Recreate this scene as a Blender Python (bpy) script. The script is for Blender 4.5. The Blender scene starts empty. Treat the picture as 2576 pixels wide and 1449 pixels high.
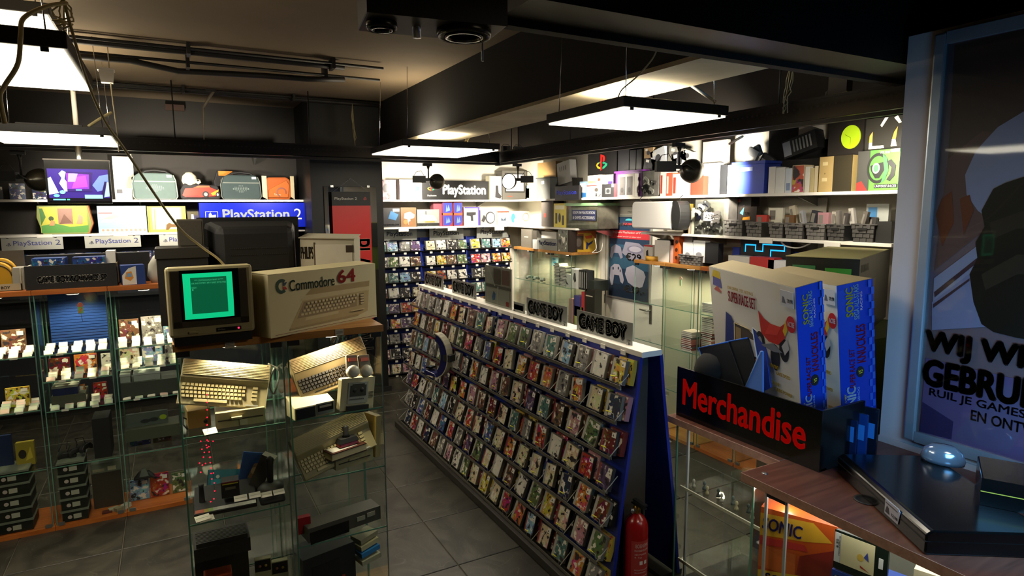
import bpy, bmesh, math, random
from mathutils import Vector, Matrix
sc = bpy.context.scene
COL = sc.collection
R = math.radians
rnd = random.Random(7)

# ---------------------------------------------------------------- camera, world, exposure
CAMH = 2.15
FPX = 1573.975
YAW, PITCH, ROLL = R(28.57529), R(7.40926), R(-0.2896)
cam_d = bpy.data.cameras.new('camera'); cam = bpy.data.objects.new('camera', cam_d); COL.objects.link(cam)
cam_d.sensor_width = 36.0; cam_d.lens = FPX / 2576.0 * 36.0; cam_d.clip_start = 0.02; cam_d.clip_end = 60
def cam_rot():
    cy, sy = math.cos(YAW), math.sin(YAW); cp, sp = math.cos(PITCH), math.sin(PITCH); cr, sr = math.cos(ROLL), math.sin(ROLL)
    Rz = Matrix(((cy, -sy, 0), (sy, cy, 0), (0, 0, 1)))
    M = Matrix(((1, 0, 0), (0, -sp, -cp), (0, cp, -sp)))
    Rr = Matrix(((cr, -sr, 0), (sr, cr, 0), (0, 0, 1)))
    return Rr @ M @ Rz                     # world -> (right, down, forward)
CR = cam_rot()
W2B = Matrix(((1, 0, 0), (0, -1, 0), (0, 0, -1))) @ CR
cam.matrix_world = Matrix.Translation((0, 0, CAMH)) @ W2B.transposed().to_4x4()
sc.camera = cam
def ray(u, v):
    return CR.transposed() @ Vector(((u - 1288) / FPX, (v - 724.5) / FPX, 1.0))
def at_y(u, v, Y):
    d = ray(u, v); t = Y / d.y; return Vector((d.x * t, Y, CAMH + d.z * t))
def at_x(u, v, X):
    d = ray(u, v); t = X / d.x; return Vector((X, d.y * t, CAMH + d.z * t))
def at_z(u, v, Z):
    d = ray(u, v); t = (Z - CAMH) / d.z; return Vector((d.x * t, d.y * t, Z))

sc.view_settings.view_transform = 'Standard'
sc.view_settings.look = 'None'
sc.view_settings.exposure = 0.0
sc.view_settings.gamma = 1.0
sc.view_settings.use_curve_mapping = False
w = bpy.data.worlds.new('world'); sc.world = w; w.use_nodes = True
w.node_tree.nodes['Background'].inputs[0].default_value = (0.05, 0.045, 0.04, 1)
w.node_tree.nodes['Background'].inputs[1].default_value = 0.05
sc.cycles.max_bounces = 7; sc.cycles.diffuse_bounces = 4; sc.cycles.glossy_bounces = 3
sc.cycles.transmission_bounces = 4; sc.cycles.transparent_max_bounces = 28
sc.cycles.caustics_reflective = False; sc.cycles.caustics_refractive = False
sc.cycles.sample_clamp_indirect = 4.0

def lamp(kind, name, loc, energy, color, aim=None, size=0.2, size_y=None, spot=60, blend=0.5, rot=None):
    d = bpy.data.lights.new(name, kind); d.energy = energy; d.color = color
    if kind == 'AREA':
        d.size = size
        if size_y: d.shape = 'RECTANGLE'; d.size_y = size_y
    elif kind == 'SPOT':
        d.spot_size = R(spot); d.spot_blend = blend; d.shadow_soft_size = size
    else: d.shadow_soft_size = size
    o = bpy.data.objects.new(name, d); COL.objects.link(o); o.location = loc
    if aim is not None:
        o.rotation_euler = (Vector(aim) - Vector(loc)).to_track_quat('-Z', 'Y').to_euler()
    if rot: o.rotation_euler = rot
    return o
WARM = (1.0, 0.86, 0.62); WARM2 = (1.0, 0.9, 0.74); COOL = (0.9, 1.0, 0.88)
# square ceiling fixtures: x0, x1, y0, y1, underside z
FIX = [(-1.02, -0.24, 2.43, 3.20, 2.64), (-1.04, -0.30, 5.12, 5.95, 2.64),
       (1.72, 2.62, 5.02, 5.95, 2.65), (2.02, 2.75, 2.54, 3.27, 2.64), (-1.2, -0.44, 3.85, 4.6, 3.08)]
FIXW = [16, 15, 20, 23, 9]
for (x0, x1, y0, y1, z), wt in zip(FIX, FIXW):
    lamp('AREA', 'fixture_light', ((x0+x1)/2, (y0+y1)/2, z - 0.012), wt, WARM2, size=x1-x0-.06, size_y=y1-y0-.06)
    lamp('AREA', 'fixture_uplight', ((x0+x1)/2, (y0+y1)/2, z + 0.10), wt*1.1, WARM, size=(x1-x0)*.5, size_y=(y1-y0)*.5, rot=(math.pi, 0, 0))
# track spots: lamp position, aim, watts
SPOTS = [((2.72, 6.85, 2.42), (2.9, 7.8, 2.2), 130), ((3.6, 6.55, 2.40), (4.2, 7.3, 2.0), 190),
         ((3.68, 3.55, 2.40), (4.36, 4.3, 2.3), 200), ((-0.05, 6.7, 2.44), (0.0, 7.8, 2.35), 120),
         ((3.6, 2.4, 2.44), (4.36, 2.5, 2.2), 38), ((3.6, 5.3, 2.44), (4.36, 5.4, 2.2), 70), ((-0.95, 6.8, 2.40), (-0.3, 7.8, 1.9), 60), ((1.0, 6.8, 2.44), (0.95, 7.8, 2.2), 40)]
for loc, aim, wt in SPOTS:
    lamp('SPOT', 'track_spot_light', loc, wt, WARM2, aim=aim, size=0.05, spot=120, blend=0.9)
# the monitor beyond the right edge of the frame that throws blue light on the poster wall
lamp('AREA', 'monitor_light', (2.25, 0.75, 1.45), 12.0, (0.18, 0.55, 1.0), aim=(3.0, 1.5, 1.25), size=0.5, size_y=0.3)
lamp('AREA', 'room_fill_light', (1.6, 0.3, 2.75), 13.0, WARM, size=0.7, size_y=0.7)  # added fill light that brightens the poster wall, no real fixture

# ---------------------------------------------------------------- materials
MATS = {}
def rgb(c):
    if isinstance(c, str):
        c = c.lstrip('#'); v = [int(c[i:i+2], 16) / 255 for i in (0, 2, 4)]
        return tuple((x / 12.92 if x <= 0.04045 else ((x + 0.055) / 1.055) ** 2.4) for x in v) + (1,)
    return tuple(c) + (1,) if len(c) == 3 else tuple(c)
def M(name, color='#888888', rough=0.5, metal=0.0, emit=0.0, var=0.12, scale=8.0, bump=0.0, spec=0.5, coat=0.0):
    if name in MATS: return MATS[name]
    m = bpy.data.materials.new(name); m.use_nodes = True; nt = m.node_tree; b = nt.nodes['Principled BSDF']
    c = rgb(color)
    b.inputs['Roughness'].default_value = rough; b.inputs['Metallic'].default_value = metal
    b.inputs['Specular IOR Level'].default_value = spec; b.inputs['Coat Weight'].default_value = coat
    tc = nt.nodes.new('ShaderNodeTexCoord')
    n = nt.nodes.new('ShaderNodeTexNoise'); n.inputs['Scale'].default_value = scale; n.inputs['Detail'].default_value = 4
    nt.links.new(tc.outputs['Object'], n.inputs['Vector'])
    mx = nt.nodes.new('ShaderNodeMix'); mx.data_type = 'RGBA'
    mx.inputs[6].default_value = tuple(x * (1 - var) for x in c[:3]) + (1,)
    mx.inputs[7].default_value = tuple(min(1, x * (1 + var)) for x in c[:3]) + (1,)
    nt.links.new(n.outputs['Fac'], mx.inputs[0]); nt.links.new(mx.outputs[2], b.inputs['Base Color'])
    if emit:
        b.inputs['Emission Color'].default_value = c; b.inputs['Emission Strength'].default_value = emit
    if bump:
        bp = nt.nodes.new('ShaderNodeBump'); bp.inputs['Strength'].default_value = bump; bp.inputs['Distance'].default_value = 0.01
        nt.links.new(n.outputs['Fac'], bp.inputs['Height']); nt.links.new(bp.outputs['Normal'], b.inputs['Normal'])
    MATS[name] = m; return m
def glass_mat(name, tint, refl=1.0, alpha=0.93):
    m = bpy.data.materials.new(name); m.use_nodes = True; nt = m.node_tree
    for n in list(nt.nodes): nt.nodes.remove(n)
    out = nt.nodes.new('ShaderNodeOutputMaterial'); mix = nt.nodes.new('ShaderNodeMixShader')
    tr = nt.nodes.new('ShaderNodeBsdfTransparent'); gl = nt.nodes.new('ShaderNodeBsdfGlossy'); lw = nt.nodes.new('ShaderNodeLayerWeight'); pw = nt.nodes.new('ShaderNodeMath'); pw.operation = 'POWER'; pw.inputs[1].default_value = 4.0
    fr = nt.nodes.new('ShaderNodeMapRange'); fr.inputs[3].default_value = 0.02; fr.inputs[4].default_value = 0.55; lw.inputs[0].default_value = 0.5
    nt.links.new(lw.outputs['Facing'], pw.inputs[0]); nt.links.new(pw.outputs[0], fr.inputs[0])
    tr.inputs[0].default_value = tuple(t * alpha for t in tint) + (1,); gl.inputs[0].default_value = (refl, refl, refl, 1); gl.inputs[1].default_value = 0.03
    nt.links.new(fr.outputs[0], mix.inputs[0]); nt.links.new(tr.outputs[0], mix.inputs[1]); nt.links.new(gl.outputs[0], mix.inputs[2])
    nt.links.new(mix.outputs[0], out.inputs[0]); MATS[name] = m; return m
GLASS = glass_mat('cabinet glass', (0.982, 0.998, 0.986), 0.8, 0.992)
CLEAR = glass_mat('clear plastic', (0.88, 0.9, 0.88), 0.9, 0.95)
EDGE = M('glass edge', '#5f8f7c', 0.15, var=0.2, scale=4)
WHITE = M('white paint', '#e6e2d8', 0.55, var=0.04, scale=3)
CREAMW = M('cream wall', '#d9d3c2', 0.7, var=0.05, scale=2, bump=0.05)
DARKW = M('dark wall paint', '#2a2723', 0.8, var=0.25, scale=2.5, bump=0.2)
BLACK = M('black paint', '#0d0c0c', 0.5, var=0.2)
BLACKG = M('glossy black plastic', '#060606', 0.18, var=0.1)
BLACKM = M('matt black plastic', '#101011', 0.6, var=0.2)
WOOD = None
def wood_mat(name, c1, c2, scale=3.0, rough=0.45, stretch=(1, 12, 12)):
    m = bpy.data.materials.new(name); m.use_nodes = True; nt = m.node_tree; b = nt.nodes['Principled BSDF']
    b.inputs['Roughness'].default_value = rough
    tc = nt.nodes.new('ShaderNodeTexCoord'); mp = nt.nodes.new('ShaderNodeMapping'); mp.inputs['Scale'].default_value = stretch
    n = nt.nodes.new('ShaderNodeTexNoise'); n.inputs['Scale'].default_value = scale; n.inputs['Detail'].default_value = 6; n.inputs['Distortion'].default_value = 0.6
    r = nt.nodes.new('ShaderNodeValToRGB'); r.color_ramp.elements[0].color = rgb(c1); r.color_ramp.elements[1].color = rgb(c2)
    r.color_ramp.elements[0].position = 0.35; r.color_ramp.elements[1].position = 0.65
    nt.links.new(tc.outputs['Object'], mp.inputs[0]); nt.links.new(mp.outputs[0], n.inputs['Vector']); nt.links.new(n.outputs['Fac'], r.inputs[0])
    nt.links.new(r.outputs[0], b.inputs['Base Color']); MATS[name] = m; return m
BEECH = wood_mat('beech veneer', '#a8702f', '#c08a48', 3)
REDWOOD = wood_mat('reddish beech', '#a0521c', '#b96a2c', 3)
WALNUT = wood_mat('dark walnut counter', '#4a2a20', '#5f382a', 3, 0.35)
WALEDGE = wood_mat('walnut counter edge', '#8d6a58', '#a07c68', 3, 0.5)

# ---------------------------------------------------------------- mesh builder
class MB:
    def __init__(s): s.v = []; s.f = []; s.mi = []; s.mats = []; s.sm = []
    def m(s, mat):
        if mat not in s.mats: s.mats.append(mat)
        return s.mats.index(mat)
    def add(s, vs, fs, mat, smooth=False, T=None):
        o = len(s.v)
        s.v += [tuple(T @ Vector(p)) if T is not None else tuple(p) for p in vs]
        k = s.m(mat)
        for f in fs: s.f.append([i + o for i in f]); s.mi.append(k); s.sm.append(smooth)
    def box(s, x0, x1, y0, y1, z0, z1, mat, T=None, front=None):
        vs = [(x0,y0,z0),(x1,y0,z0),(x1,y1,z0),(x0,y1,z0),(x0,y0,z1),(x1,y0,z1),(x1,y1,z1),(x0,y1,z1)]
        fs = [(0,3,2,1),(4,5,6,7),(1,2,6,5),(2,3,7,6),(3,0,4,7)]
        s.add(vs, fs, mat, T=T); s.add(vs, [(0,1,5,4)], front or mat, T=T); return s
    def tbox(s, b, t, z0, z1, mat, T=None):   # tapered box: b,t=(x0,x1,y0,y1)
        vs = [(b[0],b[2],z0),(b[1],b[2],z0),(b[1],b[3],z0),(b[0],b[3],z0),(t[0],t[2],z1),(t[1],t[2],z1),(t[1],t[3],z1),(t[0],t[3],z1)]
        s.add(vs, [(0,3,2,1),(4,5,6,7),(1,2,6,5),(2,3,7,6),(3,0,4,7),(0,1,5,4)], mat, T=T); return s
    def prism(s, pts, y0, y1, mat, T=None):    # polygon in x,z (anticlockwise seen from the front) extruded in y
        n = len(pts); vs = [(x, y0, z) for x, z in pts] + [(x, y1, z) for x, z in pts]
        fs = [tuple(range(n)), tuple(range(2*n-1, n-1, -1))] + [(i, i+n, (i+1) % n + n, (i+1) % n) for i in range(n)]
        s.add(vs, fs, mat, T=T); return s
    def prismx(s, pts, x0, x1, mat, T=None):   # polygon in y,z extruded in x
        n = len(pts); vs = [(x0, y, z) for y, z in pts] + [(x1, y, z) for y, z in pts]
        fs = [tuple(range(n)), tuple(range(2*n-1, n-1, -1))] + [(i, i+n, (i+1) % n + n, (i+1) % n) for i in range(n)]
        s.add(vs, fs, mat, T=T); return s
    def tube(s, pts, r, mat, n=8, caps=True, T=None):
        pts = [Vector(p) for p in pts]; rings = []; vs = []
        rr = r if isinstance(r, (list, tuple)) else [r] * len(pts)
        up = None
        for i, p in enumerate(pts):
            d = (pts[min(i+1, len(pts)-1)] - pts[max(i-1, 0)]).normalized()
            if up is None: up = Vector((0, 0, 1)) if abs(d.z) < .9 else Vector((1, 0, 0))
            a = d.cross(up).normalized(); b = a.cross(d).normalized(); up = b
            for k in range(n):
                t = 2 * math.pi * k / n; vs.append(p + (a * math.cos(t) + b * math.sin(t)) * rr[i])
        fs = []
        for i in range(len(pts) - 1):
            for k in range(n): fs.append((i*n+k, i*n+(k+1) % n, (i+1)*n+(k+1) % n, (i+1)*n+k))
        if caps: fs.append(tuple(range(n-1, -1, -1))); fs.append(tuple(range((len(pts)-1)*n, len(pts)*n)))
        s.add(vs, fs, mat, True, T); return s
    def lathe(s, prof, mat, n=20, T=None, c=(0, 0, 0)):  # prof (r,z) about z
        vs = []; fs = []
        for r, z in prof:
            for k in range(n):
                t = 2*math.pi*k/n; vs.append((c[0]+r*math.cos(t), c[1]+r*math.sin(t), c[2]+z))
        for i in range(len(prof)-1):
            for k in range(n): fs.append((i*n+k, i*n+(k+1) % n, (i+1)*n+(k+1) % n, (i+1)*n+k))
        fs.append(tuple(range(n-1, -1, -1))); fs.append(tuple(range((len(prof)-1)*n, len(prof)*n)))
        s.add(vs, fs, mat, True, T); return s
    def mesh(s, name='mesh'):
        me = bpy.data.meshes.new(name); me.from_pydata(s.v, [], s.f)
        for m in s.mats: me.materials.append(m)
        me.polygons.foreach_set('material_index', s.mi); me.polygons.foreach_set('use_smooth', s.sm); me.update(); return me
    def build(s, name, parent=None, bevel=0.0, loc=None, rotz=None):
        o = bpy.data.objects.new(name, s.mesh(name)); COL.objects.link(o)
        if parent is not None: o.parent = parent
        if loc is not None: o.location = loc
        if rotz is not None: o.rotation_euler = (0, 0, rotz)
        if bevel:
            b = o.modifiers.new('bevel', 'BEVEL'); b.width = bevel; b.segments = 2; b.limit_method = 'ANGLE'
        return o
def tag(o, label, cat, group=None):
    while len(label.split()) > 16 and ' the ' in label: label = label.replace(' the ', ' ', 1)
    while len(label.split()) > 16 and ' a ' in label: label = label.replace(' a ', ' ', 1)
    if len(label.split()) > 16: print('LONG LABEL', label)
    o['label'] = label; o['category'] = cat
    if group: o['group'] = group
    return o
def thing(name, label, cat, loc=(0, 0, 0), rotz=0.0, group=None):
    o = bpy.data.objects.new(name, None); COL.objects.link(o); o.location = loc; o.rotation_euler = (0, 0, rotz)
    o.empty_display_size = 0.05
    return tag(o, label, cat, group)
def struct(o): o['kind'] = 'structure'; return o
def inst(mesh, name, parent=None, loc=(0,0,0), rot=(0,0,0), scale=None):
    o = bpy.data.objects.new(name, mesh); COL.objects.link(o)
    if parent is not None: o.parent = parent
    o.location = loc; o.rotation_euler = rot
    if scale: o.scale = scale
    return o
def copy_tree(o, parent=None):
    c = o.copy(); COL.objects.link(c); c.parent = parent
    for ch in list(o.children): copy_tree(ch, c)
    return c
# flat lettering: fitted into x0..x1, z0..z1 in front of y (faces -y), thin relief
def lettering(s, x0, x1, z0, z1, y, mat, parent, bold=0.0, shear=0.0, depth=0.0008, name='lettering', rot=0, T=None, space=1.0):
    cu = bpy.data.curves.new('t', 'FONT'); cu.body = s; cu.extrude = 0.5; cu.shear = shear; cu.resolution_u = 3; cu.space_character = space
    cu.align_x = 'LEFT'
    o = bpy.data.objects.new('t', cu); me = bpy.data.meshes.new_from_object(o)
    bpy.data.objects.remove(o); bpy.data.curves.remove(cu)
    if not me.vertices: return None
    P = [v.co.copy() for v in me.vertices]
    if rot == 90: P = [Vector((-p.y, p.x, p.z)) for p in P]       # reads upwards
    if rot == -90: P = [Vector((p.y, -p.x, p.z)) for p in P]      # reads downwards
    ax, bx = min(p.x for p in P), max(p.x for p in P); ay, by = min(p.y for p in P), max(p.y for p in P)
    for v, p in zip(me.vertices, P):
        q = Vector((x0 + (p.x-ax)/(bx-ax)*(x1-x0), y - (depth if p.z > 0 else 0.0) , z0 + (p.y-ay)/(by-ay)*(z1-z0)))
        v.co = T @ q if T is not None else q
    if bold > 0:                      # heavier weight: the same letters once more on each side
        n = len(me.vertices); F = [tuple(p.vertices) for p in me.polygons]; V = [v.co.copy() for v in me.vertices]; V2 = list(V); F2 = list(F)
        sx = bold*min(abs(z1-z0), abs(x1-x0))*.55
        for k, (dx, dz) in enumerate(((sx, 0), (-sx, 0), (0, sx), (0, -sx), (sx*.7, sx*.7), (-sx*.7, sx*.7), (sx*.7, -sx*.7), (-sx*.7, -sx*.7))):
            d = Vector((dx, 0, dz)); d = (T.to_3x3() @ d) if T is not None else d
            V2 += [v + d for v in V]; F2 += [tuple(i + n*(k+1) for i in f) for f in F]
        me = bpy.data.meshes.new(name); me.from_pydata([tuple(v) for v in V2], [], F2)
    me.materials.clear(); me.materials.append(mat)
    ob = bpy.data.objects.new(name, me); COL.objects.link(ob); ob.parent = parent
    return ob
def ell(cx, cz, rx, rz, n=20, a0=0, a1=360):
    return [(cx + rx*math.cos(R(a0+(a1-a0)*i/(n if a1-a0 >= 360 else n-1))), cz + rz*math.sin(R(a0+(a1-a0)*i/(n if a1-a0 >= 360 else n-1)))) for i in range(n)]
# printed picture: shapes = [(material, [(u,v)...])] in 0..1 of the rectangle x0..x1,z0..z1, each a hair prouder than the last
def picture(shapes, x0, x1, z0, z1, y, parent, name='printed_picture', T=None, step=0.0004):
    mb = MB()
    for i, (mat, pts) in enumerate(shapes):
        d = step * (i + 1)
        P = [(x0 + u*(x1-x0), z0 + v*(z1-z0)) for u, v in pts]
        area = sum(P[k][0]*P[(k+1) % len(P)][1]-P[(k+1) % len(P)][0]*P[k][1] for k in range(len(P)))
        if area < 0: P.reverse()
        vs = [(x, y-d, z) for x, z in P]
        mb.add(vs, [tuple(range(len(P)))], mat, T=T)
    return mb.build(name, parent)
def rect(a, b, c, d): return [(a, c), (b, c), (b, d), (a, d)]
CT = {}
def C(hexs, rough=0.5, emit=0.0):           # plain printed / moulded colours by hex
    k = (hexs, rough, emit)
    if k not in CT: CT[k] = M('colour %s %.2f %.1f' % (hexs, rough, emit), hexs, rough, emit=emit, var=0.07, scale=30)
    return CT[k]

# art material: the colour of the object itself, broken up by a different noise for every copy
def art_mat(name, kind=0, rough=0.3, scale=1.0):
    m = bpy.data.materials.new(name); m.use_nodes = True; nt = m.node_tree; b = nt.nodes['Principled BSDF']; L = nt.links.new; N = nt.nodes.new
    b.inputs['Roughness'].default_value = rough
    oi = N('ShaderNodeObjectInfo'); tc = N('ShaderNodeTexCoord')
    ml = N('ShaderNodeMath'); ml.operation = 'MULTIPLY'; ml.inputs[1].default_value = 37.0; L(oi.outputs['Random'], ml.inputs[0])
    ad = N('ShaderNodeVectorMath'); ad.operation = 'ADD'; L(tc.outputs['Object'], ad.inputs[0]); L(ml.outputs[0], ad.inputs[1])
    vo = N('ShaderNodeTexVoronoi'); vo.inputs['Scale'].default_value = 26 * scale; L(ad.outputs[0], vo.inputs['Vector'])
    no = N('ShaderNodeTexNoise'); no.inputs['Scale'].default_value = 17 * scale; no.inputs['Detail'].default_value = 3; no.inputs['Distortion'].default_value = 1.5; L(ad.outputs[0], no.inputs['Vector'])
    n2 = N('ShaderNodeTexNoise'); n2.inputs['Scale'].default_value = 31 * scale; n2.inputs['Detail'].default_value = 2; L(ad.outputs[0], n2.inputs['Vector'])
    hs = N('ShaderNodeHueSaturation'); L(oi.outputs['Color'], hs.inputs['Color'])
    mh = N('ShaderNodeMapRange'); mh.inputs[3].default_value = 0.36; mh.inputs[4].default_value = 0.64; L(vo.outputs['Color'], mh.inputs[0]); L(mh.outputs[0], hs.inputs['Hue'])
    r1 = N('ShaderNodeValToRGB'); r1.color_ramp.elements[0].position = 0.46; r1.color_ramp.elements[1].position = 0.52; L(no.outputs['Fac'], r1.inputs[0])
    mx = N('ShaderNodeMix'); mx.data_type = 'RGBA'; L(r1.outputs[0], mx.inputs[0]); L(oi.outputs['Color'], mx.inputs[6]); L(hs.outputs[0], mx.inputs[7])
    r2 = N('ShaderNodeValToRGB'); r2.color_ramp.elements[0].position = 0.57; r2.color_ramp.elements[1].position = 0.62; L(n2.outputs['Fac'], r2.inputs[0])
    m2 = N('ShaderNodeMix'); m2.data_type = 'RGBA'; L(r2.outputs[0], m2.inputs[0]); L(mx.outputs[2], m2.inputs[6]); m2.inputs[7].default_value = (0.75, 0.7, 0.6, 1)
    r3 = N('ShaderNodeValToRGB'); r3.color_ramp.elements[0].position = 0.38; r3.color_ramp.elements[0].color = (1,1,1,1); r3.color_ramp.elements[1].position = 0.43; r3.color_ramp.elements[1].color = (0,0,0,1); L(n2.outputs['Fac'], r3.inputs[0])
    m3 = N('ShaderNodeMix'); m3.data_type = 'RGBA'; L(r3.outputs[0], m3.inputs[0]); L(m2.outputs[2], m3.inputs[6]); m3.inputs[7].default_value = (0.03, 0.025, 0.03, 1)
    L(m3.outputs[2], b.inputs['Base Color']); MATS[name] = m; return m
ART = art_mat('printed cover art'); ARTBIG = art_mat('printed box art', scale=0.45)
def flat_obj_mat():
    m = bpy.data.materials.new('object colour'); m.use_nodes = True; nt = m.node_tree; oi = nt.nodes.new('ShaderNodeObjectInfo')
    n = nt.nodes.new('ShaderNodeTexNoise'); n.inputs['Scale'].default_value = 20; mx = nt.nodes.new('ShaderNodeMix'); mx.data_type = 'RGBA'; mx.blend_type = 'MULTIPLY'; mx.inputs[0].default_value = 0.15
    nt.links.new(oi.outputs['Color'], mx.inputs[6]); nt.links.new(n.outputs['Fac'], mx.inputs[7])
    nt.links.new(mx.outputs[2], nt.nodes['Principled BSDF'].inputs['Base Color']); nt.nodes['Principled BSDF'].inputs['Roughness'].default_value = 0.35; return m
OBJC = flat_obj_mat()
# named colours used both for the paint and for the words of a label
PAL = {'red': '#a83424', 'orange': '#c07034', 'yellow': '#c4a63e', 'green': '#586e40', 'teal': '#4d7570', 'blue': '#41588c', 'dark blue': '#1f2a4c',
       'purple': '#5a4468', 'pink': '#ad7a80', 'brown': '#6b4c36', 'black': '#1a1818', 'grey': '#7c7a76', 'white': '#d6d2c6', 'cream': '#cfc19a', 'dark red': '#6a1f1c', 'light blue': '#7fa3bd'}
PN = ['red', 'orange', 'yellow', 'green', 'teal', 'blue', 'dark blue', 'purple', 'pink', 'brown', 'black', 'grey', 'white', 'cream', 'dark red', 'light blue']
# ================================================================ the setting
XR, YB, XL, YF = 4.36, 7.80, -3.2, -1.6
ZC = 3.30
# floor: grout bed and one slab per tile
fl = MB(); fl.box(XL-.1, XR+.1, YF-.1, YB+.1, -0.12, -0.006, M('grout', '#4a463c', 0.8)); floor = struct(fl.build('floor'))
def slate():
    m = bpy.data.materials.new('slate tile'); m.use_nodes = True; nt = m.node_tree; b = nt.nodes['Principled BSDF']; L = nt.links.new; N = nt.nodes.new
    tc = N('ShaderNodeTexCoord'); oi = N('ShaderNodeObjectInfo'); ml = N('ShaderNodeMath'); ml.operation = 'MULTIPLY'; ml.inputs[1].default_value = 50; L(oi.outputs['Random'], ml.inputs[0])
    ad = N('ShaderNodeVectorMath'); ad.operation = 'ADD'; L(tc.outputs['Object'], ad.inputs[0]); L(ml.outputs[0], ad.inputs[1])
    n = N('ShaderNodeTexNoise'); n.inputs['Scale'].default_value = 3.2; n.inputs['Detail'].default_value = 9; n.inputs['Distortion'].default_value = 1.6; L(ad.outputs[0], n.inputs['Vector'])
    r = N('ShaderNodeValToRGB'); e = r.color_ramp.elements; e[0].position = 0.35; e[0].color = rgb('#211f1a'); e[1].position = 0.62; e[1].color = rgb('#3b382f'); L(n.outputs['Fac'], r.inputs[0])
    wv = N('ShaderNodeTexNoise'); wv.inputs['Scale'].default_value = 1.8; wv.inputs['Detail'].default_value = 2; wv.inputs['Distortion'].default_value = 3; L(ad.outputs[0], wv.inputs['Vector'])
    rv = N('ShaderNodeValToRGB'); q = rv.color_ramp.elements; q[0].position = 0.495; q[0].color = (0,0,0,1); q[1].position = 0.5; q[1].color = (1,1,1,1); x = q.new(0.505); x.color = (0,0,0,1); L(wv.outputs['Fac'], rv.inputs[0])
    mx = N('ShaderNodeMix'); mx.data_type = 'RGBA'; mv = N('ShaderNodeMath'); mv.operation = 'MULTIPLY'; mv.inputs[1].default_value = 0.35; L(rv.outputs[0], mv.inputs[0]); L(mv.outputs[0], mx.inputs[0]); L(r.outputs[0], mx.inputs[6]); mx.inputs[7].default_value = rgb('#6a6558')
    L(mx.outputs[2], b.inputs['Base Color']); b.inputs['Roughness'].default_value = 0.42
    bp = N('ShaderNodeBump'); bp.inputs['Strength'].default_value = 0.35; bp.inputs['Distance'].default_value = 0.01; L(n.outputs['Fac'], bp.inputs['Height']); L(bp.outputs[0], b.inputs['Normal'])
    return m
SL = slate(); tm = MB(); h = 0.2965
tm.add([(-h,-h,-.03),(h,-h,-.03),(h,h,-.03),(-h,h,-.03),(-h,-h,-.003),(h,-h,-.003),(h,h,-.003),(-h,h,-.003),(-h+.003,-h+.003,0),(h-.003,-h+.003,0),(h-.003,h-.003,0),(-h+.003,h-.003,0)],
       [(0,1,5,4),(1,2,6,5),(2,3,7,6),(3,0,4,7),(4,5,9,8),(5,6,10,9),(6,7,11,10),(7,4,8,11),(8,9,10,11)], SL)
tme = tm.mesh('tile')
for i in range(-5, 8):
    for j in range(-6, 6):
        cx, cy = -0.40 + 0.6*i + 0.3, 4.47 + 0.6*j + 0.3
        if XL < cx < XR and 0.4 < cy < YB + .2: inst(tme, 'tile', floor, (cx, cy, 0))
def wall(name, x0, x1, y0, y1, z0, z1, mat): b = MB(); b.box(x0, x1, y0, y1, z0, z1, mat); return struct(b.build(name))
wall('wall_back_left', XL, 2.15, YB, YB+.12, 0, ZC, DARKW)
wall('wall_back_right', 2.15, XR, YB, YB+.12, 0, ZC, CREAMW)
wall('wall_right', XR, XR+.12, YF, YB+.12, 0, ZC, CREAMW)
wall('trim_1', XR-.012, XR, YF, 7.79, 2.80, ZC, M('dark upper wall band', '#2a2520', .85, var=.3, scale=2))  # thin bands that make the upper walls darker
wall('trim_2', XR-.014, XR, YF, 3.58, 2.26, 2.80, M('black upper wall band', '#0f0f10', .8, var=.3, scale=2))
wall('trim_3', 2.16, XR-.013, YB-.012, YB, 2.85, ZC, M('grey upper wall band', '#4a4238', .85, var=.2, scale=2))
wall('wall_left', XL-.12, XL, YF, YB+.12, 0, ZC, DARKW)
wall('wall_front', XL, XR, YF-.12, YF, 0, ZC, DARKW)
CEIL = M('brown concrete ceiling', '#6e5f4a', 0.9, var=0.35, scale=1.3, bump=0.25)
CEILD = M('black ceiling paint', '#131110', 0.8, var=0.3, scale=2, bump=0.2)
b = MB(); b.box(XL-.1, 2.2, YF-.1, YB+.1, ZC, ZC+.12, CEIL); b.box(2.2, XR+.1, YF-.1, YB+.1, ZC, ZC+.12, CEILD); struct(b.build('ceiling'))
# long concrete beam (rough pale underside) and the black cross beam in front of it
def rough_under():
    m = M('rough pale beam underside', '#b3a78c', 0.9, var=0.5, scale=3, bump=0.6); return m
b = MB(); b.box(2.13, 2.56, 2.0, YB, 2.82, ZC, CEILD); b.box(2.125, 2.565, 2.0, YB, 2.80, 2.822, rough_under()); struct(b.build('beam'))
b = MB(); b.box(1.05, XR, 1.78, 2.02, 2.80, ZC, BLACK); b.box(1.05, XR, 2.00, 2.05, 2.775, 2.83, CEILD); struct(b.build('cross_beam'))
# black column with mirror
b = MB(); b.box(1.36, 2.15, 7.0, YB, 0, ZC, BLACK); struct(b.build('column', bevel=.004))
b = MB(); b.box(1.3, 2.18, 6.985, 7.0, 0.0, 0.06, BLACKM); struct(b.build('baseboard_column'))
MIRROR = M('mirror silver', '#c8ccc8', 0.03, 1.0, var=0.02)
t = thing('wall_mirror', 'tall narrow mirror on the black column behind the red banner', 'mirror', (1.78, 6.985, 0.35))
b = MB(); b.box(-.29, .29, 0, .012, 0, 2.03, BLACKM); b.build('backing', t)
b = MB(); b.box(-.288, .288, -.004, 0.0, 0.005, 2.025, MIRROR); b.build('glass', t)
for x in (-.2, .2):
    for z in (0.0, 2.03): b = MB(); b.box(x-.015, x+.015, -.008, .0, z-.012, z+.012, M('chrome', '#c9c9c9', 0.2, 1.0)); b.build('clip', t)
CHROME = MATS['chrome']
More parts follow.
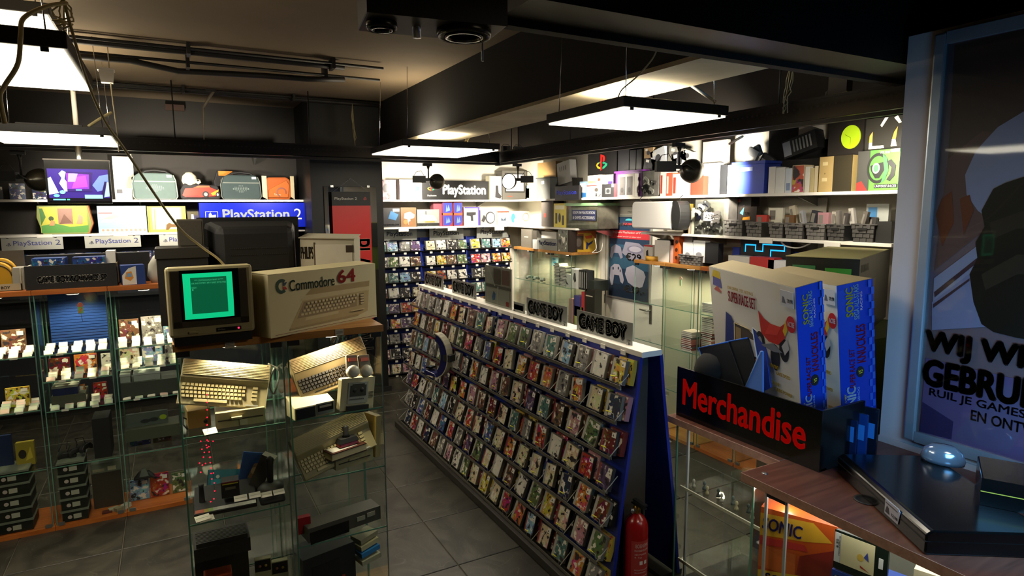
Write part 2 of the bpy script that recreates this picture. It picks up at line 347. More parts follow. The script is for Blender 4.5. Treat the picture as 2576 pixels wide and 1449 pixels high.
# ceiling conduits on the left
PIPE = M('dark conduit', '#1c1815', 0.6, var=0.2)
for k, (yy, zz, r, x1, lab) in enumerate([(5.15, ZC-.05, .022, 1.30, 'thin dark conduit across the left ceiling, nearer the camera'), (5.42, ZC-.09, .022, 1.35, 'thick dark cable bundle sagging under the left ceiling'),
                                    (6.9, ZC-.04, .025, 2.12, 'dark conduit near the back of the left ceiling')]):
    b = MB(); n = 14; pts = [(-2.9 + (x1+2.9)*i/n, yy + (0.10*math.sin(i*1.3) if k == 1 else 0), zz - (0.04*abs(math.sin(i*1.1)) if k == 1 else 0)) for i in range(n+1)]
    b.tube(pts, r, PIPE); b.tube([(-2.9, yy-.06, zz+.01), (x1+.3, yy-.06, zz+.01)], r*.5, PIPE)
    for i in range(4): b.box(-1.8+i*1.0-.012, -1.8+i*1.0+.012, yy-.09, yy+.04, zz-.03, ZC, PIPE)
    tag(b.build('ceiling_conduit'), lab, 'conduit')
# white junction box and hanging cable over the left lamp
t = thing('junction_box', 'white junction box hanging under the ceiling above the left lamps', 'junction box', tuple(at_y(268, 190, 5.3)))
b = MB(); b.tbox((-.035,.035,-.03,.03), (-.045,.045,-.035,.035), -.05, .03, WHITE); b.build('box', t)
b = MB(); b.box(-.05, .05, -.04, .04, .03, .045, WHITE); b.build('lid', t)
b = MB(); b.tube([(0.02,0,.04),(0.02,0,.30)], .003, C('#b7a98a')); b.tube([(0.02,0,-.05),(.03,0,-.3),(.035,0,-.52)], .004, C('#c9bd9c')); b.build('cord', t)
# bracket hanging from the rail in the middle of the left ceiling
p = at_y(525, 250, 6.6); t = thing('cable_bracket', 'pale angled bracket with a hanging white cable under the left ceiling', 'bracket', tuple(p))
b = MB(); b.box(-.02, .06, -.02, .02, .07, .09, PIPE); b.tube([(.045,0,.08),(-.05,0,-.08)], .014, C('#8d8474'), n=4); b.build('arm', t)
b = MB(); b.tube([(-.05,0,-.08),(-.058,0,-.25),(-.065,0,-.52)], .005, C('#b8ab92')); b.build('cable', t)
p = at_y(440, 270, 7.74); b = MB(); b.box(-.09, .09, 0, .05, -.03, .03, M('rust brown metal', '#3a2418', .7)); tag(b.build('wall_bracket', loc=tuple(p)), 'small rusty metal bracket high on the dark left wall', 'bracket')
# square wall ventilator on the column
p = at_y(785, 345, 7.78); t = thing('wall_vent', 'grey square ventilator grille high on the dark wall beside the column', 'vent', tuple(p))
b = MB(); b.box(-.085, .085, -.03, .02, -.09, .09, M('dark grey plastic', '#3a3836', .6)); b.build('housing', t, bevel=.005)
b = MB()
for k in range(8):
    a = math.pi*k/4; b.tube([(.02*math.cos(a), -.034, .02*math.sin(a)), (.06*math.cos(a), -.034, .06*math.sin(a))], .005, M('grey grille', '#77736c', .5), n=5)
b.build('grille', t)
# hanging wire bundles
def wires(name, label, p0, p1, n, col, sag=0.03, r=.003):
    b = MB()
    for k in range(n):
        ox, oy = rnd.uniform(-.02, .02), rnd.uniform(-.02, .02); pts = []
        for i in range(9):
            s = i/8; q = Vector(p0).lerp(Vector(p1), s); q.x += ox*math.sin(s*math.pi*rnd.choice((1, 2)))*1.6; q.y += oy; q.z += -sag*math.sin(math.pi*s)*(1-s); pts.append(tuple(q))
        b.tube(pts, r, col, n=5)
    return tag(b.build(name), label, 'cable')
CAB = C('#b9a873'); CABD = C('#8c8260')
wires('wire_bundle', 'loose bundle of pale wires dropping onto the rail beside the column', at_y(885, 262, 6.6), at_y(893, 372, 6.6), 6, CABD)
wires('wire_bundle', 'pale wires above the far ceiling lamp', at_y(1178, 335, 5.6), at_y(1165, 372, 5.5), 5, CAB)
wires('wire_bundle', 'pale wires hanging behind the large right-hand ceiling lamp', at_x(1995, 165, 3.4), at_x(1975, 285, 3.4), 4, CABD)
# big cable from the ceiling down to the green-screen monitor
def cable(name, label, pts, r, mat):
    P = [Vector(p) for p in pts]; out = []
    for i in range(len(P)-1):
        a, bb, c, d = P[max(i-1, 0)], P[i], P[i+1], P[min(i+2, len(P)-1)]
        for k in range(6):
            t_ = k/6; out.append(0.5*((2*bb)+(-a+c)*t_+(2*a-5*bb+4*c-d)*t_*t_+(-a+3*bb-3*c+d)*t_**3))
    out.append(P[-1]); b = MB(); b.tube([tuple(q) for q in out], r, mat, n=6); return tag(b.build(name), label, 'cable')
cable('power_cable', 'long cream power cable running from the ceiling down to the green-screen monitor',
      [at_y(150, -40, 2.3), at_y(165, 20, 2.32), at_y(215, 190, 2.36), at_y(262, 300, 2.42), at_y(320, 385, 2.5), at_y(440, 560, 2.62), at_y(500, 615, 2.68), at_y(545, 648, 2.74), at_y(567, 670, 2.78)], .0045, C('#c4b78e'))
cable('lamp_cable', 'yellowish lamp cable looping over the nearest left ceiling lamp',
      [at_y(168, 8, 2.25), at_y(120, 15, 2.2), at_y(60, 45, 2.15), at_y(52, 90, 2.12), at_y(45, 160, 2.1), at_y(12, 215, 2.1), at_y(0, 245, 2.1), at_y(12, 310, 2.12)], .006, C('#c2b27c'))
cable('lamp_cable', 'short yellowish cable joining the second left lamp to its hanging cord', [at_y(222, 318, 5.2), at_y(250, 300, 5.25), at_y(280, 283, 5.3)], .01, C('#c9bb8a'))
wires('wire_bundle', 'cream wires gathered at the ceiling over the nearest left lamp', at_y(160, 0, 2.3), at_y(158, 75, 2.5), 5, CAB, r=.0025)
cable('lamp_cable', 'thin cable curving from the cross beam to the large right-hand lamp', [at_x(1658, 112, 2.05), at_x(1640, 150, 2.07), at_x(1600, 195, 2.09), at_x(1565, 225, 2.1), at_x(1555, 245, 2.11)], .004, CABD)
# square ceiling fixtures
DIFF = M('lamp diffuser', '#fff2d2', 0.5, emit=5.0, var=0.02)
FRM = M('black lamp frame', '#15120f', 0.4, var=0.1)
FL = ['square black-framed ceiling lamp at the upper left, nearest of the left row', 'square ceiling lamp glowing above the hanging screen', 'smaller-looking square ceiling lamp in front of the back wall with the game rack',
      'large square black-framed ceiling lamp over the blue sloping rack', 'pale ceiling lamp fixed close under the ceiling between the two left lamps']
for (x0, x1, y0, y1, z), lab in zip(FIX, FL):
    cx, cy, hx, hy = (x0+x1)/2, (y0+y1)/2, (x1-x0)/2, (y1-y0)/2
    t = thing('ceiling_lamp', lab, 'ceiling lamp', (cx, cy, z), group='square ceiling lamps')
    b = MB(); b.tbox((-hx, hx, -hy, hy), (-hx, hx, -hy, hy), .002, .055, FRM); b.build('frame', t, bevel=.003)
    b = MB(); b.box(-hx+.012, hx-.012, -hy+.012, hy-.012, -.008, .002, DIFF); b.build('diffuser', t)
    b = MB(); b.box(-hx*.5, hx*.5, -hy*.5, hy*.5, .055, .085, FRM); b.build('ballast_housing', t)
    for sx in (-1, 1):
        for sy in (-1, 1):
            b = MB(); b.tube([(sx*hx*.85, sy*hy*.85, .055), (sx*hx*.8, sy*hy*.8, (ZC if z < 2.9 else ZC)-z)], .0025, CHROME, n=5); b.build('suspension_wire', t)
            b = MB(); b.box(sx*(hx-.06)-.011, sx*(hx-.06)+.011, sy*(hy-.012)-.004, sy*(hy-.012)+.004, -.010, .004, BLACKM); b.build('clip', t)
# black perforated cable tray carrying the spotlights
def tray(name, label, p0, p1, z0, z1):
    d = (Vector(p1)-Vector(p0)); L = d.length; ang = math.atan2(d.y, d.x)
    t = thing(name, label, 'cable tray', (p0[0], p0[1], z0), ang)
    H = z1-z0
    b = MB(); b.box(0, L, -.05, -.046, 0, H, M('tray metal', '#1d1917', .4, .6, var=.3)); b.box(0, L, .046, .05, 0, H, MATS['tray metal']); b.box(0, L, -.05, .05, 0, .004, MATS['tray metal'])
    b.box(0, L, -.056, -.05, H-.015, H, MATS['tray metal']); b.build('channel', t)
    b = MB(); b.box(0, L, -.06, -.02, -.03, -.006, BLACKM); b.build('lighting_track', t)
    b = MB(); n = int(L/.04)
    for i in range(n): b.box(i*.04+.01, i*.04+.025, -.0515, -.05, H*.55, H*.62, BLACK)
    o = b.build('perforation', t); o['kind'] = 'stuff'
    for i in range(int(L/1.2)+1):
        b = MB(); b.tube([(0.3+i*1.2, 0, .0), (0.3+i*1.2, 0, ZC-z0)], .006, BLACKM, n=6); b.build('hanger_rod', t)
    return t
tray('cable_tray', 'black perforated cable tray running along the back wall', (-2.6, 6.62, 0), (3.42, 6.62, 0), 2.66, 2.78)
tray('cable_tray', 'black perforated cable tray running along the right wall', (3.50, 6.72, 0), (3.50, 0.6, 0), 2.66, 2.79)
b = MB()
for k in range(3): b.tube([(-2.5, 6.6+k*.02, 2.70+.01*k)] + [(x*.5-2.2, 6.6+k*.02+.008*math.sin(x*2+k), 2.71+.01*k) for x in range(0, 11)], .008, BLACKM, n=5)
tag(b.build('tray_cables'), 'black cables lying in the back cable tray', 'cable')
# pipes up in the dark right-hand ceiling
for k, (x, z, r, lab) in enumerate([(3.0, ZC-.08, .03, 'black pipe under the right ceiling beside the beam'), (3.95, ZC-.1, .05, 'thick black pipe under the ceiling near the right wall')]):
    b = MB(); b.tube([(x, 2.1, z), (x, YB-.05, z)], r, PIPE)
    for i in range(4): b.tube([(x, 2.8+i*1.3, z), (x, 2.8+i*1.3, ZC)], .01, PIPE, n=5)
    tag(b.build('ceiling_pipe'), lab, 'pipe')
p = at_x(2115, 205, 3.6); t = thing('junction_box', 'dark square junction box with a curved cable above the right cable tray', 'junction box', tuple(p), R(-90))
b = MB(); b.box(-.06, .06, -.03, .03, -.07, .06, M('dim grey plastic', '#3d372f', .6)); b.build('box', t, bevel=.006)
b = MB(); b.tube([(-.06, 0, -.03), (-.09, 0, -.05), (-.1, 0, -.15)], .008, M('grey cable', '#4d473f', .6), n=6); b.build('cable', t)
p = at_x(2130, 245, 3.5); b = MB(); b.box(-.07, .07, -.02, .02, -.015, .02, C('#a29877')); tag(b.build('masking_block', loc=tuple(p), rotz=R(-90)), 'pale block lying on top of the right cable tray', 'block')
for (u0, v0, u1, v1, X, lab) in [(1740, 215, 1800, 257, 3.0, 'white plastic conduit stub hanging at an angle beside the large right lamp'), (1835, 362, 1868, 343, 3.9, 'thin white stick poking out below the right cable tray')]:
    b = MB(); b.tube([tuple(at_z(u0, v0, 2.81)) if X == 3.0 else tuple(at_x(u1, v1, 3.5)), tuple(at_x(u1, v1, 2.75)) if X == 3.0 else tuple(at_x(u0, v0, 3.6))], .009, WHITE, n=6); tag(b.build('conduit_stub'), lab, 'conduit')
# twin-head spotlight under the cross beam
t = thing('twin_spotlight', 'black twin-ring recessed spotlight unit hanging near the top of the room', 'spotlight', tuple(at_y(965, 78, 1.72)), R(-8))
b = MB(); b.box(-.05, .34, -.05, .14, .03, .16, BLACK); b.tube([(.15, .05, .16), (.15, .05, ZC-t.location.z)], .015, BLACK); b.build('housing', t, bevel=.006)
for x, r_ in ((.0, .042), (.235, .078)):
    b = MB(); b.lathe([(r_, .03), (r_*1.02, 0), (r_*.98, -.01), (r_*.9, -.008), (r_*.86, .004), (r_*.5, .02), (.001, .02)], M('dark grey ring', '#2c2925', .25, .6), n=28, c=(x, .03, .02)); b.build('spot_ring', t)
    b = MB(); b.lathe([(r_*.72, -.006), (r_*.7, -.012), (r_*.6, -.012), (r_*.58, -.006), (.001, -.006)], M('black lens', '#0a0a0a', .1), n=24, c=(x, .03, .02)); b.build('lens', t)
b = MB(); b.tube([(.1, .04, .0), (.1, .04, .1)], .012, CHROME); b.tube([(.32, .12, -.03), (.32, .12, .1)], .004, CHROME, n=5); b.build('bracket', t)
# ================================================================ glass cabinets (wood base and top, four panes, glass shelves)
HALO = M('cabinet lamp', '#fff0cc', 0.4, emit=9.0, var=0.01)
METAL = M('brushed aluminium', '#a9aaa6', 0.3, 0.9, var=0.1)
def cabinet(label, x, y, rotz, shelves, wood, group, w=.41, d=.37, h=1.63, watts=3.0, dark=False):
    """front faces local -y, origin at the middle of the base"""
    t = thing('glass_cabinet', label, 'glass cabinet', (x, y, 0), rotz, group)
    hx, hy = w/2, d/2
    b = MB(); b.box(-hx, hx, -hy, hy, 0, .03, wood); b.build('base_board', t, bevel=.002)
    b = MB(); b.box(-hx, hx, -hy, hy, h-.03, h, wood); b.build('top_board', t, bevel=.002)
    i = .008; T = .004
    for nm, q in (('glass_side', (-hx+i, -hx+i+T, -hy+i, hy-i)), ('glass_side', (hx-i-T, hx-i, -hy+i, hy-i)), ('glass_back', (-hx+i+T, hx-i-T, hy-i-T, hy-i)), ('glass_door', (-hx+i+T, hx-i-T, -hy+.004, -hy+.004+T))):
        b = MB(); b.box(q[0], q[1], q[2], q[3], .03, h-.03, GLASS); p = b.build(nm, t)
        e = MB()
        if nm == 'glass_side':
            for yy in (q[2], q[3]): e.box(q[0]-.0005, q[1]+.0005, yy-.0015, yy+.0015, .03, h-.03, EDGE)
        elif nm == 'glass_door':
            for xx in (q[0], q[1]): e.box(xx-.0015, xx+.0015, q[2]-.0005, q[3]+.0005, .03, h-.03, METAL if xx > 0 else EDGE)
        if e.v:
            eo = e.build('glass_edge', p); eo['kind'] = 'stuff'
    for z in shelves:
        b = MB(); b.box(-hx+i+T, hx-i-T, -hy+.015, hy-.015, z-.005, z, GLASS); p = b.build('glass_shelf', t)
        e = MB(); e.box(-hx+i+T, hx-i-T, -hy+.013, -hy+.0155, z-.0055, z+.0005, EDGE); e.build('glass_edge', p)
    for sx in (-1, 1):
        b = MB(); b.box(sx*(hx-.035)-.022, sx*(hx-.035)+.022, -hy-.002, -hy+.016, h-.052, h-.030, BLACKM); b.build('door_hinge', t)
        b = MB(); b.box(sx*(hx-.035)-.018, sx*(hx-.035)+.018, -hy-.002, -hy+.012, .03, .05, METAL); b.build('door_hinge', t)
    b = MB(); b.lathe([(.042, 0), (.042, .012), (.036, .016), (.001, .016)], WHITE, n=20, c=(0, -.07, h-.046)); L = b.build('cabinet_lamp', t)
    b = MB(); b.lathe([(.034, 0), (.034, .002), (.001, .002)], HALO if watts > .5 else WHITE, n=18, c=(0, -.07, h-.049)); b.build('bulb', L)
    if watts:
        c, s = math.cos(rotz), math.sin(rotz)
        lamp('SPOT', 'cabinet_light', (x + .07*s, y - .07*c, h-.052), watts*3, (1.0, .84, .56) if not dark else WARM2, aim=(x + .07*s, y - .07*c, 0), size=.03, spot=150, blend=.6)
    return t
LSH = [1.20, .83, .435]
GL = 'glass display cabinets along the left wall'
cabinet('leftmost glass display cabinet along the left wall, cut by the picture edge', -1.425, 5.145, 0, [1.20, 1.0, .84, .435], REDWOOD, GL, watts=8)
cabinet('second glass display cabinet on the left, with clear drawers stacked at its floor', -1.013, 5.145, 0, [1.20, .84, .435], REDWOOD, GL, watts=8)
cabinet('glass display cabinet on the left with the blue back panel and round air freshener', -.601, 5.145, 0, [1.20, 1.02, .82, .435], REDWOOD, GL, watts=10)
cabinet('glass display cabinet behind the green-screen monitor, rightmost of the left row', -.188, 5.145, 0, [1.20, 1.05, .83, .44], REDWOOD, GL, watts=10)
GC = 'glass cabinets of the home computer display in the middle'
cabinet('front glass cabinet under the green-screen monitor', .185, 2.875, 0, [1.25, .885, .45], BEECH, GC, watts=7)
cabinet('front glass cabinet under the beige computer carton', .60, 2.875, 0, [1.25, .97, .675, .40], BEECH, GC, w=.42, watts=7)
cabinet('rear glass cabinet behind the green-screen monitor, under the black television', .185, 3.25, 0, [1.25, .85, .45], BEECH, GC, watts=0)
cabinet('rear glass cabinet behind the beige computer carton', .60, 3.25, 0, [1.25, .85, .45], BEECH, GC, w=.42, watts=0)
GR = 'glass cabinets along the right wall'
for k, yy in enumerate((7.0, 6.55, 6.095)):
    cabinet(['glass cabinet in the far right corner beside the wall rack', 'middle one of the three glass cabinets in the far right corner', 'corner glass cabinet left of the white door, holding game piles'][k], 4.15, yy, R(-90), [1.215, .80, .43], BEECH, GR, w=.45, watts=[7, 4, 6][k])
for k, yy in enumerate((4.58, 4.14, 3.70, 3.26)):
    cabinet(['empty glass cabinet right of the white door with the handle seen through it', 'glass cabinet with the round air freshener and piles of games by the right wall', 'glass cabinet behind the big white race set box, by the right wall', 'nearest glass cabinet along the right wall, behind the counter'][k], 4.16, yy, R(-90), [1.22, .85, .45], REDWOOD if k > 1 else BEECH, GR, w=.43, watts=[5, 6, 4, 2][k])

# ================================================================ white wall shelves
def shelf(label, x0, x1, y0, y1, z, group, brackets):
    t = thing('wall_shelf', label, 'shelf', ((x0+x1)/2, (y0+y1)/2, z), group=group)
    cx, cy = (x0+x1)/2, (y0+y1)/2
    b = MB(); b.box(x0-cx, x1-cx, y0-cy, y1-cy, -.022, 0, WHITE); b.build('board', t, bevel=.002)
    for bx, by, ang in brackets:
        T = Matrix.Translation((bx-cx, by-cy, 0)) @ Matrix.Rotation(ang, 4, 'Z')
        b = MB(); b.prismx([(0, -.022), (-.26, -.022), (-.24, -.035), (-.02, -.10), (0, -.10)], -.006, .006, METAL, T=T); b.build('shelf_bracket', t)
    return t
SZ1, SZ2 = 2.24, 1.905
BW = [(x, YB, 0) for x in (-2.0, -1.1, -.25, .5, 1.2)]
shelf('upper white wall shelf on the left, holding the shoulder bags', -2.8, 1.38, 7.45, YB, SZ1, 'white wall shelves', BW)
shelf('second white wall shelf on the left, with the big picture game boxes', -2.8, 1.38, 7.45, YB, SZ2, 'white wall shelves', BW)
shelf('highest white shelf over the shoulder bags', -.47, 1.08, 7.36, YB, 2.74, 'white wall shelves', [(x, YB, 0) for x in (-.3, .9)])
BB = [(x, YB, 0) for x in (2.3, 3.0, 3.7)]
shelf('upper white shelf on the back wall with the black lettered sign', 2.16, XR, 7.45, YB, SZ1, 'white wall shelves', BB)
shelf('second white shelf on the back wall over the sloping-letter signs', 2.16, XR, 7.45, YB, SZ2, 'white wall shelves', BB)
BR = [(XR, y, R(-90)) for y in (2.2, 3.1, 4.0, 4.75, 5.6, 6.6)]
shelf('upper white shelf along the right wall', 3.99, XR, 1.9, 7.45, SZ1, 'white wall shelves', BR)
shelf('second white shelf along the right wall, carrying the woven baskets', 3.99, XR, 2.32, 4.72, SZ2, 'white wall shelves', BR[:4])
shelf('short second white shelf in the far right corner, above the corner cabinets', 3.99, XR, 5.83, 7.45, SZ2, 'white wall shelves', BR[4:])
# price-ticket holders on the shelf edges
for i, (u0, v0, u1, v1, Y) in enumerate([(92, 590, 133, 604, 7.44), (285, 588, 322, 600, 7.44), (1003, 574, 1028, 582, 7.44), (1127, 572, 1149, 580, 7.44), (1245, 567, 1268, 579, 7.44)]):
    a = at_y(u0, v0, Y); c = at_y(u1, v1, Y); b = MB(); b.box(a.x, c.x, Y, Y+.008, c.z, a.z, WHITE); tag(b.build('price_ticket'), 'white price ticket clipped under the %s, number %s from the left' % ('left wall shelf' if i < 2 else 'back wall shelf', ['one', 'two', 'one', 'two', 'three'][i]), 'ticket')
for i, (u0, v0, u1, v1) in enumerate([(1910, 600, 1942, 613), (2073, 609, 2112, 623)]):
    a = at_x(u0, v0, 3.98); c = at_x(u1, v1, 3.98); b = MB(); b.box(3.98, 3.988, c.y, a.y, c.z, a.z, WHITE); tag(b.build('price_ticket'), ['white price ticket under the right wall shelf, below the middle baskets', 'white price ticket under the right wall shelf, below the last baskets'][i], 'ticket')

# ================================================================ door with poster
fr = MB(); fr.box(XR-.03, XR, 5.73, 5.80, 0, 2.21, WHITE); fr.box(XR-.03, XR, 4.78, 4.85, 0, 2.21, WHITE); fr.box(XR-.03, XR, 4.85, 5.73, 2.15, 2.21, WHITE)
struct(fr.build('door_frame_1', bevel=.003))
dr = MB(); dr.box(XR-.02, XR-.002, 4.855, 5.725, .005, 2.145, WHITE); door = struct(dr.build('door_1', bevel=.002))
b = MB(); b.box(XR-.026, XR-.02, 4.93, 4.97, .93, 1.13, METAL); pl = b.build('handle_plate', door)
b = MB(); b.tube([(XR-.02, 4.95, 1.07), (XR-.065, 4.95, 1.07), (XR-.068, 4.97, 1.07), (XR-.068, 5.07, 1.07)], .009, METAL); b.build('door_handle', door)
for z in (.3, 1.1, 1.9):
    b = MB(); b.tube([(XR-.03, 5.73, z-.05), (XR-.03, 5.73, z+.05)], .008, METAL); b.build('door_hinge', door)
PX_ = XR - .022
t = thing('door_poster', 'framed blue poster with game consoles and prices hanging on the white door', 'poster', (PX_, 5.655, 1.15), R(-90))
pw, ph = .675, .885; AL = M('snap frame aluminium', '#c2c4c2', .3, .8, var=.06)
b = MB(); b.box(0, pw, -.006, 0, 0, ph, C('#1e3550')); b.build('sheet', t)
for nm, q in (('frame_bar', (-.02, pw+.02, -.02, .0)), ('frame_bar', (-.02, pw+.02, ph, ph+.02))):
    b = MB(); b.box(q[0], q[1], -.014, 0, q[2], q[3], AL); b.build(nm, t)
for x0 in (-.02, pw):
    b = MB(); b.box(x0, x0+.02, -.014, 0, 0, ph, AL); b.build('frame_bar', t)
LG = C('#8d8a9c'); LG2 = C('#a9a5b4'); DK = C('#2a3a52')
pic = [(C('#2c5470'), rect(0, 1, .36, .66)), (C('#22425f'), rect(0, 1, .50, .62)), (C('#16263c'), rect(0, 1, 0, .16)), (C('#c3303a'), rect(0, 1, .735, .84)),
       (LG, [(.33,.56),(.42,.70),(.75,.69),(.93,.62),(.90,.50),(.55,.48)]), (C('#77748a'), ell(.66, .61, .2, .05, 18)), (LG2, ell(.66, .615, .15, .035, 18)),
       (LG, [(.02,.50),(.05,.62),(.16,.66),(.30,.63),(.36,.50),(.30,.48),(.24,.55),(.12,.55),(.07,.47)]),
       (LG2, [(.42,.30),(.46,.38),(.62,.42),(.88,.36),(.93,.30),(.86,.17),(.72,.14),(.5,.2)]),
       (LG2, [(.02,.22),(.04,.36),(.14,.41),(.26,.41),(.33,.36),(.40,.22),(.37,.17),(.31,.19),(.27,.27),(.14,.27),(.11,.14),(.06,.13)]),
       (DK, ell(.11, .35, .02, .02, 8)), (DK, ell(.25, .36, .02, .02, 8)), (DK, ell(.30, .33, .015, .02, 8)), (C('#46b0c0'), ell(.5, .96, .09, .025, 14, 0, 180)), (C('#b5303a'), rect(.36, .66, .905, .93))]
picture(pic, .004, pw-.004, .004, ph-.004, -.0065, t)
lettering('PlayStation 1 consoles', .03, .66, .775, .83, -.0135, C('#e2e2e0'), t, bold=.02)
lettering('Originele PlayStation of PSone', .05, .63, .70, .73, -.0135, C('#e6c8c4'), t)
lettering('Inclusief stroom en video kabel', .13, .54, .665, .68, -.0135, C('#e6c8c4'), t)
lettering('€29,-', .30, .63, .41, .50, -.0135, C('#e8e6e0'), t, bold=.03)
lettering('€39,-', .28, .62, .06, .15, -.0135, C('#e8e6e0'), t, bold=.03)
lettering('PRIVE', .30, .40, .93, .945, 0.001, C('#77746a'), t, name='small_notice')

# ================================================================ far rack of disc cases on the back wall
NAVY = M('navy blue metal', '#1a2c8a', .4, var=.1); BLUEP = M('blue rack panel', '#1a2f86', .4, var=.1)
SIGNG = M('brushed silver sign', '#8f918c', .35, .35, var=.08)
TICK = C('#e9e6da')
ROWZ = [1.595 - .196*k for k in range(9)]
rackt = thing('wall_game_rack', 'blue and black slat rack of square disc cases on the back wall', 'rack', (0, 0, 0))
for s in range(3):
    xa = 2.20 + s*.65
    b = MB(); b.box(xa, xa+.63, 7.70, 7.72, .02, 1.76, BLUEP); b.build('back_panel', rackt)
    b = MB(); b.box(xa+.622, xa+.640, 7.66, 7.73, .02, 1.76, NAVY); b.build('upright', rackt)
    for z in ROWZ:
        b = MB(); b.prismx([(7.70, z-.035), (7.56, z-.006), (7.55, z+.004), (7.56, z+.004), (7.70, z-.01)], xa+.005, xa+.62, BLACKM); tr = b.build('tray', rackt)
        b = MB(); b.tube([(xa+.01, 7.548, z+.035), (xa+.615, 7.548, z+.035)], .0022, METAL, n=5); 
        for k in range(5): b.tube([(xa+.01+k*.151, 7.55, z), (xa+.01+k*.151, 7.548, z+.035), (xa+.01+k*.151, 7.69, z+.05)], .0022, METAL, n=5)
        o = b.build('wire_guard', tr); o['kind'] = 'stuff'
        b = MB()
        for k in range(4): b.box(xa+.065+k*.151, xa+.10+k*.151, 7.55, 7.553, z-.036, z-.012, TICK)
        o = b.build('ticket_strip', tr); o['kind'] = 'stuff'
b = MB(); b.box(2.16, 4.16, 7.72, 7.79, 0, .08, BLACKM); b.build('plinth', rackt)

for k, (u0, u1, v0, v1) in enumerate([(962, 1049, 577, 603), (1080, 1166, 575, 601), (1199, 1279, 572, 597)]):
    a, c = at_y(u0, v0, 7.60), at_y(u1, v1, 7.60); W_, H_ = c.x-a.x, a.z-c.z
    t = thing('lettered_plate', 'silver plate with blue lettering above the back wall rack, %s from the left' % ['first', 'second', 'third'][k], 'sign', (a.x, 7.60, c.z))
    b = MB(); b.box(0, W_, 0, .006, 0, H_, SIGNG); b.build('plate', t); lettering('PlayStation', .12*W_, .86*W_, .25*H_, .78*H_, -.001, C('#23306e'), t, bold=.02)
    for sx in (.15, .85): b = MB(); b.box(sx*W_-.008, sx*W_+.008, 0, .10, -.02, .0, METAL); b.build('clip', t)

def case_mesh(w, h, d, frame, name, sticker=True, strip=None, strip_w=.14):
    """front art + frame + sticker, origin bottom middle of the front, leaning handled by rotation"""
    b = MB(); b.box(-w/2, w/2, 0, d, 0, h, frame)
    b.add([(-w/2+.004, -.0006, .004), (w/2-.004, -.0006, .004), (w/2-.004, -.0006, h-.004), (-w/2+.004, -.0006, h-.004)], [(0,1,2,3)], ART)
    if strip: b.add([(-w/2+.004, -.001, .004), (-w/2+.004+strip_w*w, -.001, .004), (-w/2+.004+strip_w*w, -.001, h-.004), (-w/2+.004, -.001, h-.004)], [(0,1,2,3)], strip)
    if sticker:
        b.add([(w*.18, -.0014, h*.72), (w*.46, -.0014, h*.72), (w*.46, -.0014, h*.93), (w*.18, -.0014, h*.93)], [(0,1,2,3)], TICK)
        b.add([(w*.22, -.0018, h*.77), (w*.34, -.0018, h*.77), (w*.28, -.0018, h*.87)], [(0,1,2)], C('#4b4a48'))
    return b.mesh(name)
JEW = [case_mesh(.137, .125, .011, C('#2b2a2a'), 'disc_case', True, C('#23222a'), .1), case_mesh(.137, .125, .011, C('#4a4a48'), 'disc_case', False, None), case_mesh(.14, .13, .02, C('#7d7a72'), 'disc_case', True, C('#8a8782'), .08)]
ORD = ['top', 'second', 'third', 'fourth', 'fifth', 'sixth', 'seventh', 'eighth', 'bottom']
NUM = ['first', 'second', 'third', 'fourth', 'fifth', 'sixth', 'seventh', 'eighth', 'ninth', 'tenth', 'eleventh', 'twelfth', 'thirteenth', 'fourteenth', 'fifteenth', 'sixteenth', 'seventeenth', 'eighteenth', 'nineteenth', 'twentieth']
for r, z in enumerate(ROWZ):
    for c in range(12):
        s, k = divmod(c, 4); x = 2.20 + s*.65 + .085 + k*.151 + rnd.uniform(-.006, .006)
        if rnd.random() < .03 and r > 2: continue
        col = rnd.choice(['red', 'orange', 'yellow', 'cream', 'white', 'grey', 'brown', 'black', 'green', 'pink', 'purple', 'teal', 'light blue'] if r < 7 else ['black', 'grey', 'teal', 'pink', 'cream'])
        o = inst(rnd.choice(JEW), 'disc_case', None, (x, 7.575, z+.005), (R(-14), rnd.uniform(-.03, .03), rnd.uniform(-.05, .05)))
        o.color = rgb(PAL[col]); tag(o, '%s disc case in the %s row of the back wall rack, %s from the left' % (col, ORD[r], NUM[c]), 'game case', 'disc cases in the rack on the back wall')

# ================================================================ blue sloping gondola rack
gon = thing('sloping_game_rack', 'long navy sloping double-sided rack of handheld game boxes with a white top', 'rack', (0, 0, 0))
GY0, GY1 = 2.50, 5.80
def prof(z):   # panel x of the left face at height z
    q = [(1.38, 2.13), (1.16, 2.105), (.85, 2.06), (.55, 2.015), (.3, 1.985), (0.05, 1.955)]
    for (za, xa), (zb, xb) in zip(q, q[1:]):
        if z >= zb: return xb + (xa-xb)*(z-zb)/(za-zb)
    return 1.95
CXG = 2.195
ZS = [1.36, 1.16, .85, .55, .3, .05]
for side in (0, 1):
    f = (lambda x: x) if side == 0 else (lambda x: 2*CXG - x + .02)
    ys = [(GY0, GY0+1.64), (GY0+1.66, GY1)]
    for ya, yb in ys:
        b = MB(); vs = []; n = len(ZS)
        for z in ZS: vs += [(f(prof(z)), ya, z), (f(prof(z)), yb, z), (f(prof(z)+.02), yb, z), (f(prof(z)+.02), ya, z)]
        fs = []
        for i in range(n-1):
            for k in range(4): fs.append((i*4+k, i*4+(k+1) % 4, (i+1)*4+(k+1) % 4, (i+1)*4+k))
        fs += [(0, 1, 2, 3), tuple(range(4*n-1, 4*n-5, -1))]
        b.add(vs, fs, NAVY); b.build('sloping_panel', gon)
b = MB()
for i in range(5): b.tube([(2.43, GY0+.04, .5+.12*i), (2.43, GY0+.045, .5+.12*i)], .001, BLACK, n=4)
b = MB(); b.box(2.115, 2.25, GY0-.03, GY1+.02, 1.365, 1.395, WHITE); b.build('white_top', gon, bevel=.003)
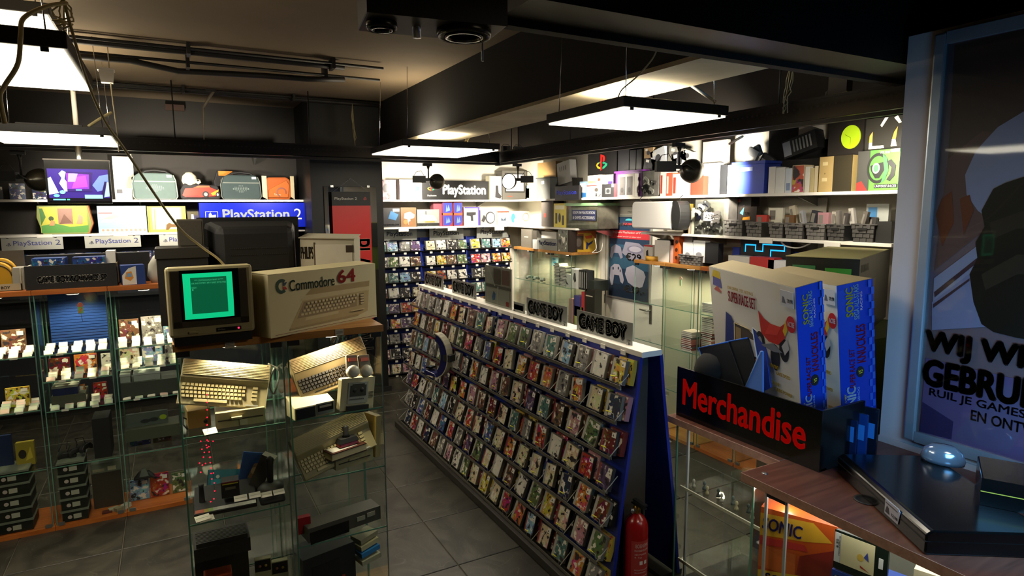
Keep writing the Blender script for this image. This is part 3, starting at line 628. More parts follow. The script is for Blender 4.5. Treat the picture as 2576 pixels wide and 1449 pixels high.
b = MB(); b.box(2.12, 2.27, GY0+.1, GY0+.13, .05, 1.36, C('#3b3833')); b.build('inner_frame', gon)
b = MB(); b.box(1.83, 2.0, GY0, GY1, 0.0, .055, M('dark grey plinth', '#2e2b26', .6)); b.box(2.36, 2.52, GY0+.05, GY1, 0, .03, MATS['dark grey plinth']); b.build('plinth', gon, bevel=.004)
GROW = [1.205 - .19*k for k in range(7)]
for r, z in enumerate(GROW):
    xp = prof(z)
    b = MB(); b.prism([(xp-.095, z), (xp, z-.012), (xp, z-.016), (xp-.097, z-.006)], GY0+.03, GY1-.02, CLEAR)
    b.box(xp-.097, xp-.093, GY0+.03, GY1-.02, z-.006, z+.012, C('#5f5c54', .25)); tr = b.build('tray', gon)
    for i in range(11):
        y = GY0 + .04 + i*.325
        if y > GY1: break
        b = MB(); b.tube([(xp-.094, y, z+.002), (xp-.005, y, z+.078)], .0028, C('#b9b6aa', .3), n=5); b.tube([(xp-.094, y, z+.002), (xp-.096, y, z+.05), (xp-.096, y+.05, z+.05), (xp-.094, y+.05, z+.002)], .0018, METAL, n=4)
        w_ = b.build('wire_divider', tr)
        if y < 4.3:
            b = MB(); b.tube([(xp-.10, y+.02, z+.055), (xp-.10, y+.06, z+.052)], .0035, C('#d5cf2c', .4), n=5); b.build('yellow_tag', tr)
    b = MB()
    for i in range(18): b.box(xp-.003, xp, GY0+.1+i*.18, GY0+.14+i*.18, z+.148, z+.172, TICK)
    o = b.build('ticket_strip', tr); o['kind'] = 'stuff'
SP = C('#a8a69c'); 
GB = [case_mesh(.122, .132, .02, C('#5b5850'), 'game_box', True, SP, .16), case_mesh(.122, .138, .024, C('#8d8a80'), 'game_box', True, SP, .14),
      case_mesh(.118, .128, .02, C('#2c2b2e'), 'game_box', True, C('#8b3f3a'), .12), case_mesh(.122, .13, .02, C('#6f6c62'), 'game_box', False, SP, .16)]
BK = [case_mesh(.122, .130, .03, OBJC, 'game_box', False), case_mesh(.122, .136, .03, OBJC, 'game_box', False)]
seq = 0
for r, z in enumerate(GROW):
    xp = prof(z); y = GY0 + .10; c = 0; lean = 20 if r > 3 else 14
    while y < GY1 - .08 and c < 20:
        dark = c > 14
        col = PN[(r*7 + c*5 + rnd.randrange(3)) % 16] if rnd.random() < .55 else rnd.choice(['cream', 'white', 'grey', 'brown', 'white', 'cream', 'red', 'orange', 'green'])
        if r == 0 and c == 0: col = 'yellow'
        if r == 1 and c == 0: col = 'dark blue'
        rowname = ORD[r] if r < 6 else 'lowest'
        nm = NUM[c]
        ca = math.cos(R(lean)); tilt = rnd.uniform(-.05, .05) + (rnd.choice((-.14, .12)) if rnd.random() < .15 else 0)
        m = rnd.choice(GB)
        o = inst(m, 'game_box', None, (xp-.066, y, z+.004), (R(-lean), tilt, R(-90)+rnd.uniform(-.06, .06)))
        o.color = rgb(PAL[col]); tag(o, '%s game box fronting the %s stack from the near end, %s row of sloping rack' % (col, nm, rowname), 'game box', 'handheld game boxes on the blue sloping rack')
        if rnd.random() < .85 or (r == 0 and c == 0):
            c2 = rnd.choice(['dark red', 'black', 'red', 'dark blue', 'brown', 'yellow', 'pink', 'black', 'dark red', 'blue']) if not (r == 0 and c == 0) else 'yellow'
            o = inst(rnd.choice(BK), 'game_box', None, (xp-.040, y-.022, z+.006), (R(-lean), tilt*.4, R(-90)+rnd.uniform(-.04, .04)))
            o.color = rgb(PAL[c2]); tag(o, '%s game box behind the %s stack from near end, %s row of sloping rack' % (c2, nm, rowname), 'game box', 'handheld game boxes on the blue sloping rack')
        y += .168 + rnd.uniform(-.004, .01); c += 1
# games on the far (right) side of the gondola that show past its end
for k, (z, col) in enumerate([(1.08, 'black'), (.80, 'brown'), (.55, 'white'), (.32, 'brown'), (.12, 'pink')]):
    xr = 2*CXG - prof(z) + .02
    b = MB(); b.prism([(xr, z-.012), (xr+.11, z), (xr+.112, z+.02), (xr+.108, z+.02), (xr+.106, z+.004), (xr, z-.008)], GY0+.1, GY0+1.2, CLEAR); tr = b.build('tray', gon)
    for q in range(2):
        o = inst(BK[0] if q else GB[2], 'game_box', None, (xr+.075-.03*q, GY0+.2+.03*q, z+.006), (R(-16), .05, R(90)))
        o.color = rgb(PAL[col if q == 0 else 'black']); tag(o, '%s game box on the hidden side of the sloping rack, %s tray, %s' % (col if q == 0 else 'black', ORD[k], 'in front' if q == 0 else 'at the back'), 'game box')

# GAME BOY plates on the white top
def sign_plate(label, y0, y1, words, colr, z0=1.395, h=.125, x=2.17, mat=SIGNG, rim=None, tint=None):
    t = thing('lettered_plate', label, 'sign', (x, y1, z0), R(-90), 'silver lettered plates on top of the blue rack'); L = y1-y0
    b = MB(); b.box(0, L, 0, .004, 0, h, mat); b.build('plate', t, bevel=.001)
    if rim:
        o = lettering(words, .06*L, .90*L, .20*h, .80*h, -.0002, rim, t, bold=.30, name='letter_outline')
    lettering(words, .08*L, .88*L, .25*h, .75*h, -.0022, colr, t, bold=.05)
    lettering('TM', .92*L, .97*L, .15*h, .22*h, -.0002, C('#3a3a38'), t, name='trademark_letters')
    b = MB(); b.box(.05*L, .08*L, -.008, .012, 0, .012, METAL); b.build('clip', t); b = MB(); b.box(.92*L, .95*L, -.008, .012, 0, .012, METAL); b.build('clip', t)
    return t
BO = C('#161614'); GLr = C('#d0d2ca', .4)
sign_plate('silver plate with black outlined capitals, nearest of the row on the blue rack', 2.62, 3.15, 'GAME BOY', GLr, rim=BO)
sign_plate('silver plate with black outlined capitals, second from the near end on the blue rack', 3.26, 3.77, 'GAME BOY', GLr, rim=BO)
sign_plate('silver plate with black outlined capitals in front of the hanging cable', 4.60, 5.10, 'GAME BOY', GLr, rim=BO)
sign_plate('silver plate with outlined capitals and a reddish left end, farthest on the blue rack', 5.30, 5.78, 'GAME BOY', GLr, rim=C('#3a1414'))
sign_plate('small plain grey plate on the rack just right of the bagged posters', 3.80, 3.96, '-', C('#565852'), h=.07)
# bagged poster strip
t = thing('bagged_posters', 'clear plastic sleeve of game posters standing on the white top of the blue rack', 'poster sleeve', (2.17, 4.43, 1.395), R(-90))
b = MB(); b.box(0, .44, 0, .006, 0, .30, C('#a8a296')); b.build('card', t)
sh = [(C('#6d6862'), rect(0, 1, .45, .53)), (C('#b8b2aa'), rect(.05, .3, .55, .98)), (C('#6e6258'), rect(.34, .62, .56, .97)), (C('#8a6a60'), rect(.66, .95, .58, .96)), (C('#b5b0a6'), rect(.05, .95, .05, .42)), (C('#4f6f9c'), [(.3,.1),(.4,.14),(.42,.3),(.34,.36),(.27,.2)]), (C('#9a3a34'), rect(.82, .93, .04, .16)), (C('#c9c4b8'), [(.1,.97),(.16,.97),(.42,.5),(.38,.5)]), (C('#c9c4b8'), [(.5,.5),(.54,.5),(.5,.05),(.47,.05)])]
picture(sh, .01, .43, .005, .295, -.0005, t)
b = MB(); b.box(-.008, .448, -.010, -.0085, -.001, .31, CLEAR); b.build('plastic_sleeve', t)

# curved handheld-console display arm on the gondola
t = thing('console_display_arm', 'curved navy and grey display arm holding a handheld console, fixed to the blue rack', 'display stand', (1.88, 4.78, .80), R(-62)); t.scale = (.68, .68, .68)
b = MB(); n = 14
outer = ell(0, .19, .21, .27, n, -75, 80); inner = ell(-.02, .19, .13, .20, n, -62, 72)
b.prism([(x, z) for x, z in outer] + [(x, z) for x, z in reversed(inner)], -.045, .045, M('navy shiny plastic', '#1b1d4a', .25)); b.build('curved_body', t, bevel=.008)
b = MB(); b.prism(ell(0, .19, .222, .283, n, -78, 82) + list(reversed(ell(0, .19, .212, .272, n, -76, 80))), -.052, .052, C('#9b9786', .35)); b.build('grey_trim', t)
b = MB(); b.prism([(.0, -.07), (.05, -.075), (.02, -.03), (-.12, .0), (-.15, -.03), (-.11, -.06)], -.07, .07, MATS['navy shiny plastic']); b.build('base_tongue', t, bevel=.008)
inn = ell(-.02, .19, .128, .198, n, -35, 60); inn2 = ell(-.02, .19, .122, .192, n, -35, 60)
b = MB(); b.prism(inn + list(reversed(inn2)), -.04, .04, ART); o = b.build('picture_strip', t); o.color = rgb('#c07a5a')
b = MB(); b.prism([(x+.001, z) for x, z in ell(-.02, .19, .129, .2, n, -45, 70)] + list(reversed(ell(-.02, .19, .124, .195, n, -45, 70))), -.047, -.041, METAL); b.build('chrome_edge', t)
b = MB(); b.box(-.13, -.05, -.05, .05, .015, .035, BLACKG); c_ = b.build('console', t, bevel=.004)
b = MB(); b.box(-.115, -.065, -.03, .03, .0352, .037, C('#4a5560', .1)); b.build('screen', c_)
b = MB(); b.box(.06, .085, -.03, .03, .43, .455, C('#b9b8b0')); b.build('badge', t)
b = MB(); b.box(.15, .26, -.05, .05, .14, .22, BLACKM); b.build('mounting_arm', t)

# ================================================================ fire extinguisher
t = thing('fire_extinguisher', 'red fire extinguisher standing on the floor at the near end of the blue rack', 'fire extinguisher', (2.115, 2.49, 0)); t.scale = (1, 1, 1.04)
REDX = M('extinguisher red', '#96100f', .25, var=.06, coat=.4)
b = MB(); b.lathe([(.058, 0), (.064, .01), (.065, .03), (.065, .41), (.06, .44), (.045, .465), (.025, .48), (.018, .487)], REDX, n=32); b.build('body', t)
b = MB(); b.lathe([(.018, .487), (.02, .49), (.02, .515), (.014, .53), (.001, .531)], M('brass', '#a58434', .3, .9), n=16); b.tube([(0,0,.505), (-.04, -.01, .51)], .01, MATS['brass']); b.build('valve', t)
b = MB(); b.lathe([(.014, -.008), (.014, .008), (.001, .009)], METAL, n=14, T=Matrix.Translation((-.042, -.02, .515)) @ Matrix.Rotation(R(90), 4, 'X')); b.build('pressure_gauge', t)
b = MB(); b.box(-.012, .012, -.07, .03, .53, .538, BLACKM); b.box(-.012, .012, -.075, .02, .55, .558, BLACKM); b.build('lever', t)
b = MB(); b.tube([(.03, .02, .51), (.075, .04, .50), (.085, .05, .42), (.08, .05, .15), (.07, .06, .05)], .008, BLACKM); b.build('hose', t)
b = MB(); n = 14
vs = []; 
for i in range(n+1):
    a = R(-150 + 120*i/n); vs += [(.0655*math.cos(a), .0655*math.sin(a), .12), (.0655*math.cos(a), .0655*math.sin(a), .36)]
b.add(vs, [(2*i, 2*i+2, 2*i+3, 2*i+1) for i in range(n)], C('#a83a34', .4), True); lb = b.build('label_wrap', t)
def wrap(o, r):
    for v in o.data.vertices:
        a = R(-100) + v.co.x/r; rr = r + (-v.co.y); v.co.x, v.co.y = rr*math.cos(a), rr*math.sin(a)
for s, x0, x1, z0, z1 in [('BOENSMA', -.035, .045, .325, .345), ('BRANDBEVEILIGING', -.04, .045, .305, .315), ('ABC POEDER', -.04, .03, .285, .292), ('6 kg', -.04, .0, .268, .276), ('DROOG OP VUUR RICHTEN', -.04, .045, .20, .206), ('VEILIGHEIDSPEN', -.04, .03, .185, .191), ('NIET OP WATER', -.04, .04, .165, .171)]:
    o = lettering(s, x0, x1, z0, z1, 0, C('#cfa8a0'), lb)
    if o: wrap(o, .0658)
b = MB(); b.box(-.01, .006, 0, .0, .23, .25, WHITE)
for x0 in (-.012, .016):
    b = MB(); b.add([(x0, -.0004, .232), (x0+.018, -.0004, .232), (x0+.018, -.0004, .252), (x0, -.0004, .252)], [(0,1,2,3)], C('#d8cfc8')); o = b.build('pictogram', lb); wrap(o, .0662)

# ================================================================ counter on the right, with glass display fronts
t = thing('far_counter', 'set-back glass-fronted counter section with pinkish wood edge under the Merchandise sign', 'counter', (0, 0, 0))
b = MB(); b.box(2.36, 3.0, 1.805, 2.53, .962, 1.0, WALNUT, front=WALEDGE); b.build('worktop', t, bevel=.002)
b = MB(); b.box(2.357, 2.361, 1.80, 2.53, .963, .999, WALEDGE); b.box(2.36, 3.0, 2.53, 2.533, .963, .999, WALEDGE); b.build('edge_band', t)
for nm, q in (('glass_front', (2.40, 2.404, 1.82, 2.50)), ('glass_side', (2.404, 2.95, 2.496, 2.50))):
    b = MB(); b.box(q[0], q[1], q[2], q[3], .02, .962, GLASS); b.build(nm, t)
b = MB(); b.box(2.398, 2.406, 2.494, 2.502, .02, .962, EDGE); b.build('glass_edge', t)
b = MB(); b.box(2.43, 2.442, 2.44, 2.452, .02, .962, C('#b9bfc2', .3)); b.build('corner_post', t)
for z in (.60, .17):
    b = MB(); b.box(2.41, 2.95, 1.84, 2.47, z-.006, z, GLASS); s_ = b.build('glass_shelf', t)
    b = MB(); b.box(2.406, 2.414, 1.84, 2.47, z-.012, z+.004, C('#c9cbb8', .3)); b.build('shelf_edge', s_)
b = MB(); b.box(2.42, 2.96, 1.82, 2.49, 0, .03, BLACKM); b.build('base_board', t)
t = thing('near_counter', 'walnut-topped counter in the foreground over the lit glass case', 'counter', (0, 0, 0))
b = MB(); b.box(2.11, 3.0, -.6, 1.80, .962, 1.0005, WALNUT); b.build('worktop', t)
b = MB(); b.box(2.107, 2.111, -.6, 1.80, .963, 1.0, WALEDGE); b.box(2.11, 2.36, 1.80, 1.803, .963, 1.0, WALEDGE); b.build('edge_band', t)
b = MB(); b.box(2.14, 2.144, -.6, 1.76, .02, .962, GLASS); b.build('glass_front', t)
b = MB(); b.box(2.144, 2.40, 1.756, 1.76, .02, .962, GLASS); b.build('glass_side', t)
b = MB(); b.box(2.138, 2.146, 1.754, 1.762, .02, .962, EDGE); b.build('glass_edge', t)
for y in (1.70, 1.60, .95):
    b = MB(); b.box(2.15, 2.158, y-.006, y+.006, .02, .962, C('#a7adb0', .25)); b.build('support_post', t)
b = MB(); b.box(2.14, 2.17, 1.60, 1.69, .93, .955, BLACKM); b.build('door_hinge', t)
b = MB(); b.box(2.15, 2.95, -.6, 1.74, .70-.006, .70, GLASS); b.build('glass_shelf', t)
b = MB(); b.box(2.15, 2.98, -.6, 1.75, 0, .05, WALNUT); b.build('base_board', t)
b = MB(); b.box(2.96, 2.99, -.6, 1.75, .05, .962, C('#a8a9a0')); b.build('back_panel', t)
b = MB(); b.lathe([(.013, 0), (.013, .002), (.004, .003), (.001, .002)], METAL, n=16, c=(2.19, 1.745, 1.0005)); b.build('screw_cap', t)
b = MB(); b.lathe([(.045, 0), (.045, .004), (.036, .004), (.034, .001), (.001, .001)], BLACKM, n=26, c=(2.33, 1.38, 1.0)); b.build('cable_grommet', t)
lamp('AREA', 'counter_case_light', (2.4, 1.15, .955), 5, (1, .96, .86), size=.5, size_y=1.0, rot=(0, 0, 0))
lamp('POINT', 'counter_case_lamp', (2.24, 1.66, .90), .8, (1, .96, .86), size=.03)
lamp('AREA', 'far_counter_case_light', (2.66, 2.15, .955), 1.6, (1, .9, .75), size=.4, size_y=.5, rot=(0, 0, 0))
# ================================================================ things on and in the middle cabinets
def face_T(o, loc, tilt, yaw, roll):
    o.matrix_world = Matrix.Translation(loc) @ Matrix.Rotation(R(yaw), 4, 'Z') @ Matrix.Rotation(R(roll), 4, 'Y') @ Matrix.Rotation(R(tilt), 4, 'X')
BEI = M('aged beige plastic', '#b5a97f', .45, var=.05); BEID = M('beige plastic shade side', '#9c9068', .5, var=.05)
# --- green screen monitor
t = thing('computer_monitor', 'beige boxy computer monitor with a lit green text screen', 'monitor', (.124, 2.63, 1.63), R(3))
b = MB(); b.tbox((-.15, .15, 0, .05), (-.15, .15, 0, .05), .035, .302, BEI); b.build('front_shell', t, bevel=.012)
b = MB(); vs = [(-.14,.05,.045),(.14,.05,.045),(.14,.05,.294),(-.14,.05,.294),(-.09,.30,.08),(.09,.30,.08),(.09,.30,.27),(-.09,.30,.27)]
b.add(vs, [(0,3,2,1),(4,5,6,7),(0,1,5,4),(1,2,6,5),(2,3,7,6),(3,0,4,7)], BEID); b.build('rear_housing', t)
b = MB(); b.box(-.135, .128, -.003, .012, .075, .288, M('dark brown bezel', '#2b261d', .4)); b.build('bezel', t, bevel=.004)
b = MB()
for q in [((-.135,-.105), (.075,.288)), ((.098,.128),(.075,.288))]: b.box(q[0][0], q[0][1], -.006, 0, q[1][0], q[1][1], M('brown bezel slope', '#4a4232', .4))
b.box(-.135, .128, -.006, 0, .075, .098, MATS['brown bezel slope']); b.build('bezel_rim', t, bevel=.003)
SCR = M('screen border green', '#0fd08a', .3, emit=.85, var=.02); SCI = M('screen inner green', '#0a5f3c', .3, emit=.75, var=.15, scale=2); STX = M('screen text green', '#3fae7c', .3, emit=.8, var=.02)
def curved(x0, x1, z0, z1, y, bulge, mat, n=10):
    b = MB(); vs = []
    for i in range(n+1):
        for j in range(n+1):
            u, v = i/n, j/n; e = 1 - (((x0+(x1-x0)*u+.0035)/.1)**2 + ((z0+(z1-z0)*v-.194)/.096)**2)/2
            vs.append((x0+(x1-x0)*u, y-.012*e, z0+(z1-z0)*v))
    b.add(vs, [(i*(n+1)+j, (i+1)*(n+1)+j, (i+1)*(n+1)+j+1, i*(n+1)+j+1) for i in range(n) for j in range(n)], mat, True); return b
b = curved(-.105, .098, .098, .29, -.006, .012, M('black tube glass', '#04140e', .08)); g_ = b.build('tube', t)
b = curved(-.095, .075, .105, .278, -.0075, .011, SCR); b.build('screen_border', g_)
b = curved(-.070, .054, .125, .262, -.0085, .0105, SCI); b.build('screen', g_)
for s, x0, x1, z in [('**** COMMODORE 64 BASIC V2 ****', -.057, .042, .249), ('64K RAM SYSTEM  38911 BASIC BYTES FREE', -.067, .051, .238), ('READY.', -.067, -.050, .222)]:
    lettering(s, x0, x1, z, z+.006, -.0215, STX, g_, name='screen_text')
b = MB(); b.box(-.066, -.062, -.0228, -.0222, .214, .220, STX); b.build('cursor', g_)
b = MB(); b.box(.01, .098, -.004, .002, .048, .062, M('dark brown strip', '#1e1712', .3)); st = b.build('control_strip', t)
b = MB(); b.box(.085, .091, -.006, -.003, .052, .058, M('power led red', '#ff2a50', .3, emit=3)); b.build('power_led', st)
lettering('Philips', .015, .04, .051, .058, -.0045, C('#a8a090'), st)
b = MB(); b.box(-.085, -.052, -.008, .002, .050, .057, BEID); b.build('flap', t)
b = MB(); b.box(-.135, .14, .02, .30, 0, .033, BLACKM); b.build('swivel_base', t, bevel=.003)
# --- carton with the home computer picture
A_, B_ = at_z(682, 852, 1.63), at_z(948, 797, 1.63); dirv = (B_-A_); Lc = dirv.length; yaw = math.atan2(dirv.y, dirv.x)
t = thing('computer_carton', 'large beige carton printed with a home computer picture and red 64', 'carton', tuple(A_), yaw)
CB = M('cream carton board', '#c8bd92', .6, var=.05, scale=5, bump=.05); Hc = .256
b = MB(); b.box(0, Lc, 0, .14, 0, Hc, CB); b.build('carton', t, bevel=.003)
b = MB(); b.add([(0, 0, Hc+.001), (Lc, 0, Hc+.001), (Lc, .12, Hc+.008), (0, .12, Hc+.006)], [(0,1,2,3)], CB); b.add([(0,0,Hc+.001),(0,.12,Hc+.006),(0,.12,Hc)], [(0,1,2)], CB); b.build('lid_flap', t)
def on(p): return [(x, z) for x, z in p]
KB = C('#b39e6e'); KD = C('#94805a'); KL = C('#c6b587')
shp = [(KB, [(.155,.09),(.30,.60),(.355,.70),(.93,.70),(.90,.15),(.80,.10)]), (C('#a08a5c'), [(.30,.60),(.355,.70),(.93,.70),(.925,.60)]), (KL, [(.25,.52),(.30,.60),(.925,.60),(.92,.53)]),
       (KD, [(.22,.24),(.285,.50),(.80,.50),(.785,.27)]), (C('#7c6a48'), rect(.815, .865, .29, .49)), (KL, [(.29,.185),(.30,.235),(.60,.25),(.60,.20)]), (C('#a28d60'), [(.155,.07),(.155,.10),(.80,.13),(.80,.09)])]
for r in range(4):
    for k in range(15 - (r == 0)):
        x = .30 + .0335*k - .016*(3-r)*.9 + .004*r; z = .275 + .058*r + .0012*k
        shp.append((KL if (k+r) % 7 else C('#cbbd92'), rect(x, x+.022, z, z+.036)))
for k in range(4): shp.append((KL, rect(.822, .858, .30+.048*k, .33+.048*k)))
shp += [(C('#7a3f24'), rect(.03, 1.0, .035, .042)), (KL, rect(.72, .86, .195, .215))]
picture(shp, 0, Lc, 0, Hc, -.0005, t, step=.00006)
GRN = C('#22412f'); 
b = MB()
arc = ell(.062, .205, .028, .030, 16, 50, 310); arc2 = ell(.062, .205, .016, .017, 16, 50, 310)
b.prism(list(arc) + list(reversed(arc2)), -.002, -.0008, GRN); lg = b.build('brand_emblem', t)
b = MB(); b.prism([(.068,.206),(.068,.218),(.088,.220),(.078,.206)], -.002, -.0008, C('#2c3f5a')); b.build('emblem_flag', lg)
b = MB(); b.prism([(.068,.191),(.068,.203),(.078,.203),(.088,.190)], -.002, -.0008, C('#b03020')); b.build('emblem_flag', lg)
lettering('Commodore', .098, .335, .180, .225, -.002, GRN, t, bold=.015)
lettering('64', .352, .458, .185, .245, -.0012, C('#a8958a'), t, bold=.05, name='number_outline'); lettering('64', .355, .455, .188, .242, -.0022, C('#c0281a'), t, bold=.06, name='number_letters')
lettering('Commodore', .43, .50, .045, .052, -.002, C('#6a5a3a'), t, name='small_print')
# --- back of a black television
t = thing('television', 'back of a black moulded television standing behind the green-screen monitor', 'television', (.355, 3.25, 1.63), R(2))
b = MB(); b.box(-.235, .235, .12, .16, .05, .475, BLACKM); b.build('front_frame', t, bevel=.01)
b = MB(); vs = [(-.215,.12,.07),(.215,.12,.07),(.215,.12,.46),(-.215,.12,.46),(-.17,-.08,.10),(.17,-.08,.10),(.17,-.08,.43),(-.17,-.08,.43)]
b.add(vs, [(0,1,2,3),(7,6,5,4),(0,4,5,1),(1,5,6,2),(2,6,7,3),(3,7,4,0)], BLACKM); b.build('rear_shell', t, bevel=.03)
b = MB()
for k in range(11): b.box(-.16, .16, -.087, -.08, .12+k*.011, .124+k*.011, BLACKM)
o = b.build('vent_slots', t); o['kind'] = 'stuff'
b = MB()
for rr in range(2):
    for k in range(14): b.box(-.12+k*.009 + (.0), -.116+k*.009, -.082, -.079, .30+rr*.03, .305+rr*.03, C('#2c2b29')); b.box(.02+k*.009, .024+k*.009, -.082, -.079, .30+rr*.03, .305+rr*.03, C('#2c2b29'))
o = b.build('speaker_holes', t); o['kind'] = 'stuff'
b = MB(); b.box(-.20, .20, -.04, .15, 0, .055, BLACKM); b.build('foot', t, bevel=.005)
t = thing('speaker_box', 'grey-brown speaker standing left of the black television', 'speaker', (.085, 3.22, 1.63+.345), 0)
b = MB(); b.box(-.055, .05, -.03, .09, 0, .125, C('#4a4438', .7)); b.build('cabinet', t, bevel=.003)
b = MB(); b.box(-.048, .043, -.033, -.030, .008, .118, M('speaker cloth', '#3d382e', .9, var=.3, scale=90)); b.build('grille', t)
t = thing('black_case', 'low black plastic equipment case behind and left of the green-screen monitor', 'case', (.06, 3.2, 1.63), 0)
b = MB(); b.box(-.12, .085, -.05, .14, 0, .30, BLACKM); b.build('body', t, bevel=.008)
b = MB(); b.box(-.125, .09, -.055, .145, .30, .345, M('black case lid', '#24211c', .5)); b.build('lid', t, bevel=.006)
t = thing('hand_lettered_carton', 'worn white carton with an open front behind the beige computer carton', 'carton', (.70, 3.22, 1.63), R(-24))
b = MB(); WB = M('worn white board', '#b9b39c', .7, var=.08, scale=6, bump=.05)
b.box(-.12, .14, -.08, .10, 0, .37, WB); b.build('carton', t, bevel=.002)
b = MB(); b.box(-.05, .13, -.083, -.08, .20, .34, C('#d0cbb8')); b.build('front_panel', t)
b = MB(); b.box(-.055, -.05, -.084, -.08, .0, .35, C('#4a3a28')); b.box(.10, .135, -.084, -.08, .30, .335, C('#3a2c20')); b.build('torn_edge', t)
b = MB(); b.add([(-.125,-.09,.372),(.145,-.09,.365),(.145,.10,.378),(-.125,.10,.385),(-.125,-.09,.376),(.145,-.09,.369),(.145,.10,.382),(-.125,.10,.389)], [(0,3,2,1),(4,5,6,7),(0,1,5,4),(1,2,6,5),(2,3,7,6),(3,0,4,7)], WB); b.build('lid_flap', t)
lettering('PHILIPS', -.118, -.06, .27, .33, -.081, C('#2a241c'), t, bold=.02)
# --- home computers
KM = {}
def key_mesh(mat, w=.0165):
    k = (mat.name, w)
    if k not in KM:
        b = MB(); b.tbox((-w/2, w/2, -.008, .008), (-w/2+.002, w/2-.002, -.006, .006), 0, .008, mat); KM[k] = b.mesh('key')
    return KM[k]
def computer(label, loc, tilt, yaw, roll, body, keym, fkey, ridges=True, s=.95, badge='Commodore 64', slope=True):
    t = thing('home_computer', label, 'computer'); face_T(t, loc, tilt, yaw, roll); t.scale = (s, s, s)
    b = MB(); W, D = .202, .108
    if slope: b.prismx([(-D, 0), (D, 0), (D, .058), (.02, .052), (-.005, .028), (-D, .016)], -W, W, body)
    else: b.prismx([(-D, 0), (D, 0), (D, .065), (.03, .065), (-.01, .040), (-D, .022)], -W, W, body)
    b.build('case', t, bevel=.004)
    zt = .056 if slope else .066
    if ridges:
        b = MB()
        for k in range(9): b.box(-W+.006, W-.006, .032+k*.0078, .035+k*.0078, zt-.003, zt+.0025, body)
        o = b.build('vent_ridges', t); o['kind'] = 'stuff'
    zk = lambda y: (.0285 if slope else .042) + (y+.005)*(.12 if slope else .19)
    for r in range(4):
        y = -.012 - r*.0185; n = 16 - (r == 3)
        for k in range(n):
            x = -.185 + k*.0182 + (.004, .0, .005, .012)[r]*.6
            inst(key_mesh(keym), 'key', t, (x, y, zk(y)-.001))
    b = MB(); b.box(-.13, .02, -.0925, -.079, .019, .026, keym); b.build('space_bar', t, bevel=.002)
    for k in range(4): inst(key_mesh(fkey, .026), 'function_key', t, (.142, -.012-k*.0185, zk(-.012-k*.0185)-.001))
    b = MB(); b.box(.105, .165, -.100, -.093, .019, .0205, C('#a9a9a2', .3)); bd = b.build('badge', t)
    b = MB(); b.box(.203, .2045, .03, .05, .02, .034, BLACKM); b.box(.203, .2045, .0, .02, .015, .026, BLACKM); b.build('port', t)
    b = MB(); b.lathe([(.004, 0), (.004, .001), (.001, .0012)], C('#6a6048'), n=12, c=(.185, .098, zt+.001)); b.build('power_light', t)
    return t
BEIL = M('cream computer plastic', '#c3b78e', .4, var=.04); BRN = M('brown-beige computer plastic', '#a5906a', .4, var=.05); BRK = M('dark brown keys', '#150e09', .5, var=.1); BKC = M('cream keys', '#b8ac80', .4, var=.05); GKY = C('#9a9070', .4)
computer('cream home computer with cream keys propped up on the upper shelf, left cabinet', at_y(566, 970, 2.83), 62, -6, 11, BEIL, BKC, BKC, s=.84)
computer('brown-beige home computer with dark keys propped up in the right cabinet', at_y(832, 930, 2.86), 60, 8, -11, BRN, BRK, BRK, slope=False, s=.86)
computer('cream home computer leaning on the second shelf of the right cabinet', at_y(838, 1118, 2.82), 58, 10, -13, M('dim beige plastic', '#a89c70', .45), BKC, BKC, s=.88)
# --- disk drive under the cream computer
t = thing('disk_drive', 'small cream floppy disk drive under the cream computer', 'disk drive', (.215, 2.80, 1.25), R(-2))
b = MB(); b.box(-.10, .09, -.05, .12, .0, .065, BEIL); b.build('case', t, bevel=.003)
b = MB(); b.box(-.092, .082, -.054, -.05, .030, .034, C('#3a3222')); b.build('slot', t)
b = MB(); b.box(-.04, .0, -.068, -.05, .036, .044, BEIL); b.box(-.01, .02, -.056, -.05, .004, .028, C('#ddd6ba')); b.build('lever', t)
t = thing('power_adapter', 'yellowed boxy power adapter with a black cord left of the disk drive', 'adapter', (.045, 2.86, 1.25), R(5))
b = MB(); b.box(-.035, .05, -.05, .05, 0, .075, C('#a88a4a')); b.build('body', t, bevel=.004)
b = MB(); b.lathe([(.008, 0), (.008, .002), (.001, .002)], BLACKM, n=14, T=Matrix.Translation((.03, -.05, .022)) @ Matrix.Rotation(R(90), 4, 'X')); b.tube([(-.035, 0, .03), (-.05, -.02, .045), (-.052, -.04, .02), (-.04, -.06, .005)], .003, BLACKM); b.build('cord', t)
cable('joystick_cable', 'grey and white looped cord beside the cream computer', [at_y(675, 915, 2.88), at_y(702, 935, 2.9), at_y(690, 990, 2.9), at_y(678, 965, 2.88), at_y(690, 925, 2.86)], .004, C('#8f8f86'))
def card(label, pts_c, w, d, yaw, name='price_card', n=1):
    t = MB(); t.box(-w/2, w/2, -d/2, d/2, 0, .0015, C('#d9d6c6')); t.box(-w/2+.003, w/2-.003, -.0, .001, .0015, .0018, C('#8a877c'))
    o = t.build(name, loc=tuple(pts_c)); o.rotation_euler = (R(25), 0, yaw); return tag(o, label, 'price card')
card('white price card lying in front of the cream disk drive', (.09, 2.715, 1.258), .05, .035, R(10))
card('white price card on the shelf below the long grey console', (.055, 2.72, .892), .055, .03, R(12)); card('second white price card just beneath the first, lowest on the left shelf', (.04, 2.705, .905), .055, .03, R(12))
card('left white price card below the striped console', (.185, 2.70, .958), .05, .03, 0); card('right white price card below the striped console', (.24, 2.70, .958), .045, .03, 0)
card('left of two price cards below the black joystick', (.285, 2.70, .95), .045, .028, 0); card('right of two price cards below the black joystick', (.335, 2.70, .95), .045, .028, 0)
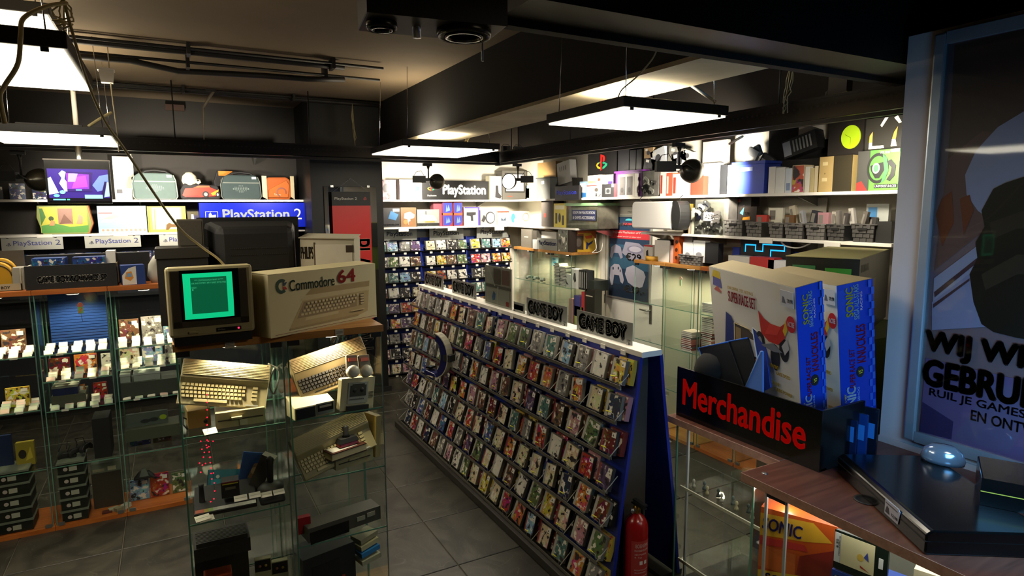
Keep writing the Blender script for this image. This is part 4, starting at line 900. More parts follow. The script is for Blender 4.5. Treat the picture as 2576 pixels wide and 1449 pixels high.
# tags stuck on the beech top edge
for u, v, lab in [(578, 868, 'small white printed ticket on the beech edge below the monitor'), (854, 836, 'small white printed ticket on the beech edge below the carton')]:
    p = at_y(u, v, 2.686); b = MB(); b.box(-.018, .018, 0, .0012, -.013, .013, C('#c9c6b4')); b.box(-.014, .014, -.0005, 0, .002, .004, C('#77756a')); b.box(-.014, .014, -.0005, 0, -.004, -.002, C('#77756a')); tag(b.build('edge_ticket', loc=tuple(p)), lab, 'ticket')
# --- second level on the left: black game console, joystick, boxes
t = thing('game_console', 'long black game console with a rainbow-to-white front stripe', 'game console', (.135, 2.83, .885+.005), R(-3))
b = MB(); b.prismx([(-.09, .0), (-.10, .02), (.10, .055), (.10, 0)], -.12, .12, BLACKM); b.build('case', t, bevel=.003)
b = MB(); 
for k in range(14):
    c = ['#9a4a30', '#9a4a30', '#8a7a30', '#6f8a50', '#8a8f80', '#9a9a90', '#9a9a94', '#a5a59c', '#a8a8a0', '#b5b5aa', '#bdbdb2', '#c9c9be', '#d3d3c8', '#dcdcd0'][k]
    x = -.115+k*.0165; b.add([(x, -.097, .0225), (x+.0165, -.097, .0225), (x+.0165, -.075, .0268), (x, -.075, .0268)], [(0,1,2,3)], C(c))
b.build('colour_stripe', t)
t = thing('joystick', 'large black joystick with a red fire button on the left cabinet shelf', 'joystick', (.315, 2.80, .885))
b = MB(); b.prism(ell(0, 0, .055, .08, 18), 0, .001, BLACKM); b = MB(); b.tbox((-.055, .055, -.07, .07), (-.045, .045, -.055, .055), 0, .035, BLACKM); b.build('base', t, bevel=.012)
b = MB(); b.lathe([(.05, .035), (.055, .05), (.04, .065), (.016, .075)], C('#3a3a36'), n=20); b.build('boot', t)
b = MB(); b.tube([(0,0,.07), (.0,0,.13), (.002,0,.18), (.0,0,.19)], [.012, .015, .017, .008], BLACKM); b.build('stick', t)
b = MB(); b.lathe([(.01, .035), (.01, .045), (.001, .047)], C('#b02436', .3), n=14, c=(.02, -.045, 0)); b.build('fire_button', t)
t = thing('joystick', 'small black joystick at the far left of the left cabinet shelf', 'joystick', (.045, 2.82, .885))
b = MB(); b.tbox((-.035, .04, -.05, .05), (-.03, .035, -.045, .045), 0, .025, C('#24221f', .5)); b.build('base', t, bevel=.003)
b = MB(); b.lathe([(.02, .025), (.012, .035), (.009, .10), (.011, .115), (.001, .118)], BLACKM, n=14); b.build('stick', t)
t = thing('cartridge_box', 'black cartridge box with red and yellow lettered top edge', 'game cartridge', (.155, 2.80, .94), R(-4))
b = MB(); b.box(-.035, .035, -.03, .03, 0, .07, BLACKM); b.build('box', t, bevel=.002); b = MB(); b.box(-.03, .03, -.032, -.03, .058, .062, C('#b7b32c')); b.box(-.02, .02, -.032, -.03, .035, .045, C('#6a6a50')); b.box(-.033, .033, -.031, -.03, .064, .07, C('#6a2230')); b.build('label', t)
def leaning(name, label, cat, loc, w, h, d, tilt, yaw, roll, front, side, pics=None, bevel=.001):
    t = thing(name, label, cat); face_T(t, loc, tilt, yaw, roll)
    b = MB(); b.box(-w/2, w/2, 0, d, 0, h, side, front=front); b.build('box', t, bevel=bevel)
    if pics: picture(pics, -w/2, w/2, 0, h, -.0003, t)
    return t
leaning('game_booklet', 'blue game box with a brown figure picture standing in the left cabinet', 'game box', (.245, 2.93, .89), .12, .16, .015, -12, -5, 14, C('#1f4c8a'), C('#27579a'), [(C('#1a3f78'), rect(.06,.94,.05,.95)), (C('#8a6a4a'), [(.3,.3),(.45,.7),(.6,.72),(.7,.4),(.55,.25)]), (C('#b99a6a'), ell(.5,.5,.12,.1,12))])
leaning('grey_case', 'grey-brown angular case leaning in the left cabinet', 'case', (.245, 2.86, .90), .06, .17, .06, -8, -25, 24, C('#4c4a3f'), C('#6b6650'))
leaning('game_box', 'teal printed game box behind the string of red lights', 'game box', (.13, 2.95, .89), .13, .10, .02, -20, 5, 12, C('#2c6f7a'), C('#1a2f3a'), [(C('#2f93a0'), rect(.1,.9,.1,.6)), (C('#c9d0c8'), ell(.3,.7,.06,.08,10))])
b = MB()
for r in range(9): b.box(-.10, .10, -.06+.012*r, -.052+.012*r, .0, .05, C('#2a2724', .5))
t = thing('finned_box', 'dark finned electronics box low in the left cabinet', 'electronics box', (.11, 2.86, .70), 0); b.box(-.11, .11, -.065, .10, -.03, .03, C('#2a2724', .5)); o = b.build('box', t)
b = MB(); b.box(-.11, .11, .1, .102, -.25, .0, BLACKM); b.build('stand', t)
t = thing('electronics_box', 'orange boxy game machine with a small dark window at the bottom left', 'game console', (.085, 2.83, .45), R(-2))
b = MB(); b.box(-.055, .055, -.04, .04, 0, .14, M('orange plastic', '#a8421a', .5)); b.build('body', t, bevel=.003)
b = MB(); b.box(-.03, .03, -.043, -.04, .085, .115, C('#3a2a20')); b.build('window', t); b = MB(); b.box(-.03, .03, -.042, -.04, .05, .055, C('#c9a088')); b.build('lettered_strip', t)
for k, (u, v, hh, lab) in enumerate([(663, 1440, .17, 'tall cream handheld game with a black top at the bottom of the left cabinet'), (706, 1455, .14, 'shorter cream handheld game right of the tall one')]):
    p = at_y(u, v, 2.80); t = thing('handheld_game', lab, 'handheld game', (p.x, 2.80, .45), R(-8)); 
    b = MB(); b.box(-.034, .034, -.014, .014, 0, hh, C('#b4af86')); b.build('body', t, bevel=.003)
    b = MB(); b.box(-.032, .032, -.0165, -.014, hh-.055, hh-.004, BLACKG); b.build('window', t)
    b = MB(); b.lathe([(.006,0),(.006,.002),(.001,.002)], C('#b89a28', .4), n=10, T=Matrix.Translation((.012,-.0165,hh-.03)) @ Matrix.Rotation(R(90),4,'X')); b.lathe([(.006,0),(.006,.002),(.001,.002)], C('#a86a4a', .4), n=10, T=Matrix.Translation((-.012,-.0165,hh-.03)) @ Matrix.Rotation(R(90),4,'X')); b.build('button', t)
t = thing('cartridge_box', 'small black cartridge with a tan label at the bottom of the left cabinet', 'game cartridge', (.215, 2.78, .45), R(-10))
b = MB(); b.box(-.04, .04, -.01, .01, 0, .07, BLACKM); b.build('body', t); b = MB(); b.box(-.033, .033, -.012, -.01, .02, .045, C('#a89a6a')); b.box(-.033, .033, -.0121, -.01, .05, .062, C('#8a4a1a')); b.build('label', t)
# --- right cabinet: controllers, tape deck
def pod(label, loc, roll):
    t = thing('game_paddle', label, 'game controller'); face_T(t, loc, 70, 5, roll)
    b = MB(); b.box(-.026, .026, -.02, .055, 0, .02, C('#6f675a', .4)); b.build('body', t, bevel=.004)
    b = MB(); b.box(-.019, .019, .025, .04, .02, .026, C('#d8421e', .3)); b.build('fire_button', t)
    b = MB(); b.lathe([(.028, .0), (.028, .022), (.024, .03), (.001, .032)], C('#d8d4c4', .35), n=22, c=(0, -.02, .01)); b.build('dial', t)
pod('game paddle with a red button, left of the pair in the right cabinet', at_y(883, 925, 2.745), 6)
pod('game paddle with a red button, right of the pair in the right cabinet', at_y(915, 924, 2.755), 2)
CRM = M('cream white plastic', '#cfc7a2', .35, var=.03)
t = thing('cassette_recorder', 'cream tape recorder with a cassette window standing in the right cabinet', 'cassette recorder'); face_T(t, at_y(897, 1030, 2.73), 0, 16, 7)
b = MB(); b.box(-.085, .085, 0, .035, 0, .145, CRM); b.build('body', t, bevel=.008)
b = MB(); b.box(-.052, .05, -.004, 0, .03, .125, C('#a8aca2', .25)); w_ = b.build('cassette_door', t, bevel=.002)
b = MB(); b.prism([(-.042,.062),(.04,.062),(.04,.112),(.03,.112),(.03,.118),(-.032,.118),(-.032,.112),(-.042,.112)], -.0055, -.004, C('#3c3d38', .15)); b.build('window', w_)
for x in (-.02, .018):
    b = MB(); b.lathe([(.010,0),(.010,.001),(.001,.001)], C('#1c1c1a'), n=14, T=Matrix.Translation((x, -.0056, .09)) @ Matrix.Rotation(R(90),4,'X')); b.build('reel', w_)
lettering('commodore', -.045, .03, .046, .055, -.0042, C('#2a2824'), t)
b = MB(); b.box(-.055, .055, -.012, .03, -.012, .02, BLACKM); b.build('key_recess', t)
b = MB()
for k in range(5): b.box(.055+.001, .08, -.002, 0, .05+k*.006, .052+k*.006, C('#4a463a'))
b.build('speaker_slot', t)
t = thing('cassette_recorder', 'cream and black cassette recorder with a silver trimmed window under the brown computer', 'cassette recorder', (.49, 2.77, 1.25), R(12))
b = MB(); b.prismx([(-.06, 0), (-.06, .055), (.05, .085), (.05, 0)], -.09, .09, CRM); b.build('body', t, bevel=.004)
b = MB(); b.box(-.085, .0, -.064, -.06, .004, .050, C('#22262e', .3)); b.build('control_panel', t)
b = MB(); b.box(.005, .085, -.064, -.06, .006, .056, METAL); d_ = b.build('cassette_door', t); b = MB(); b.box(.01, .08, -.066, -.064, .02, .05, C('#2a2a26', .15)); b.box(.018, .072, -.067, -.066, .036, .046, C('#b9b4a4')); b.build('window', d_)
leaning('game_box', 'yellow-brown tall manual standing at the right end of the second shelf', 'manual', (.77, 2.86, .97), .10, .20, .03, -4, -70, 0, C('#a98f45'), C('#8f8256'))
t = thing('book', 'thick white-paged book lying under the red joystick', 'book', (.63, 2.80, 1.03), R(20))
b = MB(); b.box(-.09, .09, -.06, .06, .004, .032, C('#c9bd96')); b.build('pages', t); b = MB(); b.box(-.092, .092, -.062, .062, 0, .004, C('#3a2018')); b.box(-.092, .092, -.062, .062, .032, .036, C('#4a2418')); b.box(-.08, .05, -.05, .05, .036, .037, C('#b9b6b0')); b.build('cover', t)
t = thing('disk_drive', 'cream disk drive lying under the thick book', 'disk drive', (.665, 2.83, .97), R(14))
b = MB(); b.box(-.095, .095, -.06, .06, 0, .055, C('#a59c74')); b.build('case', t, bevel=.003); b = MB(); b.box(-.08, .08, -.063, -.06, .025, .029, C('#3a3222')); b.box(-.03, .02, -.066, -.06, .03, .04, C('#b9ae84')); b.build('lever', t)
t = thing('joystick', 'black joystick on a red base lying on the thick book', 'joystick', (.65, 2.80, 1.07), R(15))
b = MB(); b.tbox((-.05, .05, -.035, .035), (-.045, .045, -.03, .03), 0, .016, C('#9a1c22', .35)); b.build('base', t, bevel=.004); b = MB(); b.tbox((-.05, .05, -.035, .035), (-.04, .04, -.028, .028), .016, .035, BLACKM); b.lathe([(.02, .035), (.012, .045), (.014, .08), (.001, .09)], BLACKM, n=14); b.build('stick', t)
leaning('red_booklet', 'red box standing at the left of the third shelf in the right cabinet', 'box', (.44, 2.75, .71), .055, .075, .03, 0, 0, 0, M('bright red card', '#a8161c', .4), MATS['bright red card'])
t = thing('grey_keyboard_computer', 'long grey computer with a dark window on the third shelf of the right cabinet', 'computer', (.60, 2.80, .675), R(10))
b = MB(); b.box(-.17, .18, -.07, .03, .01, .075, C('#4d4a42', .5)); b.build('case', t, bevel=.004)
b = MB(); b.box(-.16, .02, -.073, -.07, .0, .055, BLACKG); b.build('window', t)
b = MB(); b.box(.06, .10, -.073, -.07, .035, .055, C('#a5a190')); b.box(.11, .15, -.073, -.07, .04, .06, C('#a5a190')); b.build('label', t)
t = thing('tall_black_box', 'black vintage game screen unit in the bottom of the right cabinet', 'game console', (.55, 2.83, .40), R(12))
b = MB(); b.box(-.15, .10, -.08, .08, 0, .20, C('#15161a', .45)); b.build('body', t, bevel=.006); b = MB(); b.box(-.11, .02, -.084, -.08, .04, .15, BLACKG); b.build('screen', t); b = MB(); b.box(.03, .045, -.084, -.08, .05, .06, C('#a83a24')); b.build('button', t)
for k, (z, c, lab) in enumerate([(.435, '#a8a68a', 'cream box at the bottom of a small pile in the right cabinet'), (.47, '#2a7ab8', 'bright blue booklet in the small pile in the right cabinet'), (.50, '#b4ad86', 'cream envelope above the blue booklet in the right cabinet'), (.53, '#8f8a70', 'top grey box of the small pile in the right cabinet')]):
    t = leaning('booklet', lab, 'booklet', (.735, 2.74+.01*k, z+.06), .10, .022, .08, 0, 14+3*k, -6, C(c), C(c))
lettering('Intellivision', -.03, .03, .005, .016, -.0005, C('#dfe6ea'), t) if False else None
# string of red lights
b = MB(); RL = M('red light bead', '#ff1030', .3, emit=3.0, var=.01); n_ = 0
tt = thing('light_string', 'string of small red lights hanging in the left middle cabinet', 'string lights')
pts = [(521, 993 + 19*i) for i in range(8)] + [(524+1.2*i, 1110+13.5*i) for i in range(7)] + [(505, 1110), (508, 1130), (512, 1150), (509, 1170), (505, 1188), (502, 1165), (536, 1110+0), (537, 1190), (539, 1215), (540, 1235), (538, 1255), (530, 1262), (519, 1120), (514, 1138), (529, 1150), (517, 1166), (533, 1205)]
for u, v in pts:
    b = MB(); p = at_y(u, v, 2.712); b.lathe([(.0001, -.003), (.003, 0), (.0001, .003)], RL, n=6, c=tuple(p)); b.build('bead', tt)
b = MB(); b.tube([tuple(at_y(521, 985, 2.716)), tuple(at_y(523, 1100, 2.716)), tuple(at_y(537, 1190, 2.716)), tuple(at_y(540, 1240, 2.716))], .0006, BLACKM, n=4); b.build('wire', tt)
# ================================================================ things in and on the left cabinets
MINI = {}
def cart_mesh(k):
    if k not in MINI:
        b = MB(); c = ['#cfcab4', '#bdb8a2', '#c9b9a4', '#a9b4a6'][k]; b.box(-.024, .024, 0, .010, 0, .038, C(c)); b.box(-.019, .019, -.001, 0, .006, .030, C('#e4e0cc'), front=C(['#e8e4d2', '#cfd0b8', '#dcb9a8', '#b8c4a0'][k])); MINI[k] = b.mesh('game_cartridge')
    return MINI[k]
CABX = {'second': -1.013, 'blue-backed': -.601, 'rightmost': -.188, 'leftmost': -1.425}
for cn, shs in (('rightmost', [(1.20, 'top'), (1.05, 'second'), (.83, 'third')]), ('blue-backed', [(1.20, 'top'), (1.02, 'second'), (.82, 'third')]), ('second', [(1.20, 'top'), (.84, 'middle')]), ('leftmost', [(1.20, 'top'), (1.0, 'second'), (.84, 'third')])):
    for z, sn in shs:
        n = 5
        for c in range(n):
            for d in range(4 if cn != 'leftmost' else 2):
                if rnd.random() < .06: continue
                o = inst(cart_mesh(rnd.randrange(4)), 'game_cartridge', None, (CABX[cn]-.15+c*.075+rnd.uniform(-.006, .006), 4.985+.028*d, z+.003+.010*d), (R(-52), 0, rnd.uniform(-.12, .12)))
                tag(o, 'pale game cartridge, %s column, %s row back, %s shelf of the %s left cabinet' % (NUM[c], NUM[d], sn, cn), 'game cartridge', 'cartridges on the %s shelf of the %s left cabinet' % (sn, cn))
        for k in range(2):
            b = MB(); b.box(-.02, .02, 0, .001, -.008, .006, C('#d9d6c6')); tag(b.build('shelf_ticket', loc=(CABX[cn]-.09+.17*k, 4.97, z)), 'small white ticket on the %s shelf edge of the %s left cabinet, %s' % (sn, cn, ['left one', 'right one'][k]), 'ticket')
# boxed games standing at the back of the shelves
bxm = {}
def gbox(w, h, d, k=0):
    q = (round(w, 3), round(h, 3), round(d, 3), k)
    if q not in bxm:
        b = MB(); b.box(-w/2, w/2, 0, d, 0, h, OBJC); b.add([(-w/2+.003, -.0005, .003), (w/2-.003, -.0005, .003), (w/2-.003, -.0005, h-.003), (-w/2+.003, -.0005, h-.003)], [(0,1,2,3)], ART)
        if k: b.add([(w*.15, -.001, h*.75), (w*.42, -.001, h*.75), (w*.42, -.001, h*.92), (w*.15, -.001, h*.92)], [(0,1,2,3)], TICK)
        bxm[q] = b.mesh('game_box')
    return bxm[q]
LB = [('rightmost', 1.20, [(-.11, 'brown', .12, .17), (.03, 'grey', .13, .18), (.15, 'light blue', .1, .17)], 'standing on the top shelf'), ('rightmost', 1.05, [(-.12, 'cream', .12, .12), (.02, 'light blue', .13, .125), (.15, 'grey', .1, .12)], 'behind the second shelf cartridges'),
      ('blue-backed', 1.02, [(-.12, 'dark red', .12, .12), (.03, 'orange', .13, .13), (.15, 'white', .06, .12)], 'behind the second shelf cartridges'), ('blue-backed', .82, [(-.05, 'orange', .12, .12), (.1, 'red', .08, .12)], 'on the third shelf'),
      ('rightmost', .44, [(-.10, 'blue', .13, .13), (.04, 'brown', .12, .13)], 'on the fourth shelf'), ('rightmost', .03, [(-.13, 'light blue', .12, .15), (.0, 'red', .12, .17), (.13, 'green', .1, .15)], 'on the cabinet floor'),
      ('second', 1.20, [(-.1, 'grey', .14, .16), (.06, 'brown', .13, .16)], 'on the top shelf'), ('second', .84, [(-.12, 'light blue', .13, .14), (.05, 'yellow', .13, .13)], 'on the middle shelf'), ('leftmost', 1.20, [(.05, 'dark blue', .14, .16), (.17, 'grey', .05, .14)], 'on the top shelf'), ('leftmost', .84, [(.1, 'grey', .13, .14)], 'on the third shelf')]
for cn, z, lst, where in LB:
    for k, (dx, col, w_, h_) in enumerate(lst):
        o = inst(gbox(w_, h_, .02, 1), 'game_box', None, (CABX[cn]+dx, 5.13, z+.002), (R(-4), 0, rnd.uniform(-.05, .05))); o.color = rgb(PAL[col])
        tag(o, '%s boxed game %s of the %s left cabinet, %s from left' % (col, where, cn, NUM[k]), 'game box', 'boxed games in the left cabinets')
# blue back panel with slats, air freshener
t = thing('slatted_panel', 'glossy blue slatted panel inside the left cabinet behind the air freshener', 'panel', (-.601, 5.28, 1.21))
b = MB(); b.box(-.17, .17, 0, .008, 0, .36, M('blue slat panel', '#1f3a72', .25, var=.3, scale=5)); b.build('panel', t)
for k in range(17):
    b = MB(); b.box(-.168, .168, -.004, 0, .01+k*.02, .022+k*.02, MATS['blue slat panel']); b.build('slat', t)
t = thing('air_freshener', 'pink and green hanging tag on a cord in the blue-backed left cabinet', 'tag', tuple(at_y(202, 775, 5.0)))
b = MB(); b.prism(ell(0, .02, .017, .017, 20), 0, .003, C('#c96a50')); b.build('disc', t); b = MB(); b.box(-.015, .015, -.001, .003, -.035, .008, C('#7fae5c')); b.build('card', t); b = MB(); b.prism([(-.013,-.03),(-.004,-.03),(.013,.0),(.004,.0)], -.0016, -.001, C('#d8694a')); b.build('stripe', t)
b = MB(); b.tube([(.0, .002, -.035), (.006, .002, -.09)], .0015, BLACKM, n=5); b.build('cord', t)
t = thing('air_freshener', 'pale round tag hanging in the right-hand glass cabinet', 'tag', tuple(at_x(1712, 705, 4.0)), R(-90))
b = MB(); b.prism(ell(0, .015, .018, .018, 20), 0, .003, C('#c9a890')); b.build('disc', t); b = MB(); b.box(-.013, .013, -.001, .003, -.05, .008, C('#a8bf98')); b.build('card', t)
# white console boxes on shelf .83 region, blue box, grey consoles
def boxthing(name, label, cat, x0, x1, y0, y1, z0, z1, mat, yaw=0, bev=.003, front=None, extra=None):
    t = thing(name, label, cat, ((x0+x1)/2, (y0+y1)/2, z0), yaw); hx, hy = (x1-x0)/2, (y1-y0)/2
    b = MB(); b.box(-hx, hx, -hy, hy, 0, z1-z0, mat, front=front); b.build('body', t, bevel=bev)
    if extra: extra(t, hx, hy, z1-z0)
    return t
def lidx(col):
    def f(t, hx, hy, h):
        b = MB(); b.box(-hx-.003, hx+.003, -hy-.003, hy+.003, h*.82, h+.004, C(col)); b.build('lid', t, bevel=.002)
    return f
GREYC = C('#8f9890', .4)
boxthing('game_console', 'small grey console on the second shelf of the rightmost left cabinet', 'game console', -.37, -.31, 5.02, 5.2, .945, 1.0, GREYC, extra=lidx('#a9b2aa'))
boxthing('game_console', 'wide grey console beside the small one in the rightmost left cabinet', 'game console', -.29, -.13, 5.02, 5.22, .945, 1.0, GREYC, extra=lidx('#a9b2aa'))
boxthing('console_riser', 'dark shelf block holding the two grey consoles', 'block', -.37, -.02, 5.0, 5.25, .835, .944, C('#3a4038'))
boxthing('storage_box', 'dark blue box with a bubble-wrap lid in the blue-backed cabinet', 'box', -.76, -.62, 5.04, 5.22, .905, .965, C('#18224a'), extra=lidx('#8f9284'))
boxthing('box_riser', 'grey cardboard block under the bubble-wrapped box', 'block', -.77, -.58, 5.03, 5.24, .825, .904, C('#4a4c40'))
boxthing('console_tower', 'tall black console standing in the blue-backed cabinet', 'game console', -.555, -.455, 5.0, 5.2, .44, .72, BLACKM)
for k in range(3):
    t = thing('game_controller', '%s tangled black controller beside the tall black console' % ['left', 'middle', 'right'][k], 'game controller', (-.72+.055*k, 5.08, .44+.02*k), R(30*k))
    b = MB(); b.prism([(-.05,.0),(-.055,.03),(-.03,.055),(.03,.055),(.055,.03),(.05,.0),(.03,.02),(-.03,.02)], -.015, .015, BLACKM); b.build('body', t, bevel=.006); b = MB(); b.tube([(0,0,.05),(.02,.03,.09),(-.03,.05,.1),(-.05,.02,.06)], .003, BLACKM, n=5); b.build('cord', t)
boxthing('game_box', 'yellow and black game box low in the second left cabinet', 'game box', -1.00, -.90, 5.1, 5.14, .44, .60, C('#9a8a2c'), extra=lambda t, hx, hy, h: picture([(C('#2a2420'), ell(.35,.5,.22,.2,12)), (C('#c9b440'), [(.5,.2),(.9,.3),(.8,.8)])], -hx, hx, 0, h, -hy-.0005, t))
boxthing('folder', 'dark blue folder low in the second left cabinet', 'folder', -1.16, -1.02, 5.12, 5.15, .44, .66, C('#16264c'))
boxthing('blister_pack', 'clear blister pack of accessories on the fourth shelf, rightmost left cabinet', 'blister pack', -.36, -.10, 5.06, 5.09, .605, .70, C('#4f5a52', .3), extra=lambda t, hx, hy, h: picture([(C('#22282a'), ell(.45,.35,.12,.16,10)), (C('#22282a'), ell(.65,.4,.12,.16,10)), (C('#8fa628'), ell(.88,.5,.09,.2,10))], -hx, hx, 0, h, -hy-.0005, t))
boxthing('console_riser', 'green-grey plinth block under the blister pack', 'block', -.37, -.03, 5.0, 5.2, .52, .604, C('#454a3c'))
# clear drawer stacks on the cabinet floor
DRW = M('clear drawer plastic', '#6d7466', .2, var=.1); DRD = M('dark drawer contents', '#22241e', .6, var=.5, scale=30)
def drawers(label, x0, x1, n, ph=.085):
    t = thing('drawer_stack', label, 'drawer stack', ((x0+x1)/2, 5.08, .03)); hx = (x1-x0)/2
    for k in range(n):
        b = MB(); b.box(-hx+.008, hx-.008, -.09, .11, k*ph+.004, k*ph+ph-.014, DRD, front=DRD); d_ = b.build('drawer', t)
        b = MB(); b.box(-hx, hx, -.10, .12, k*ph+ph-.014, k*ph+ph-.002, DRW); b.build('rim', d_, bevel=.003)
        b = MB(); b.box(-hx+.005, hx-.005, -.094, -.091, k*ph+.004, k*ph+ph-.014, CLEAR); b.build('clear_front', d_)
        b = MB(); b.box(-.01, .035, -.0955, -.094, k*ph+.02, k*ph+.052, C('#a9a998')); b.build('paper_label', d_)
        b = MB(); b.prism(ell(-.03, k*ph+.035, .013, .013, 12), -.0955, -.094, C('#b5a8a0')); b.build('round_label', d_)
    return t
drawers('stack of clear labelled drawers, leftmost on the cabinet floor', -1.42, -1.24, 5)
drawers('stack of clear labelled drawers on the floor of the second left cabinet', -1.13, -.92, 5)
drawers('stack of clear labelled drawers in the cabinet with the blue back panel', -.775, -.615, 5)
boxthing('clear_tray', 'long clear tray of small parts right of the drawer stack', 'tray', -.60, -.42, 5.12, 5.24, .03+.26, .36, DRW, extra=lambda t, hx, hy, h: [MBq.build('parts', t) for MBq in [MB().box(-hx+.01, -.01, -hy-.002, -hy, .01, .03, C('#8f8a70')).box(.01, hx-.03, -hy-.002, -hy, .01, .04, C('#b5b094'))]])
boxthing('tray_riser', 'dim cardboard box under the long clear tray', 'box', -.60, -.42, 5.12, 5.24, .03, .289, C('#3a342a'))
for k in range(4):
    b = MB(); b.box(-.03, .03, -.02, .02, 0, .012+.006*k, C(['#5a2a20', '#a8a48a', '#8a8468', '#b9b6a4'][k])); tag(b.build('loose_cartridge', loc=(-.515+.037*k, 5.02+.02*(k % 2), .031), rotz=.3*k), '%s loose cartridge on the orange floor of the blue-backed cabinet' % ['dark red', 'cream', 'tan', 'white'][k], 'game cartridge')
t = thing('black_car_toy', 'black bagged toy on top of the boxed games at the cabinet floor', 'toy', (-.28, 5.1, .205)); b = MB(); b.tbox((-.07,.07,-.03,.03), (-.03,.03,-.02,.02), 0, .05, BLACKM); b.build('body', t, bevel=.008); b = MB(); b.tbox((-.03,.03,-.031,.031), (-.012,.012,-.01,.01), .02, .07, C('#5a6058', .2)); b.build('bag', t)
# --- on top of the left cabinets
t = thing('counter_display_box', 'black display box with outlined capitals holding blue cases', 'display box', (-.585, 5.0, 1.63), R(0))
b = MB(); b.box(-.25, .25, 0, .012, 0, .155, BLACKM); b.build('front_panel', t)
b = MB(); b.box(-.25, -.24, .012, .2, 0, .15, C('#b9b3a2')); b.box(.24, .25, .012, .2, 0, .15, C('#6f6048')); b.box(-.25, .25, .012, .2, 0, .008, BLACKM); b.build('tray', t)
lettering('GAME BOY', -.185, -.02, .045, .082, -.0008, C('#9a978c'), t, bold=.26, name='letter_outline'); lettering('GAME BOY', -.183, -.022, .049, .078, -.0018, C('#1c1b1a'), t)
lettering('ADVANCE SP', -.015, .19, .045, .082, -.0008, C('#9a978c'), t, bold=.22, shear=.3, name='letter_outline'); lettering('ADVANCE SP', -.012, .187, .049, .078, -.0018, C('#1c1b1a'), t, shear=.3)
for k in range(9):
    o = inst(gbox(.18, .19, .022), 'game_case', None, (-.71+.22*(k // 5), 5.04+.026*(k % 5), 1.64), (0, 0, 0)); o.color = rgb('#24468a'); tag(o, 'blue game case %s from the front, %s row of the black display box' % (['one', 'two', 'three', 'four', 'five'][k % 5], ['left', 'right'][k//5]), 'game case', 'blue cases in the black display box')
t = thing('backpack_display', 'open cardboard display holding yellow zipped pouches at the far left', 'display box', (-1.06, 5.03, 1.63))
b = MB(); b.box(-.25, .20, 0, .005, 0, .045, C('#a59d82')); b.box(-.25, .20, .17, .175, 0, .25, C('#4a443c')); b.box(.195, .20, 0, .17, 0, .14, C('#b5ae98')); b.box(-.25, .2, 0, .17, 0, .004, C('#a59d82')); b.build('tray', t)
lettering('GAME BOY', .02, .14, .014, .032, -.0008, C('#2a2620'), t, bold=.03)
for k in range(2):
    t = thing('zipped_pouch', ['front yellow zipped pouch in the cardboard display', 'rear yellow zipped pouch in the cardboard display'][k], 'pouch', (-.99+.015*k, 5.07+.05*k, 1.636)); YL = M('yellow fabric', '#b98a12', .8, var=.1, bump=.1)
    pts = ell(0, .09, .085, .09+.02*k, 18, -10, 190); b = MB(); b.prism([(-.085, 0)] + [(x, z) for x, z in [(.085, 0)]] + [p for p in pts if p[1] > .0], 0, .045, YL); b.build('body', t, bevel=.012)
    b = MB(); pts2 = ell(0, .085, .078, .075+.02*k, 14, 5, 175); b.tube([(x, -.002, z) for x, z in pts2], .004, C('#4a3a10')); b.build('zip', t)
t = boxthing('adapter_box', 'small blue and white adapter box on the left cabinets, right of the display box', 'box', -.315, -.175, 5.0, 5.10, 1.63, 1.765, C('#1e3a7a'), yaw=R(8), extra=lambda t, hx, hy, h: picture([(C('#d3cfc4'), [(.02,.02),(.02,.5),(.3,.85),(.62,.95),(.62,.02)]), (C('#d08a3a'), [(.12,.35),(.2,.65),(.42,.7),(.5,.35),(.35,.2)]), (C('#6fa0c8'), [(.2,.42),(.25,.6),(.4,.6),(.42,.42)])], -hx, hx, 0, h, -hy-.0005, t))
boxthing('binder_box', 'black document box behind the display box on the left cabinets', 'box', -.86, -.40, 5.22, 5.30, 1.63, 1.84, BLACKM)
boxthing('binder_box', 'black document box behind the small blue and white adapter box', 'box', -.37, -.14, 5.20, 5.30, 1.63, 1.84, BLACKM)
boxthing('white_case', 'white narrow box standing beside the black display box', 'box', -.40, -.345, 5.15, 5.28, 1.63, 1.86, WHITE)
boxthing('binder_box', 'cream-edged box between the yellow pouches and the display box', 'box', -.91, -.85, 5.06, 5.2, 1.63, 1.775, C('#9a968a'))
t = thing('headset_bag', 'white and yellow bundled bag hanging beside the black equipment case', 'bag', (-.10, 5.1, 1.63)); b = MB(); b.tube([(0,0,0), (-.02,0,.05), (-.015,0,.12), (.01,0,.17), (.03,.02,.20)], [.035,.04,.035,.03,.015], C('#b9b6a8', .3)); b.build('bag', t); b = MB(); b.tube([(.01,-.03,.15), (.03,-.03,.17), (.04,-.02,.14)], .008, C('#b0b032', .3)); b.build('yellow_band', t)

